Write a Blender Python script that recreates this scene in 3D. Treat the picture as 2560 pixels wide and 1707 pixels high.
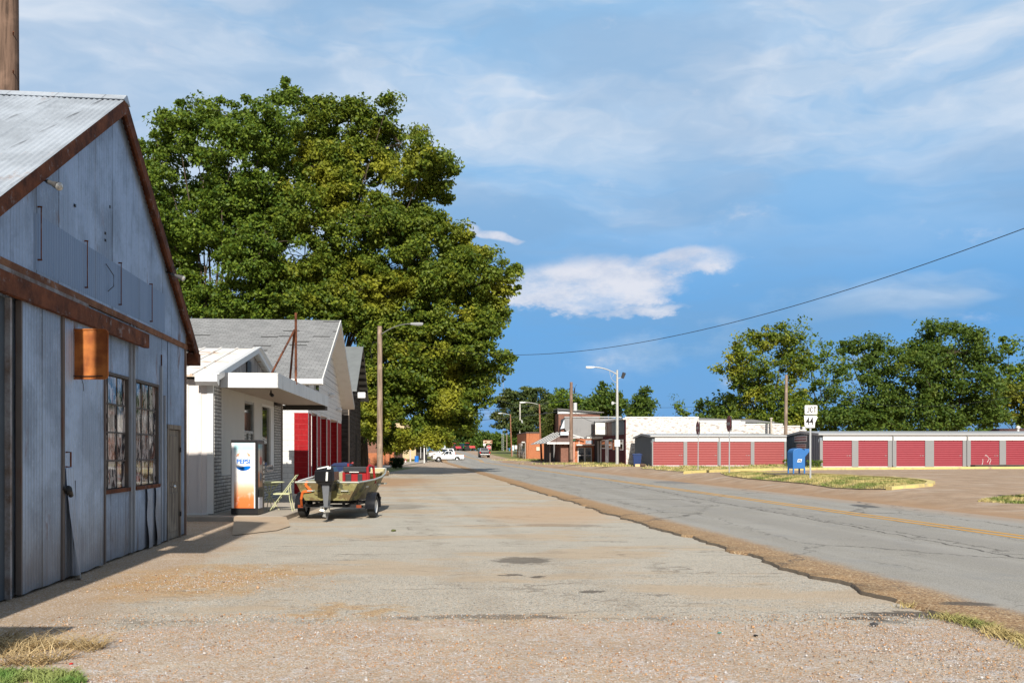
import bpy, math, random
import numpy as np
from mathutils import Vector, Matrix, noise as mnoise

for o in list(bpy.data.objects):
    bpy.data.objects.remove(o)
SC = bpy.context.scene
COL = SC.collection
R = math.radians

# ------------------------------------------------------------------ camera
F = 2250.0          # focal length in photo pixels (photo 2560 wide)
HZ = 1130.0         # horizon row
EYE = 1.6
cam = bpy.data.cameras.new('camera')
camo = bpy.data.objects.new('camera', cam)
COL.objects.link(camo)
camo.location = (0, 0, EYE)
camo.rotation_euler = (R(90), 0, 0)
cam.sensor_width = 36.0
cam.lens = 36.0 * F / 2560.0
cam.shift_y = (HZ - 853.5) / 2560.0
cam.clip_start = 0.1
cam.clip_end = 5000
SC.camera = camo

# ------------------------------------------------------------------ light
SUN_T, SUN_K = -0.095, 0.665     # light travels (SUN_T, 1, -SUN_K)
ldir = Vector((SUN_T, 1.0, -SUN_K)).normalized()
sun = bpy.data.lights.new('sun', 'SUN')
sun.energy = 5.0
sun.angle = R(0.53)
sun.color = (1.0, 0.935, 0.83)
suno = bpy.data.objects.new('sun', sun)
COL.objects.link(suno)
suno.rotation_euler = ldir.to_track_quat('-Z', 'Y').to_euler()
SUN_EL = math.asin(-ldir.z)
SUN_AZ = math.atan2(-ldir.x, -ldir.y)     # from +Y towards +X

SC.view_settings.view_transform = 'Standard'
SC.view_settings.look = 'None'
SC.view_settings.exposure = 0.32
SC.view_settings.gamma = 1.0
SC.view_settings.use_curve_mapping = False
SC.cycles.max_bounces = 6
SC.cycles.transparent_max_bounces = 8


class NB:
    """small node-building helper"""
    def __init__(s, nt):
        s.nt = nt

    def _in(s, sock, v):
        if v is None:
            return
        if isinstance(v, bpy.types.NodeSocket):
            s.nt.links.new(v, sock)
        elif isinstance(v, (tuple, list)):
            v = tuple(v)
            if sock.type == 'RGBA' and len(v) == 3:
                v = v + (1,)
            sock.default_value = v
        else:
            if sock.type == 'RGBA':
                sock.default_value = (v, v, v, 1)
            elif sock.type == 'VECTOR':
                sock.default_value = (v, v, v)
            else:
                sock.default_value = v

    def node(s, t, **kw):
        n = s.nt.nodes.new(t)
        for k, v in kw.items():
            setattr(n, k, v)
        return n

    def m(s, op, a, b=None, c=None, clamp=False):
        n = s.node('ShaderNodeMath', operation=op, use_clamp=clamp)
        s._in(n.inputs[0], a)
        s._in(n.inputs[1], b)
        s._in(n.inputs[2], c)
        return n.outputs[0]

    def add(s, a, b): return s.m('ADD', a, b)
    def sub(s, a, b): return s.m('SUBTRACT', a, b)
    def mul(s, a, b, clamp=False): return s.m('MULTIPLY', a, b, clamp=clamp)
    def mx(s, a, b): return s.m('MAXIMUM', a, b)
    def mn(s, a, b): return s.m('MINIMUM', a, b)

    def mix(s, f, a, b, bt='MIX'):
        n = s.node('ShaderNodeMix', data_type='RGBA', blend_type=bt)
        n.clamp_factor = True
        s._in(n.inputs[0], f)
        s._in(n.inputs[6], a)
        s._in(n.inputs[7], b)
        return n.outputs[2]

    def mixf(s, f, a, b):
        n = s.node('ShaderNodeMix', data_type='FLOAT')
        s._in(n.inputs[0], f)
        s._in(n.inputs[2], a)
        s._in(n.inputs[3], b)
        return n.outputs[0]

    def step(s, v, lo, hi):
        n = s.node('ShaderNodeMapRange', interpolation_type='SMOOTHSTEP')
        s._in(n.inputs[0], v)
        s._in(n.inputs[1], lo)
        s._in(n.inputs[2], hi)
        n.inputs[3].default_value = 0
        n.inputs[4].default_value = 1
        return n.outputs[0]

    def sep(s, v):
        n = s.node('ShaderNodeSeparateXYZ')
        s._in(n.inputs[0], v)
        return n.outputs[0], n.outputs[1], n.outputs[2]

    def comb(s, x, y, z):
        n = s.node('ShaderNodeCombineXYZ')
        s._in(n.inputs[0], x)
        s._in(n.inputs[1], y)
        s._in(n.inputs[2], z)
        return n.outputs[0]

    def scale(s, v, k):
        n = s.node('ShaderNodeVectorMath', operation='MULTIPLY')
        s._in(n.inputs[0], v)
        s._in(n.inputs[1], k)
        return n.outputs[0]

    def vadd(s, v, k):
        n = s.node('ShaderNodeVectorMath', operation='ADD')
        s._in(n.inputs[0], v)
        s._in(n.inputs[1], k)
        return n.outputs[0]

    def noise(s, vec, sc, det=3, rough=0.55, dist=0.0, color=False):
        n = s.node('ShaderNodeTexNoise')
        s._in(n.inputs['Vector'], vec)
        n.inputs['Scale'].default_value = sc
        n.inputs['Detail'].default_value = det
        n.inputs['Roughness'].default_value = rough
        n.inputs['Distortion'].default_value = dist
        return n.outputs['Color' if color else 'Fac']

    def voro(s, vec, sc, feature='F1', out='Distance', rnd=1.0):
        n = s.node('ShaderNodeTexVoronoi', feature=feature)
        s._in(n.inputs['Vector'], vec)
        n.inputs['Scale'].default_value = sc
        n.inputs['Randomness'].default_value = rnd
        return n.outputs[out]

    def ramp(s, f, stops, interp='LINEAR'):
        n = s.node('ShaderNodeValToRGB')
        s._in(n.inputs[0], f)
        cr = n.color_ramp
        cr.interpolation = interp
        while len(cr.elements) < len(stops):
            cr.elements.new(0.5)
        for e, (p, c) in zip(cr.elements, stops):
            e.position = p
            e.color = (c[0], c[1], c[2], 1) if isinstance(c, (tuple, list)) else (c, c, c, 1)
        return n.outputs[0]

    def bump(s, h, strength=0.3, dist=0.02, normal=None):
        n = s.node('ShaderNodeBump')
        n.inputs['Strength'].default_value = strength
        n.inputs['Distance'].default_value = dist
        s._in(n.inputs['Height'], h)
        if normal is not None:
            s._in(n.inputs['Normal'], normal)
        return n.outputs[0]

    def objc(s): return s.node('ShaderNodeTexCoord').outputs['Object']
    def pos(s): return s.node('ShaderNodeNewGeometry').outputs['Position']
    def nrm(s): return s.node('ShaderNodeNewGeometry').outputs['True Normal']


# ------------------------------------------------------------------ sky
w = bpy.data.worlds.new("World")
SC.world = w
w.use_nodes = True
nt = w.node_tree
nt.nodes.clear()
n = NB(nt)
sky = n.node('ShaderNodeTexSky', sky_type='NISHITA')
sky.sun_disc = False
sky.sun_elevation = SUN_EL
sky.sun_rotation = SUN_AZ
sky.air_density = 1.0
sky.dust_density = 1.0
sky.ozone_density = 2.0
bg1 = n.node('ShaderNodeBackground')
nt.links.new(sky.outputs[0], bg1.inputs[0])
bg1.inputs[1].default_value = 0.10
gen = n.node('ShaderNodeTexCoord').outputs['Generated']
dx, dy, dz = n.sep(gen)
el = n.m('ARCTANGENT', n.m('DIVIDE', dz, n.m('SQRT', n.add(n.mul(dx, dx), n.mul(dy, dy)))))   # elevation, rad
az = n.m('ARCTAN2', dx, dy)                                                                  # azimuth, rad
# cloud layer coordinates: flattened so that streaks lie along the horizon
warp = n.noise(n.comb(n.mul(az, 2.2), n.mul(el, 6.0), 0.0), 1.5, 4, 0.6, color=True)
wv = n.scale(n.vadd(warp, (-0.5, -0.5, -0.5)), (0.22, 0.10, 0.0))
ae = n.vadd(n.comb(az, el, 0.0), wv)
azw, elw, _ = n.sep(ae)
streak = n.noise(n.comb(n.add(n.mul(azw, 1.6), n.mul(elw, 1.2)), n.mul(elw, 6.5), 3.1), 2.0, 5, 0.55)
soft = n.noise(n.comb(n.mul(azw, 1.5), n.mul(elw, 3.0), 9.0), 1.6, 3, 0.5)
blue = n.ramp(n.m('DIVIDE', el, 0.55, clamp=True),
              [(0.0, (0.095, 0.32, 0.70)), (0.25, (0.12, 0.37, 0.75)), (0.55, (0.22, 0.49, 0.82)), (1.0, (0.24, 0.50, 0.80))])
fluff = n.noise(n.comb(n.mul(azw, 3.0), n.mul(elw, 7.0), 4.0), 2.2, 6, 0.6)
grey = n.mix(n.step(fluff, 0.34, 0.70), (0.52, 0.66, 0.83), (0.78, 0.84, 0.92))


def blob(cx, cy, rx, ry, ang=0.0, lo=1.0, hi=0.35, src=(azw, elw)):
    a, b = src
    x = n.sub(a, cx)
    y = n.sub(b, cy)
    if ang:
        ca, sa = math.cos(ang), math.sin(ang)
        x, y = n.add(n.mul(x, ca), n.mul(y, sa)), n.sub(n.mul(y, ca), n.mul(x, sa))
    q = n.add(n.m('POWER', n.m('DIVIDE', x, rx), 2.0), n.m('POWER', n.m('DIVIDE', y, ry), 2.0))
    return n.sub(1.0, n.step(q, hi, lo))


cn = n.noise(n.comb(n.mul(az, 9.0), n.mul(el, 16.0), 2.0), 1.6, 7, 0.62)
# veil: thick to the left and overhead, thin low on the right
veil = n.add(n.mul(n.step(el, 0.16, 0.40), 1.0), n.mul(n.step(az, 0.0, -0.32), 0.85))
veil = n.mx(veil, n.step(dy, 0.35, -0.1))
veil = n.mul(veil, n.add(0.26, n.mul(n.step(streak, 0.36, 0.62), 0.95)), clamp=True)
veil = n.mx(veil, n.mul(blob(-0.20, 0.375, 0.22, 0.05, -0.06, 1.3, 0.05), 0.9))
veil = n.mx(veil, n.mul(blob(-0.48, 0.30, 0.32, 0.10, -0.15, 1.3, 0.1), 0.95))
veil = n.mx(veil, n.mul(n.mul(blob(0.08, 0.270, 0.20, 0.022, -0.05, 1.4, 0.0), n.step(streak, 0.36, 0.60)), 0.75))
veil = n.mx(veil, n.mul(n.mul(blob(0.30, 0.30, 0.35, 0.05, 0.0, 1.4, 0.0), n.step(streak, 0.40, 0.66)), 0.55))
veil = n.mx(veil, n.mul(blob(0.30, 0.41, 0.40, 0.07, 0.10, 1.3, 0.1), 0.55))
veil = n.mx(veil, n.mul(n.mul(blob(0.40, 0.155, 0.12, 0.026, 0.10, 1.3, 0.0), n.step(streak, 0.40, 0.62)), 0.75))
veil = n.mx(veil, n.mul(n.mul(blob(0.22, 0.128, 0.15, 0.03, 0.25, 1.3, 0.0), n.step(cn, 0.38, 0.62)), 0.45))
skycol = n.mix(n.mul(veil, 0.93), blue, grey)
bank = n.noise(n.comb(n.mul(azw, 1.5), n.mul(elw, 5.0), 7.7), 2.1, 5, 0.55)
skycol = n.mix(n.mul(n.step(bank, 0.40, 0.62), 0.62), skycol, n.mix(n.step(el, 0.05, 0.40), (0.125, 0.32, 0.60), (0.30, 0.48, 0.71)))
# the bright cumulus bank
q1 = blob(0.085, 0.180, 0.132, 0.040, 0.04, 1.15, 0.0, (n.add(az, n.mul(n.sub(cn, 0.5), 0.05)), n.add(el, n.mul(n.sub(cn, 0.5), 0.070))))
q2 = blob(0.175, 0.201, 0.082, 0.021, 0.16, 1.1, 0.0, (n.add(az, n.mul(n.sub(cn, 0.5), 0.04)), n.add(el, n.mul(n.sub(cn, 0.5), 0.05))))
q3 = blob(-0.035, 0.232, 0.045, 0.006, -0.12, 1.1, 0.1)
q4 = blob(0.135, 0.150, 0.075, 0.012, 0.10, 1.1, 0.0, (az, n.add(el, n.mul(n.sub(cn, 0.5), 0.05))))
cm = n.mx(n.mx(q1, q2), n.mx(n.mul(q3, 0.8), n.mul(q4, 0.8)))
cm = n.step(n.add(cm, n.mul(n.sub(cn, 0.5), 1.9)), 0.15, 0.85)
ccol = n.mix(n.step(cn, 0.35, 0.65), (0.56, 0.62, 0.76), (0.80, 0.80, 0.86))
cm = n.mul(cm, n.add(0.45, n.mul(n.step(n.noise(n.comb(n.mul(az, 6.0), n.mul(el, 14.0), 5.5), 2.0, 6, 0.65), 0.34, 0.58), 0.5)))
skycol = n.mix(cm, skycol, ccol)
# unseen sky overhead and behind the viewer, dulled to deepen the shade
dull = n.mx(n.step(el, 0.50, 0.75), n.step(dy, 0.45, 0.05))
skycol = n.mix(dull, skycol, n.mix(fluff, (0.20, 0.255, 0.34), (0.34, 0.40, 0.47)))
bg2 = n.node('ShaderNodeBackground')
nt.links.new(skycol, bg2.inputs[0])
bg2.inputs[1].default_value = 0.82
mixs = n.node('ShaderNodeMixShader')
mixs.inputs[0].default_value = 0.9
nt.links.new(bg1.outputs[0], mixs.inputs[1])
nt.links.new(bg2.outputs[0], mixs.inputs[2])
wo = n.node('ShaderNodeOutputWorld')
nt.links.new(mixs.outputs[0], wo.inputs[0])

# ------------------------------------------------------------------ geometry helpers
WO = {}


def X(px, Y): return (px - 1280.0) * Y / F
def Z(py, Y): return EYE + (HZ - py) * Y / F


def sstep(v, a, b):
    t = min(1.0, max(0.0, (v - a) / (b - a)))
    return t * t * (3 - 2 * t)


def dl(x, y): return x - 11.33 + 0.1136 * y        # signed distance right of the centre line


def G(x, y):
    right = sstep(dl(x, y), 3.3, 6.3) * sstep(y, 18, 37)
    crest = 1.83 * sstep(y, 150, 262) - 0.5 * sstep(y, 275, 420)
    return 0.38 * right * (1 - 0.6 * sstep(y, 175, 262)) + crest


def gp(px, py, dz=0.0):
    Y = 5.0
    for _ in range(60):
        x = X(px, Y)
        Yn = (EYE - G(x, Y) - dz) * F / max(1.0, (py - HZ))
        Y = 0.5 * Y + 0.5 * Yn
    return Vector((X(px, Y), Y, G(X(px, Y), Y) + dz))


def tag(o, label=None, cat=None, group=None, kind=None):
    if label: o['label'] = label
    if cat: o['category'] = cat
    if group: o['group'] = group
    if kind: o['kind'] = kind
    return o


def empty(name, loc, label, cat, group=None, rz=0.0):
    o = bpy.data.objects.new(name, None)
    o.empty_display_size = 0.2
    COL.objects.link(o)
    o.location = loc
    o.rotation_euler = (0, 0, rz)
    WO[o] = Vector(loc)
    return tag(o, label, cat, group)


class MB:
    def __init__(s, xf=None):
        s.v, s.f, s.mi = [], [], []
        s.xf = xf
        s.cur = 0

    def _a(s, pts):
        b = len(s.v)
        for p in pts:
            p = Vector(p)
            s.v.append(s.xf @ p if s.xf else p)
        return b

    def face(s, pts):
        b = s._a(pts)
        s.f.append(tuple(range(b, b + len(pts))))
        s.mi.append(s.cur)
        return s

    def idx(s, faces, b):
        for f in faces:
            s.f.append(tuple(b + i for i in f))
            s.mi.append(s.cur)

    def box(s, x0, x1, y0, y1, z0, z1):
        return s.frus(x0, x1, y0, y1, z0, x0, x1, y0, y1, z1)

    def frus(s, x0, x1, y0, y1, z0, a0, a1, b0, b1, z1):
        b = s._a([(x0, y0, z0), (x1, y0, z0), (x1, y1, z0), (x0, y1, z0), (a0, b0, z1), (a1, b0, z1), (a1, b1, z1), (a0, b1, z1)])
        s.idx([(3, 2, 1, 0), (4, 5, 6, 7), (0, 1, 5, 4), (1, 2, 6, 5), (2, 3, 7, 6), (3, 0, 4, 7)], b)
        return s

    def prism(s, pts, ax, a, c):
        """polygon in the two other axes, extruded along axis ax from a to c"""
        def mk(u, v, t):
            return {'x': (t, u, v), 'y': (u, t, v), 'z': (u, v, t)}[ax]
        nn = len(pts)
        b = s._a([mk(u, v, a) for u, v in pts] + [mk(u, v, c) for u, v in pts])
        s.idx([tuple(range(nn))[::-1], tuple(range(nn, 2 * nn))], b)
        s.idx([(i, (i + 1) % nn, nn + (i + 1) % nn, nn + i) for i in range(nn)], b)
        return s

    def tube(s, pts, r, k=8, cap=True):
        pts = [Vector(p) for p in pts]
        nn = len(pts)
        rs = r if isinstance(r, (list, tuple)) else [r] * nn
        rings = []
        for i, p in enumerate(pts):
            d = (pts[min(i + 1, nn - 1)] - pts[max(i - 1, 0)])
            d = d.normalized() if d.length > 1e-9 else Vector((0, 0, 1))
            up = Vector((0, 0, 1)) if abs(d.z) < 0.9 else Vector((1, 0, 0))
            u = d.cross(up).normalized()
            v = d.cross(u)
            rings.append(s._a([p + (u * math.cos(2 * math.pi * j / k) + v * math.sin(2 * math.pi * j / k)) * rs[i] for j in range(k)]))
        for i in range(nn - 1):
            a, c = rings[i], rings[i + 1]
            for j in range(k):
                s.f.append((a + j, a + (j + 1) % k, c + (j + 1) % k, c + j))
                s.mi.append(s.cur)
        if cap:
            s.f.append(tuple(rings[0] + j for j in range(k))[::-1]); s.mi.append(s.cur)
            s.f.append(tuple(rings[-1] + j for j in range(k))); s.mi.append(s.cur)
        return s

    def lathe(s, prof, c, ax='z', k=20, a0=0.0, a1=2 * math.pi):
        """prof list of (radius, height along axis) about centre c"""
        c = Vector(c)
        full = abs(a1 - a0 - 2 * math.pi) < 1e-6
        kk = k if full else k + 1
        rings = []
        for r, h in prof:
            P = []
            for j in range(kk):
                t = a0 + (a1 - a0) * j / k
                cs, sn = math.cos(t) * r, math.sin(t) * r
                P.append(c + Vector({'z': (cs, sn, h), 'x': (h, cs, sn), 'y': (cs, h, sn)}[ax]))
            rings.append(s._a(P))
        for i in range(len(prof) - 1):
            a, b = rings[i], rings[i + 1]
            for j in range(k):
                s.f.append((a + j, a + (j + 1) % kk, b + (j + 1) % kk, b + j))
                s.mi.append(s.cur)
        return s

    def sphere(s, c, rx, ry=None, rz=None, k=12, h=8):
        ry = ry or rx
        rz = rz or rx
        c = Vector(c)
        rings = []
        for i in range(h + 1):
            t = math.pi * i / h
            rings.append(s._a([c + Vector((rx * math.sin(t) * math.cos(2 * math.pi * j / k), ry * math.sin(t) * math.sin(2 * math.pi * j / k), rz * math.cos(t))) for j in range(k)]))
        for i in range(h):
            a, b = rings[i], rings[i + 1]
            for j in range(k):
                s.f.append((a + j, a + (j + 1) % k, b + (j + 1) % k, b + j))
                s.mi.append(s.cur)
        return s

    def build(s, name, mats, parent=None, smooth=False, bevel=0.0, origin=None):
        me = bpy.data.meshes.new(name)
        off = WO[parent] if parent is not None else (Vector(origin) if origin is not None else Vector((0, 0, 0)))
        me.from_pydata([tuple(v - off) for v in s.v], [], s.f)
        if not isinstance(mats, (list, tuple)):
            mats = [mats]
        for m_ in mats:
            me.materials.append(m_)
        if len(mats) > 1:
            me.polygons.foreach_set('material_index', s.mi)
        if smooth:
            me.polygons.foreach_set('use_smooth', [True] * len(me.polygons))
        me.validate()
        me.update()
        import bmesh
        bm = bmesh.new()
        bm.from_mesh(me)
        bmesh.ops.remove_doubles(bm, verts=bm.verts, dist=0.00005)
        bmesh.ops.recalc_face_normals(bm, faces=bm.faces)
        bm.to_mesh(me)
        bm.free()
        o = bpy.data.objects.new(name, me)
        COL.objects.link(o)
        if parent is not None:
            o.parent = parent
            WO[o] = off
        else:
            o.location = off
            WO[o] = off
        if bevel:
            b = o.modifiers.new('bevel', 'BEVEL')
            b.width = bevel
            b.segments = 2
            b.limit_method = 'ANGLE'
        if smooth:
            try:
                e = o.modifiers.new('wn', 'WEIGHTED_NORMAL')
                me.set_sharp_from_angle(angle=R(40))
                o.modifiers.remove(e)
            except Exception:
                pass
        return o


def frame(x0, y0, slope, z0=0.0):
    """local x runs up the street, local y points away from the street on the left side, z up"""
    e = Vector((slope, 1.0, 0)).normalized()
    inn = Vector((-e.y, e.x, 0))
    M_ = Matrix(((e.x, inn.x, 0, x0), (e.y, inn.y, 0, y0), (0, 0, 1, z0), (0, 0, 0, 1)))
    return M_


def copy_tree(o, parent=None):
    c = o.copy()
    COL.objects.link(c)
    if parent is not None:
        c.parent = parent
    for ch in list(o.children):
        copy_tree(ch, c)
    return c


def text(name, s, size, mat_, parent, mtx, ext=0.002, xs=1.0, off=0.0, align='CENTER', space=1.0):
    cu = bpy.data.curves.new(name, 'FONT')
    cu.body = s
    cu.size = size
    cu.extrude = ext
    cu.offset = off
    cu.align_x = align
    cu.space_character = space
    cu.align_y = 'CENTER'
    t = bpy.data.objects.new(name, cu)
    me = bpy.data.meshes.new_from_object(t)
    bpy.data.objects.remove(t)
    me.transform(Matrix.Diagonal((xs, 1, 1, 1)))
    me.transform(mtx)
    me.transform(Matrix.Translation(-WO[parent]))
    me.materials.clear()
    me.materials.append(mat_)
    o = bpy.data.objects.new(name, me)
    COL.objects.link(o)
    o.parent = parent
    WO[o] = WO[parent]
    return o


def facing_cam(x, y, z):
    """text upright in the XZ plane, facing -Y"""
    return Matrix.Translation((x, y, z)) @ Matrix.Rotation(R(90), 4, 'X')


def npmesh(name, V, Fa, mat_, parent=None, origin=(0, 0, 0)):
    me = bpy.data.meshes.new(name)
    nv, nf = len(V), len(Fa)
    k = Fa.shape[1]
    me.vertices.add(nv)
    me.vertices.foreach_set('co', np.ascontiguousarray(V, dtype=np.float32).ravel())
    me.loops.add(nf * k)
    me.loops.foreach_set('vertex_index', np.ascontiguousarray(Fa, dtype=np.int32).ravel())
    me.polygons.add(nf)
    me.polygons.foreach_set('loop_start', np.arange(0, nf * k, k, dtype=np.int32))
    me.update(calc_edges=True)
    me.materials.append(mat_)
    o = bpy.data.objects.new(name, me)
    COL.objects.link(o)
    if parent is not None:
        o.parent = parent
    o.location = origin
    return o


# ------------------------------------------------------------------ materials
MATS = {}


def newmat(name):
    m_ = bpy.data.materials.new(name)
    m_.use_nodes = True
    nt_ = m_.node_tree
    b = nt_.nodes['Principled BSDF']
    return m_, NB(nt_), b


def setb(n, b, col=None, rough=None, metal=None, normal=None, spec=None):
    if col is not None: n._in(b.inputs['Base Color'], col)
    if rough is not None: n._in(b.inputs['Roughness'], rough)
    if metal is not None: n._in(b.inputs['Metallic'], metal)
    if normal is not None: n._in(b.inputs['Normal'], normal)
    if spec is not None: n._in(b.inputs['Specular IOR Level'], spec)


def plain(name, col, rough=0.6, metal=0.0, var=0.12, sc=6.0, bump=0.0, bsc=40.0, dirt=0.0, dcol=(0.12, 0.09, 0.06), spec=0.4):
    if name in MATS:
        return MATS[name]
    m_, n, b = newmat(name)
    p = n.objc()
    v = n.noise(p, sc, 4, 0.6)
    c = n.mix(v, tuple(x * (1 - var) for x in col), tuple(min(1, x * (1 + var)) for x in col))
    if dirt:
        dn = n.noise(n.scale(p, (1, 1, 0.35)), sc * 0.7, 6, 0.7)
        c = n.mix(n.mul(n.step(dn, 0.50, 0.72), dirt), c, dcol)
    nm = None
    if bump:
        nm = n.bump(n.noise(p, bsc, 3), bump, 0.01)
    setb(n, b, c, rough, metal, nm, spec)
    MATS[name] = m_
    return m_


def wallvec(n, sx=1.0, sz=1.0):
    """(x+y, z) so that one texture serves walls along either axis"""
    x, y, z = n.sep(n.objc())
    return n.comb(n.mul(n.add(x, y), sx), n.mul(z, sz), 0.0)


def brickmat(name, c1, c2, mortar, bw=0.21, bh=0.075, ms=0.010, bump=0.4, dirt=0.25, var=0.5, paint=None, dcol=(0.06, 0.05, 0.045), pth=(0.45, 0.6)):
    m_, n, b = newmat(name)
    v = wallvec(n)
    t = n.node('ShaderNodeTexBrick')
    n._in(t.inputs['Vector'], v)
    n._in(t.inputs['Color1'], c1)
    n._in(t.inputs['Color2'], c2)
    n._in(t.inputs['Mortar'], mortar)
    t.inputs['Scale'].default_value = 1.0
    t.inputs['Mortar Size'].default_value = ms
    t.inputs['Mortar Smooth'].default_value = 0.2
    t.inputs['Bias'].default_value = 0.0
    t.inputs['Brick Width'].default_value = bw
    t.inputs['Row Height'].default_value = bh
    p = n.objc()
    nz = n.noise(p, 1.3, 6, 0.65)
    c = n.mix(n.mul(n.step(nz, 0.52, 0.75), dirt), t.outputs[0], dcol)
    if paint is not None:
        pn = n.noise(n.scale(p, (1, 1, 2.5)), 2.2, 7, 0.75)
        c = n.mix(n.step(pn, *pth), paint, c)
    f = n.noise(p, 9, 3)
    c = n.mix(0.35, c, n.mix(f, (0, 0, 0), (1, 1, 1)), 'OVERLAY')
    h = n.sub(n.mul(n.noise(p, 60, 3), 0.25), t.outputs['Fac'])
    setb(n, b, c, 0.88, 0, n.bump(h, bump, 0.008), 0.2)
    MATS[name] = m_
    return m_


def ironmat(name, base, rust=0.25, rough=0.5, metal=0.3, streak=0.3, roof=False):
    """galvanised sheet with rust, streaks running down, grime near the ground"""
    m_, n, b = newmat(name)
    p = n.objc()
    x, y, z = n.sep(p)
    sv = n.scale(p, (1, 1, 0.06)) if not roof else n.scale(p, (1, 0.1, 0.1))
    s1 = n.noise(sv, 9.0, 5, 0.7)
    sheet = n.m('FLOOR', n.m('DIVIDE', n.add(y, n.mul(x, 0.0)), 0.66)) if not roof else n.m('FLOOR', n.m('DIVIDE', x, 0.66))
    wn = n.node('ShaderNodeTexWhiteNoise', noise_dimensions='1D')
    n._in(wn.inputs['W'], sheet)
    base2 = tuple(c * 0.72 for c in base)
    c = n.mix(s1, base2, tuple(min(1, c_ * 1.15) for c_ in base))
    c = n.mix(n.mul(wn.outputs[0], 0.42), c, tuple(c_ * 0.5 for c_ in base))
    fr = n.m('FRACT', n.m('DIVIDE', y if not roof else x, 0.66))
    c = n.mix(n.mul(n.sub(1.0, n.step(fr, 0.0, 0.05)), 0.75), c, (0.05, 0.05, 0.055))
    cl = n.noise(p, 1.1, 5, 0.6)
    c = n.mix(n.mul(n.step(cl, 0.42, 0.62), 0.45), c, tuple(min(1, c_ * 1.5) for c_ in base))
    spn = n.noise(n.scale(p, (1, 1, 0.5)) if not roof else p, 26.0, 4, 0.75)
    c = n.mix(n.mul(n.step(spn, 0.55, 0.72), 0.30), c, tuple(min(1, c_ * 1.7) for c_ in base))
    c = n.mix(n.mul(n.step(spn, 0.45, 0.30), 0.30), c, tuple(c_ * 0.45 for c_ in base))
    # rust
    rn = n.noise(n.scale(p, (1, 1, 0.25)) if not roof else n.scale(p, (1.4, 0.5, 0.5)), 2.3, 8, 0.74)
    rcol = n.mix(n.noise(p, 14, 4), (0.09, 0.035, 0.018), (0.30, 0.13, 0.055))
    rm = n.mul(n.step(rn, 0.64 - rust * 0.35, 0.76 - rust * 0.3), n.step(n.noise(p, 0.7, 2), 0.42, 0.6))
    c = n.mix(n.mul(rm, 0.85), c, rcol)
    if not roof:
        gz = n.add(z, n.mul(n.sub(s1, 0.5), 1.2))
        c = n.mix(n.mul(n.sub(1.0, n.step(gz, 0.0, 1.1)), 0.55), c, (0.19, 0.155, 0.11))
        dk = n.step(n.noise(n.scale(p, (1, 1, 0.12)), 3.5, 5, 0.7), 0.56, 0.78)
        c = n.mix(n.mul(dk, streak), c, (0.05, 0.055, 0.06))
        fs = n.m('SINE', n.mul(y, 2 * math.pi / 0.0762))
        c = n.mix(n.mul(n.step(fs, 0.2, 1.0), 0.28), c, (0.06, 0.07, 0.085))
    rg = n.mixf(rm, rough, 0.9)
    mt = n.mixf(rm, metal, 0.0)
    setb(n, b, c, rg, mt, n.bump(n.noise(p, 22, 3), 0.08, 0.01), 0.3)
    MATS[name] = m_
    return m_


def rustmat(name, lo=(0.10, 0.035, 0.02), hi=(0.33, 0.13, 0.05), grey=0.25, sc=4.0):
    m_, n, b = newmat(name)
    p = n.objc()
    c = n.mix(n.step(n.noise(p, sc, 6, 0.7), 0.3, 0.7), lo, hi)
    c = n.mix(n.mul(n.step(n.noise(p, sc * 1.7, 5, 0.7), 0.58, 0.68), grey), c, (0.30, 0.31, 0.33))
    c = n.mix(0.3, c, n.noise(p, sc * 12, 3), 'OVERLAY')
    setb(n, b, c, 0.85, 0, n.bump(n.noise(p, sc * 9, 4), 0.3, 0.01), 0.2)
    MATS[name] = m_
    return m_


def woodmat(name, base=(0.16, 0.12, 0.09), dark=(0.05, 0.035, 0.025), vert=True, sc=1.0):
    m_, n, b = newmat(name)
    p = n.objc()
    k = (14 * sc, 14 * sc, 0.8 * sc) if vert else (0.8 * sc, 0.8 * sc, 14 * sc)
    g = n.noise(n.scale(p, k), 1.0, 6, 0.65)
    c = n.mix(n.step(g, 0.3, 0.7), dark, base)
    c = n.mix(n.mul(n.step(n.noise(p, 1.7, 4), 0.5, 0.7), 0.4), c, tuple(x * 1.6 for x in base))
    setb(n, b, c, 0.88, 0, n.bump(g, 0.5, 0.01), 0.2)
    MATS[name] = m_
    return m_


def glassmat(name, col=(0.02, 0.025, 0.03), rough=0.04, junk_reflect=0.0):
    m_, n, b = newmat(name)
    c = col
    if junk_reflect:
        p = n.objc()
        v = n.noise(n.scale(p, (1, 5, 2)), 1.6, 4, 0.6, 1.2)
        c = n.mix(n.step(v, 0.46, 0.54), col, (0.50, 0.45, 0.43))  # pale patches: things inside, plus reflections painted into the colour
        c = n.mix(n.step(n.noise(n.scale(p, (1, 7, 1.5)), 1.9, 3), 0.58, 0.62), c, (0.22, 0.09, 0.06))
    setb(n, b, c, rough, 0, None, 0.9)
    b.inputs['IOR'].default_value = 1.6
    MATS[name] = m_
    return m_


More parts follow.
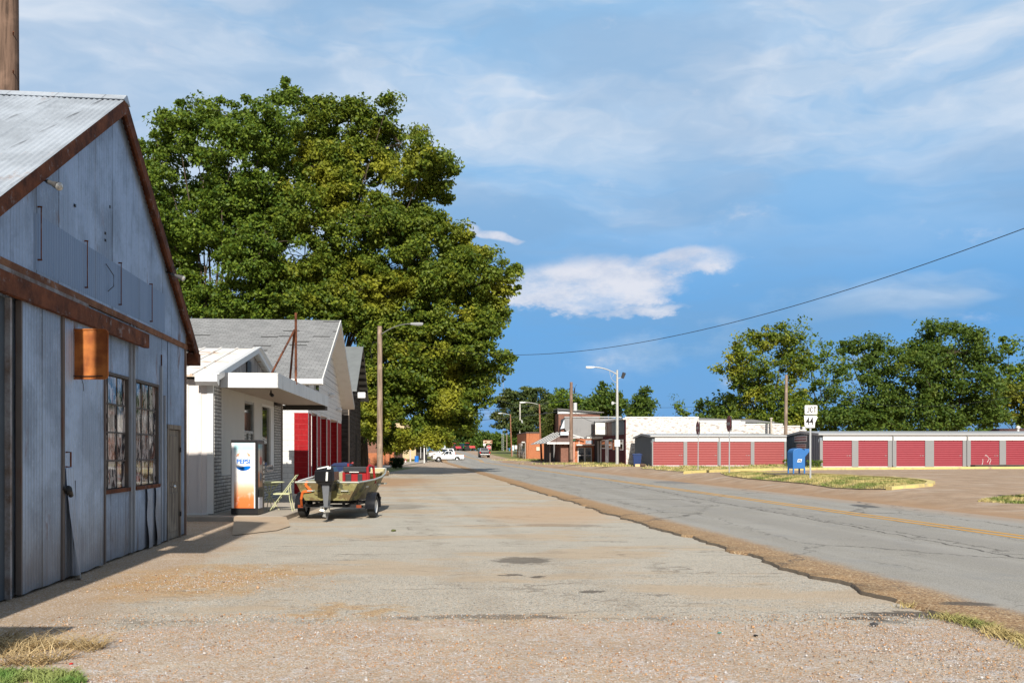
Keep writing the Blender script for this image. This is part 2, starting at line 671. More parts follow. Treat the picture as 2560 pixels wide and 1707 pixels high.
def leafmat(name, dark, mid, yel, ysc=0.22, ylo=0.60, yhi=0.72, trans=0.35):
    m_, n, b = newmat(name)
    g = n.node('ShaderNodeNewGeometry')
    rnd = g.outputs['Random Per Island']
    p = n.objc()
    c = n.mix(rnd, dark, mid)
    c = n.mix(n.mul(n.step(n.noise(p, ysc, 3, 0.6), ylo, yhi), 0.75), c, yel)
    c = n.mix(n.mul(n.step(n.noise(n.vadd(p, (31, 7, 3)), ysc * 2.2, 2, 0.5), 0.5, 0.75), 0.45), c, dark)
    setb(n, b, c, 0.55, 0, None, 0.25)
    tr = n.node('ShaderNodeBsdfTranslucent')
    tc = n.mix(0.5, c, (0.20, 0.26, 0.02))
    n._in(tr.inputs[0], tc)
    ms = n.node('ShaderNodeMixShader')
    ms.inputs[0].default_value = trans
    out = n.nt.nodes['Material Output']
    n.nt.links.new(b.outputs[0], ms.inputs[1])
    n.nt.links.new(tr.outputs[0], ms.inputs[2])
    n.nt.links.new(ms.outputs[0], out.inputs[0])
    MATS[name] = m_
    return m_

# ================================================================== GROUND
def groundmat():
    m_, n, b = newmat('ground surface')
    p = n.pos()
    x, y, z = n.sep(p)
    d = n.add(n.sub(x, 11.33), n.mul(y, 0.1136))
    fine = n.noise(p, 38, 4, 0.75)
    big = n.noise(p, 0.35, 5, 0.6)
    mid = n.noise(n.scale(p, (1, 0.7, 1)), 1.3, 6, 0.65)
    vcol = n.voro(p, 75, 'F1', 'Color')
    vr, vg, vb = n.sep(vcol)
    vcol2 = n.voro(p, 34, 'F1', 'Color')
    v2r, v2g, v2b = n.sep(vcol2)
    # stones
    stone = n.ramp(vr, [(0.0, (0.13, 0.10, 0.08)), (0.12, (0.37, 0.30, 0.23)), (0.4, (0.50, 0.43, 0.36)), (0.62, (0.46, 0.24, 0.10)), (0.78, (0.58, 0.54, 0.52)), (1.0, (0.75, 0.73, 0.72))])
    stone2 = n.ramp(v2g, [(0.0, (0.30, 0.22, 0.15)), (0.45, (0.47, 0.40, 0.34)), (0.75, (0.46, 0.25, 0.12)), (1.0, (0.66, 0.63, 0.62))])
    sand = n.mix(mid, (0.40, 0.305, 0.21), (0.50, 0.40, 0.29))
    gravel = n.mix(n.step(mid, 0.35, 0.62), n.mix(0.55, stone, stone2), n.mix(0.55, sand, stone))
    clus = n.noise(p, 5.5, 4, 0.7)
    gravel = n.mix(n.mul(n.step(clus, 0.52, 0.66), 0.6), gravel, n.mix(vb, (0.38, 0.24, 0.13), (0.52, 0.38, 0.25)))
    gravel = n.mix(n.mul(n.step(n.noise(n.vadd(p, (9, 2, 0)), 4.5, 4, 0.7), 0.54, 0.66), 0.55), gravel, n.mix(vg, (0.34, 0.33, 0.34), (0.74, 0.73, 0.74)))
    # old grey chip seal
    seal = n.ramp(vg, [(0.0, (0.10, 0.10, 0.10)), (0.15, (0.36, 0.33, 0.28)), (0.6, (0.50, 0.47, 0.41)), (0.85, (0.50, 0.37, 0.24)), (1.0, (0.68, 0.64, 0.58))])
    sealflat = n.mix(fine, (0.38, 0.35, 0.295), (0.53, 0.495, 0.425))
    seal = n.mix(n.step(y, 8, 20), seal, sealflat)
    seal = n.mix(0.3, seal, n.mix(mid, (0.25, 0.25, 0.25), (0.75, 0.75, 0.75)), 'OVERLAY')
    spk = n.noise(n.scale(p, (1, 0.45, 1)), 16, 6, 0.82)
    seal = n.mix(n.mul(n.step(spk, 0.56, 0.70), 0.55), seal, (0.15, 0.13, 0.105))
    seal = n.mix(n.mul(n.step(spk, 0.46, 0.32), 0.45), seal, (0.62, 0.58, 0.50))
    spk2 = n.noise(n.scale(p, (1, 0.6, 1)), 42, 4, 0.85)
    seal = n.mix(n.mul(n.step(spk2, 0.58, 0.68), 0.55), seal, (0.13, 0.11, 0.095))
    seal = n.mix(n.mul(n.step(spk2, 0.42, 0.32), 0.5), seal, (0.66, 0.61, 0.54))
    tanm = n.step(n.add(n.noise(n.scale(p, (0.5, 1.0, 1)), 0.55, 6, 0.62), n.mul(n.step(y, 9, 45), 0.08)), 0.50, 0.60)
    seal = n.mix(n.mul(tanm, 0.75), seal, n.mix(fine, (0.42, 0.32, 0.22), (0.53, 0.42, 0.30)))
    # gaps in the stones: dark lines between streaks
    crk = n.voro(n.vadd(n.scale(p, (0.22, 1.0, 1)), n.scale(n.noise(p, 2.2, 4, 0.6, color=True), (0.5, 0.5, 0))), 0.55, 'DISTANCE_TO_EDGE')
    seal = n.mix(n.mul(n.sub(1.0, n.step(crk, 0.004, 0.016)), n.mul(n.step(big, 0.42, 0.6), 0.55)), seal, (0.12, 0.10, 0.08))

    rid = n.m('ABSOLUTE', n.sub(n.noise(n.scale(p, (0.45, 1.9, 1)), 0.9, 5, 0.6), 0.5))
    rg_ = n.mul(n.sub(1.0, n.step(rid, 0.002, 0.012)), n.step(n.noise(p, 0.6, 4, 0.6), 0.48, 0.60))
    seal = n.mix(n.mul(rg_, 0.6), seal, (0.13, 0.11, 0.09))
    wx = n.mul(n.sub(n.noise(p, 1.2, 5, 0.65), 0.5), 1.6)
    wy = n.mul(n.sub(n.noise(n.vadd(p, (11, 5, 0)), 1.4, 5, 0.65), 0.5), 1.6)
    xw, yw = n.add(x, wx), n.add(y, wy)

    wfx = n.mul(n.sub(n.noise(n.scale(p, (1, 1.5, 1)), 4.0, 6, 0.7), 0.5), 0.75)
    wfy = n.mul(n.sub(n.noise(n.vadd(p, (4, 9, 0)), 4.5, 6, 0.7), 0.5), 0.50)

    def ell(cx, cy, rx, ry, soft=0.35, warp=1.0):
        xx = n.add(x, n.mul(wx, warp)) if warp > 0.2 else n.add(x, wfx)
        yy = n.add(y, n.mul(wy, warp)) if warp > 0.2 else n.add(y, wfy)
        q = n.add(n.m('POWER', n.m('DIVIDE', n.sub(xx, cx), rx), 2.0), n.m('POWER', n.m('DIVIDE', n.sub(yy, cy), ry), 2.0))
        return n.sub(1.0, n.step(q, 1.0 - soft, 1.0 + soft))
    # near edge of the seal
    edge = n.add(n.add(8.5, n.mul(n.step(x, -2.0, -5.0), -0.55)), n.mul(n.sub(n.noise(n.scale(p, (1, 0.3, 0)), 1.1, 6, 0.68), 0.5), 1.5))
    inlot = n.step(n.sub(y, edge), -0.08, 0.05)
    col = n.mix(inlot, gravel, seal)
    lip = n.mul(n.sub(1.0, n.step(n.m('ABSOLUTE', n.sub(n.sub(y, edge), 0.12)), 0.0, 0.14)), n.step(n.noise(p, 1.6, 5, 0.7), 0.50, 0.62))
    col = n.mix(n.mul(lip, n.mul(n.step(x, -4, -1), 0.8)), col, (0.14, 0.135, 0.13))
    # loose dirt beside the barn
    dirt = n.mix(mid, (0.33, 0.23, 0.145), (0.50, 0.375, 0.26))
    dirt = n.mix(n.mul(n.step(vr, 0.75, 0.8), 0.5), dirt, stone)
    fx = n.add(x, n.mul(n.sub(y, 9.6), 0.105))
    near_barn = n.mul(n.sub(1.0, n.step(n.add(fx, n.mul(wx, 0.9)), -4.5, -3.7)), n.sub(1.0, n.step(y, 20, 24)))
    col = n.mix(near_barn, col, dirt)
    # orange pea gravel fan
    pea = n.ramp(vb, [(0, (0.22, 0.10, 0.03)), (0.5, (0.48, 0.26, 0.08)), (1, (0.66, 0.46, 0.22))])
    col = n.mix(n.mul(n.mul(ell(-3.75, 11.4, 1.15, 1.45, 0.8, 1.6), n.step(n.noise(p, 3.0, 5, 0.7), 0.30, 0.55)), 0.72), col, pea)
    col = n.mix(n.mul(n.mul(ell(-1.6, 9.1, 0.6, 0.4, 0.8, 1.2), n.step(n.noise(p, 4.0, 4), 0.4, 0.6)), 0.6), col, pea)
    # faint wheel tracks swept across the lot
    tx = n.add(n.add(x, n.mul(y, 0.16)), n.mul(wx, 0.8))
    trk = n.mx(n.sub(1.0, n.step(n.m('ABSOLUTE', n.sub(tx, 1.2)), 0.1, 0.34)), n.sub(1.0, n.step(n.m('ABSOLUTE', n.sub(tx, 2.8)), 0.1, 0.34)))
    trk = n.mx(trk, n.sub(1.0, n.step(n.m('ABSOLUTE', n.sub(n.add(y, n.mul(x, 0.22)), 7.6)), 0.08, 0.30)))
    col = n.mix(n.mul(trk, 0.13), col, (0.24, 0.19, 0.14))
    blot = n.noise(n.scale(p, (0.6, 1.2, 1)), 0.9, 7, 0.72)
    col = n.mix(n.mul(n.step(blot, 0.55, 0.70), 0.30), col, (0.22, 0.19, 0.155))
    col = n.mix(n.mul(n.step(blot, 0.44, 0.30), 0.35), col, (0.62, 0.56, 0.46))
    # stains and potholes
    for cx, cy, rx, ry, k in [(0.16, 13.35, 0.42, 0.38, 0.72), (0.02, 11.75, 0.13, 0.11, 0.8), (0.35, 11.55, 0.12, 0.1, 0.85), (0.92, 10.35, 0.15, 0.09, 0.8),
                              (1.62, 10.1, 0.14, 0.08, 0.5), (3.9, 8.98, 0.42, 0.16, 0.9), (3.45, 8.75, 0.22, 0.12, 0.85), (-0.25, 8.75, 0.75, 0.12, 0.55),
                              (1.05, 19.8, 0.9, 0.4, 0.45), (-3.4, 26.5, 0.9, 1.3, 0.35), (1.7, 16.2, 0.5, 0.08, 0.5)]:
        mm = ell(cx, cy, rx, ry, 0.35, 0.16)
        col = n.mix(n.mul(mm, k), col, (0.10, 0.085, 0.07))
    # pinkish sand sheet beside the road
    col = n.mix(n.mul(ell(0.9, 23.5, 1.7, 3.6, 0.6, 1.0), 0.7), col, n.mix(fine, (0.46, 0.32, 0.20), (0.54, 0.38, 0.25)))
    # clay band across the lot beyond the trailer
    clay = n.mix(mid, (0.36, 0.22, 0.12), (0.46, 0.29, 0.17))
    band = n.mul(n.step(yw, 40, 43), n.sub(1.0, n.step(yw, 53, 57)))
    band = n.mul(band, n.sub(1.0, n.step(xw, -6.0, -3.5)))
    col = n.mix(n.mul(band, 0.8), col, clay)
    farl = n.mix(n.step(mid, 0.4, 0.6), (0.36, 0.30, 0.25), (0.44, 0.31, 0.21))
    col = n.mix(n.mul(n.step(y, 62, 75), 0.7), col, farl)
    # ---------- right of the road: tan worn lot
    tan = n.mix(n.step(mid, 0.3, 0.7), (0.32, 0.235, 0.165), (0.44, 0.335, 0.245))
    tan = n.mix(n.mul(n.step(n.noise(n.scale(p, (0.3, 1, 1)), 0.8, 6, 0.65), 0.52, 0.66), 0.6), tan, (0.50, 0.44, 0.38))
    tan = n.mix(0.25, tan, stone, 'OVERLAY')
    shoulder = n.mix(mid, (0.33, 0.20, 0.11), (0.42, 0.27, 0.16))
    tan = n.mix(n.mul(n.sub(1.0, n.step(n.add(d, n.mul(wx, 0.6)), 3.4, 5.0)), 0.75), tan, shoulder)
    right = n.step(d, 0.0, 0.2)
    col = n.mix(right, col, tan)
    # ---------- grass areas
    gr = n.mix(n.noise(p, 5, 5, 0.7), (0.07, 0.11, 0.025), (0.19, 0.20, 0.06))
    gr = n.mix(n.step(n.noise(p, 0.5, 4), 0.45, 0.65), gr, (0.30, 0.26, 0.10))
    gl = n.mul(n.step(n.sub(n.sub(-15.6, x), n.mul(n.sub(y, 100), -0.02)), 0.0, 0.6), n.step(y, 60, 66))
    gl = n.mx(gl, n.mul(n.mul(n.step(y, 58, 60), n.sub(1.0, n.step(x, -10.2, -9.6))), n.sub(1.0, n.step(y, 90, 100))))
    gf = n.mul(n.step(n.add(d, n.mul(wx, 0.5)), 6.4, 7.4), n.step(y, 128, 140))
    gs = n.mul(n.step(n.m('ABSOLUTE', x), 60, 75), 1.0)
    gm = n.mx(n.mx(gl, gf), gs)
    gm = n.mx(gm, n.mul(n.step(y, 262, 268), n.step(n.m('ABSOLUTE', n.add(d, 1.5)), 6, 7)))
    col = n.mix(gm, col, gr)
    rough = 0.92
    h = n.add(n.mul(n.voro(p, 75), -0.8), n.mul(n.voro(p, 34), -0.7))
    h = n.add(h, n.mul(n.noise(p, 4, 6, 0.7), 1.2))
    setb(n, b, col, rough, 0, n.bump(h, 0.55, 0.02), 0.2)
    return m_


def axis(parts):
    out = []
    for a, c, st in parts:
        k = int(round((c - a) / st))
        out += [a + i * st for i in range(k)]
    out.append(parts[-1][1])
    return out


MGROUND = groundmat()
gx = axis([(-1200, -200, 200), (-200, -40, 20), (-40, 0, 2.5), (0, 40, 0.5), (40, 100, 5), (100, 1200, 110)])
gy = axis([(-80, 0, 10), (0, 16, 2), (16, 40, 0.5), (40, 140, 2), (140, 430, 5), (430, 1430, 100)])
V = np.array([(x, y, G(x, y) - (0.012 if -8 < dl(x, y) < 3.6 else 0.0)) for y in gy for x in gx])
nx = len(gx)
Fa = np.array([(j * nx + i, j * nx + i + 1, (j + 1) * nx + i + 1, (j + 1) * nx + i) for j in range(len(gy) - 1) for i in range(nx - 1)])
tag(npmesh('ground', V, Fa, MGROUND), kind='structure')


def roadmat():
    m_, n, b = newmat('worn asphalt')
    p = n.pos()
    x, y, z = n.sep(p)
    d = n.add(n.sub(x, 11.33), n.mul(y, 0.1136))
    along = n.sub(y, n.mul(x, 0.1136))
    fine = n.noise(p, 60, 3, 0.8)
    mid = n.noise(p, 1.1, 6, 0.65)
    q = n.comb(d, n.mul(along, 0.15), 0.0)
    tr = n.noise(q, 1.6, 4, 0.55)
    col = n.mix(n.step(fine, 0.30, 0.70), (0.17, 0.16, 0.14), (0.41, 0.385, 0.34))
    gr2 = n.noise(p, 24, 5, 0.85)
    col = n.mix(n.mul(n.step(gr2, 0.58, 0.70), 0.35), col, (0.13, 0.12, 0.11))
    col = n.mix(n.mul(n.step(gr2, 0.42, 0.30), 0.35), col, (0.52, 0.48, 0.42))
    col = n.mix(n.mul(n.step(tr, 0.35, 0.65), 0.35), col, (0.40, 0.385, 0.36))
    col = n.mix(n.mul(n.step(mid, 0.5, 0.72), 0.35), col, (0.23, 0.235, 0.24))
    # brown gravel thrown on the left edge, fading into the lane
    wob = n.mul(n.sub(n.noise(p, 1.3, 6, 0.7), 0.5), 0.5)
    wl_ = n.mx(n.sub(1.0, n.step(n.m('ABSOLUTE', n.add(d, 3.2)), 0.2, 0.7)), n.sub(1.0, n.step(n.m('ABSOLUTE', n.add(d, 1.4)), 0.2, 0.7)))
    col = n.mix(n.mul(wl_, n.mul(n.step(tr, 0.3, 0.6), 0.35)), col, (0.22, 0.205, 0.185))
    vb = n.sep(n.voro(p, 60, 'F1', 'Color'))[0]
    brown = n.ramp(vb, [(0, (0.14, 0.075, 0.035)), (0.4, (0.30, 0.185, 0.095)), (0.75, (0.40, 0.25, 0.12)), (1, (0.60, 0.47, 0.30))])
    brown = n.mix(n.step(y, 14, 40), brown, (0.37, 0.225, 0.11))
    bm = n.sub(1.0, n.step(n.add(n.add(d, wob), n.mul(n.sub(fine, 0.5), 0.6)), -5.55, -5.15))
    col = n.mix(n.mul(bm, 0.93), col, brown)
    # clay dust from the right shoulder
    rm = n.step(n.add(d, n.mul(wob, 2.2)), 1.7, 3.1)
    col = n.mix(n.mul(rm, 0.8), col, n.mix(mid, (0.35, 0.245, 0.17), (0.42, 0.32, 0.24)))
    # cracks
    cw = n.scale(n.vadd(n.noise(p, 0.9, 6, 0.7, color=True), (-0.5, -0.5, -0.5)), (1.7, 1.7, 0))
    dd = n.sep(n.vadd(n.comb(d, y, 0), n.scale(cw, (0.35, 0, 0))))[0]
    line = n.m('ABSOLUTE', n.add(dd, n.sub(2.75, n.mul(y, 0.04))))
    c1 = n.sub(1.0, n.step(line, 0.012, 0.04))
    ed = n.voro(n.scale(n.vadd(p, cw), (0.45, 0.16, 1)), 0.75, 'DISTANCE_TO_EDGE')
    c2 = n.mul(n.sub(1.0, n.step(ed, 0.002, 0.009)), 0.75)
    ed2 = n.voro(n.vadd(p, cw), 0.8, 'DISTANCE_TO_EDGE')
    c3 = n.mul(n.mul(n.sub(1.0, n.step(ed2, 0.004, 0.016)), n.step(n.noise(p, 0.33, 3), 0.52, 0.60)), 0.5)
    col = n.mix(n.mx(n.mx(c1, c2), c3), col, (0.09, 0.08, 0.07))
    # tar patch
    q1 = n.add(n.m('POWER', n.m('DIVIDE', n.sub(n.add(x, wob), 8.9), 1.5), 2.0), n.m('POWER', n.m('DIVIDE', n.sub(n.add(y, wob), 47.0), 2.2), 2.0))
    col = n.mix(n.mul(n.sub(1.0, n.step(q1, 0.8, 1.1)), 0.6), col, (0.13, 0.135, 0.14))
    q2 = n.add(n.m('POWER', n.m('DIVIDE', n.sub(n.add(x, wob), 10.3), 0.32), 2.0), n.m('POWER', n.m('DIVIDE', n.sub(n.add(y, wob), 26.3), 0.8), 2.0))
    col = n.mix(n.mul(n.sub(1.0, n.step(q2, 0.6, 1.4)), 0.8), col, (0.07, 0.07, 0.07))
    q3 = n.add(n.m('POWER', n.m('DIVIDE', n.sub(n.add(x, wob), 4.75), 0.28), 2.0), n.m('POWER', n.m('DIVIDE', n.sub(n.add(y, wob), 9.35), 0.14), 2.0))
    col = n.mix(n.mul(n.sub(1.0, n.step(q3, 0.5, 1.5)), 0.8), col, (0.07, 0.065, 0.06))
    h = n.add(n.mul(n.voro(p, 90), -0.7), n.mul(n.noise(p, 8, 4), 0.6))
    setb(n, b, col, 0.85, 0, n.bump(h, 0.35, 0.012), 0.3)
    return m_


def dleft(y):
    v = mnoise.noise(Vector((y * 0.9, 3.3, 0))) * 0.22 + mnoise.noise(Vector((y * 2.6, 7.7, 0))) * 0.10 + mnoise.noise(Vector((y * 7, 1.7, 0))) * 0.04
    return -6.15 + v


ry = axis([(1, 40, 0.08), (40, 140, 1.0), (140, 300, 5)])
mb = MB()
cols_d = [-5.6, -4, -2, 0, 2, 3.0]
rows = []
for y in ry:
    off = 11.33 - 0.1136 * y
    dL = dleft(y)
    x0 = off + dL
    g0 = G(0, y) if y > 140 else 0.0
    lip_ = 0.022 + 0.022 * mnoise.noise(Vector((y * 1.7, 2, 5)))
    r = [(x0 - lip_, y, g0 - 0.012), (x0 + mnoise.noise(Vector((y * 11, 0, 5))) * 0.02, y, g0 + 0.030)] + [(off + c, y, g0 + 0.030) for c in cols_d] + [(off + 3.45, y, g0 - 0.012)]
    rows.append(r)
V = np.array([p for r in rows for p in r])
nx = len(rows[0])
Fa = np.array([(j * nx + i, j * nx + i + 1, (j + 1) * nx + i + 1, (j + 1) * nx + i) for j in range(len(rows) - 1) for i in range(nx - 1)])
rd = npmesh('road', V, Fa, roadmat())
tag(rd, kind='structure')
rd.data.materials.append(plain('broken asphalt edge', (0.12, 0.095, 0.07), 0.95, 0, 0.5, 9, 0.6, 30))
mi = np.zeros(len(Fa), dtype=np.int32)
mi[::nx - 1] = [1 if (ry[j] < 45 and mnoise.noise(Vector((ry[j] * 0.8, 9, 1))) > -0.25) else 0 for j in range(len(rows) - 1)]
rd.data.polygons.foreach_set('material_index', mi)


def stripemat():
    m_, n, b = newmat('worn road paint')
    p = n.pos()
    f = n.noise(p, 30, 5, 0.8)
    g = n.noise(p, 2.0, 5, 0.7)
    c = n.mix(n.step(n.add(n.mul(f, 0.6), n.mul(g, 0.4)), 0.50, 0.68), (0.60, 0.30, 0.03), (0.42, 0.30, 0.16))
    setb(n, b, c, 0.8, 0, None, 0.3)
    return m_


MS = stripemat()
for dd in (-0.17, 0.17):
    V, k = [], 0
    yy = axis([(2, 40, 1.0), (40, 140, 2.0), (140, 300, 5)])
    for y in yy:
        off = 11.33 - 0.1136 * y + dd
        g0 = G(0, y) if y > 140 else 0.0
        wd = 0.068 + 0.008 * mnoise.noise(Vector((y * 2, dd, 0)))
        V += [(off - wd, y, g0 + 0.034), (off + wd, y, g0 + 0.034)]
    Fa = np.array([(2 * j, 2 * j + 1, 2 * j + 3, 2 * j + 2) for j in range(len(yy) - 1)])
    tag(npmesh('road_line', np.array(V), Fa, MS), kind='structure')

# ------------------------------------------------------------------ left sidewalk far, kerbs
MCONC = plain('concrete', (0.42, 0.37, 0.31), 0.9, 0, 0.2, 1.5, 0.3, 60, 0.5, (0.25, 0.18, 0.12))
mb = MB()
mb.prism([(-11.6, 66), (-13.9, 66), (-16.2, 150), (-17.5, 185), (-14.6, 185), (-13.0, 128), (-12.6, 100)][::-1], 'z', -0.05, 0.13)
tag(mb.build('sidewalk', MCONC, bevel=0.02), kind='structure')

# yellow kerbs and grass island on the right
MYEL = plain('yellow kerb paint', (0.62, 0.51, 0.20), 0.85, 0, 0.18, 3, 0.2, 40, 1.0, (0.34, 0.28, 0.20))
MKB = plain('tarred kerb face', (0.055, 0.05, 0.045), 0.9, 0, 0.3, 3)


def kerb(name, pts, wd, h, matl, base=0.0):
    """raised strip along ground points"""
    mb = MB()
    P = []
    for i in range(len(pts) - 1):
        a, b_ = pts[i], pts[i + 1]
        k = max(1, int((b_ - a).length / 0.7))
        for j in range(k):
            P.append(a.lerp(b_, j / k))
    P.append(pts[-1])
    L, Rr = [], []
    for i, p in enumerate(P):
        d = (P[min(i + 1, len(P) - 1)] - P[max(i - 1, 0)])
        d.z = 0
        d.normalize()
        nn = Vector((-d.y, d.x, 0))
        w_ = wd * (1 + 0.12 * mnoise.noise(p * 1.3))
        hh = h * (1 + 0.15 * mnoise.noise(p * 0.9))
        for lst, s in ((L, 0.5), (Rr, -0.5)):
            q = p + nn * w_ * s
            z0 = G(q.x, q.y)
            lst.append((Vector((q.x, q.y, z0 - 0.1)), Vector((q.x, q.y, z0 + hh))))
    for i in range(len(P) - 1):
        mb.face([L[i][1], Rr[i][1], Rr[i + 1][1], L[i + 1][1]])
        mb.face([L[i][0], L[i][1], L[i + 1][1], L[i + 1][0]])
        mb.face([Rr[i][0], Rr[i][1], Rr[i + 1][1], Rr[i + 1][0]])
    mb.face([L[0][0], L[0][1], Rr[0][1], Rr[0][0]])
    mb.face([L[-1][0], L[-1][1], Rr[-1][1], Rr[-1][0]])
    return mb.build(name, matl)


pl = [gp(px, py) for px, py in [(1712, 1184), (1760, 1181), (1830, 1178), (1960, 1175.5), (2056, 1174), (2240, 1173), (2430, 1171.5), (2700, 1171)]]
tag(kerb('yellow_kerb', pl, 0.34, 0.16, MYEL), 'long yellow painted kerb in front of the storage units', 'kerb')
isl = [gp(px, py) for px, py in [(1855, 1181), (1960, 1184.5), (2050, 1188), (2140, 1192), (2230, 1197), (2300, 1203), (2328, 1209), (2322, 1215), (2280, 1219), (2222, 1224)]]
tag(kerb('island_kerb', isl, 0.26, 0.11, MYEL), 'yellow kerb curving round the tip of the grass island', 'kerb')
gb = [gp(px, py) for px, py in [(2660, 1170), (2520, 1170), (2432, 1170.5)]]
tag(kerb('retaining_kerb', gb, 0.5, 0.26, MKB), 'black stained raised kerb at the foot of the rightmost storage doors', 'kerb')

MGR = None


def grassmat(name, a, b_, c_):
    m_, n, b = newmat(name)
    g = n.node('ShaderNodeNewGeometry')
    p = n.pos()
    col = n.mix(g.outputs['Random Per Island'], a, b_)
    col = n.mix(n.step(n.noise(p, 0.8, 4, 0.65), 0.40, 0.56), col, c_)
    setb(n, b, col, 0.7, 0, None, 0.2)
    return m_


MG1 = grassmat('lawn', (0.09, 0.15, 0.03), (0.22, 0.25, 0.07), (0.50, 0.42, 0.18))
MG2 = grassmat('dry straw', (0.42, 0.30, 0.14), (0.62, 0.48, 0.27), (0.36, 0.26, 0.13))
MG3 = grassmat('fresh weeds', (0.07, 0.16, 0.03), (0.17, 0.28, 0.07), (0.24, 0.28, 0.09))


def blades(name, pts, h, wd, lean, matl, seed=1):
    """pts: array (n,3) of roots"""
    r = np.random.default_rng(seed)
    k = len(pts)
    a = r.uniform(0, 2 * np.pi, k)
    u = np.stack([np.cos(a), np.sin(a), np.zeros(k)], 1) * (wd * r.uniform(0.6, 1.4, (k, 1)))
    b = r.uniform(0, 2 * np.pi, k)
    hh = h * r.uniform(0.4, 1.25, (k, 1))
    tip = np.stack([np.cos(b) * lean, np.sin(b) * lean, np.ones(k)], 1) * hh
    midp = tip * np.array([0.35, 0.35, 0.62])
    V = np.empty((k, 5, 3))
    V[:, 0] = pts - u
    V[:, 1] = pts + u
    V[:, 2] = pts + midp + u * 0.7
    V[:, 3] = pts + midp - u * 0.7
    V[:, 4] = pts + tip
    V = V.reshape(-1, 3)
    base = np.arange(k)[:, None] * 5
    q = base + np.array([[0, 1, 2, 3]])
    t = base + np.array([[3, 2, 4, 4]])
    me = bpy.data.meshes.new(name)
    faces = [tuple(x) for x in q.tolist()] + [tuple(x[:3]) for x in t.tolist()]
    me.from_pydata(V.tolist(), [], faces)
    me.materials.append(matl)
    o = bpy.data.objects.new(name, me)
    COL.objects.link(o)
    return o


def inpoly(x, y, poly):
    c = False
    j = len(poly) - 1
    for i in range(len(poly)):
        xi, yi = poly[i][0], poly[i][1]
        xj, yj = poly[j][0], poly[j][1]
        if (yi > y) != (yj > y) and x < (xj - xi) * (y - yi) / (yj - yi) + xi:
            c = not c
        j = i
    return c


def scatter(poly, k, seed, dz=0.0, th=None, nsc=1.0):
    r = random.Random(seed)
    xs = [p[0] for p in poly]
    ys = [p[1] for p in poly]
    out = []
    tries = 0
    while len(out) < k and tries < k * 30:
        tries += 1
        x, y = r.uniform(min(xs), max(xs)), r.uniform(min(ys), max(ys))
        if inpoly(x, y, poly) and (th is None or mnoise.noise(Vector((x * nsc, y * nsc, 3))) > th):
            out.append((x, y, G(x, y) + dz))
    return np.array(out)


ip = [gp(px, py) for px, py in [(1800, 1183), (1870, 1183), (1960, 1186), (2050, 1190), (2140, 1194), (2230, 1199), (2295, 1204), (2318, 1210), (2278, 1217), (2222, 1223), (2150, 1223.5), (2080, 1220), (2010, 1209), (1930, 1202), (1860, 1196), (1815, 1189)]]
mb = MB()
mb.face([v + Vector((0, 0, 0.03)) for v in ip])
tag(mb.build('grass_island', plain('thin turf', (0.33, 0.27, 0.14), 0.95, 0, 0.35, 4)), kind='structure')
tag(blades('grass', scatter(ip, 26000, 5, 0.03), 0.085, 0.012, 0.7, MG1, 5), 'patchy green and straw coloured grass on the kerbed island', 'grass', kind='stuff')
pp = [gp(px, py) for px, py in [(1600, 1171), (1712, 1180), (1830, 1175.5), (2056, 1171.5), (2056, 1168), (1960, 1168), (1660, 1166)]]
mb = MB()
mb.face([v + Vector((0, 0, 0.02)) for v in pp])
tag(mb.build('verge', plain('dusty verge', (0.36, 0.29, 0.17), 0.95, 0, 0.3, 2.5)), kind='structure')
tag(blades('weeds', scatter(pp, 6500, 8, 0.02, 0.02, 0.5), 0.13, 0.02, 0.6, MG1, 8), 'weeds growing along the foot of the storage units', 'weeds', kind='stuff')
p2 = [gp(px, py) for px, py in [(2440, 1254), (2500, 1243), (2600, 1235), (2720, 1240), (2640, 1262), (2520, 1258)]]
tag(blades('grass', scatter(p2, 5000, 9, 0.0, -0.25, 0.8), 0.07, 0.012, 0.8, MG1, 9), 'small patch of scrubby grass at the right edge of the driveway', 'grass', kind='stuff')
p3 = [(-3.9, 5.7), (-3.3, 5.7), (-2.95, 6.25), (-3.15, 6.5), (-3.75, 6.55), (-4.1, 6.5)]
tag(blades('grass', scatter(p3, 5200, 11, 0.0, -0.35, 2.0), 0.055, 0.0045, 1.1, MG3, 11), 'bright green tuft of grass in the bottom left corner', 'grass', kind='stuff')
p4 = [(-4.6, 6.7), (-3.5, 6.7), (-3.3, 7.4), (-3.9, 7.9), (-4.8, 7.6)]
tag(blades('dry_grass', scatter(p4, 1500, 12, 0.0, 0.0, 2.0), 0.11, 0.004, 2.6, MG2, 12), 'dry straw lying on the dirt in front of the barn', 'grass', kind='stuff')
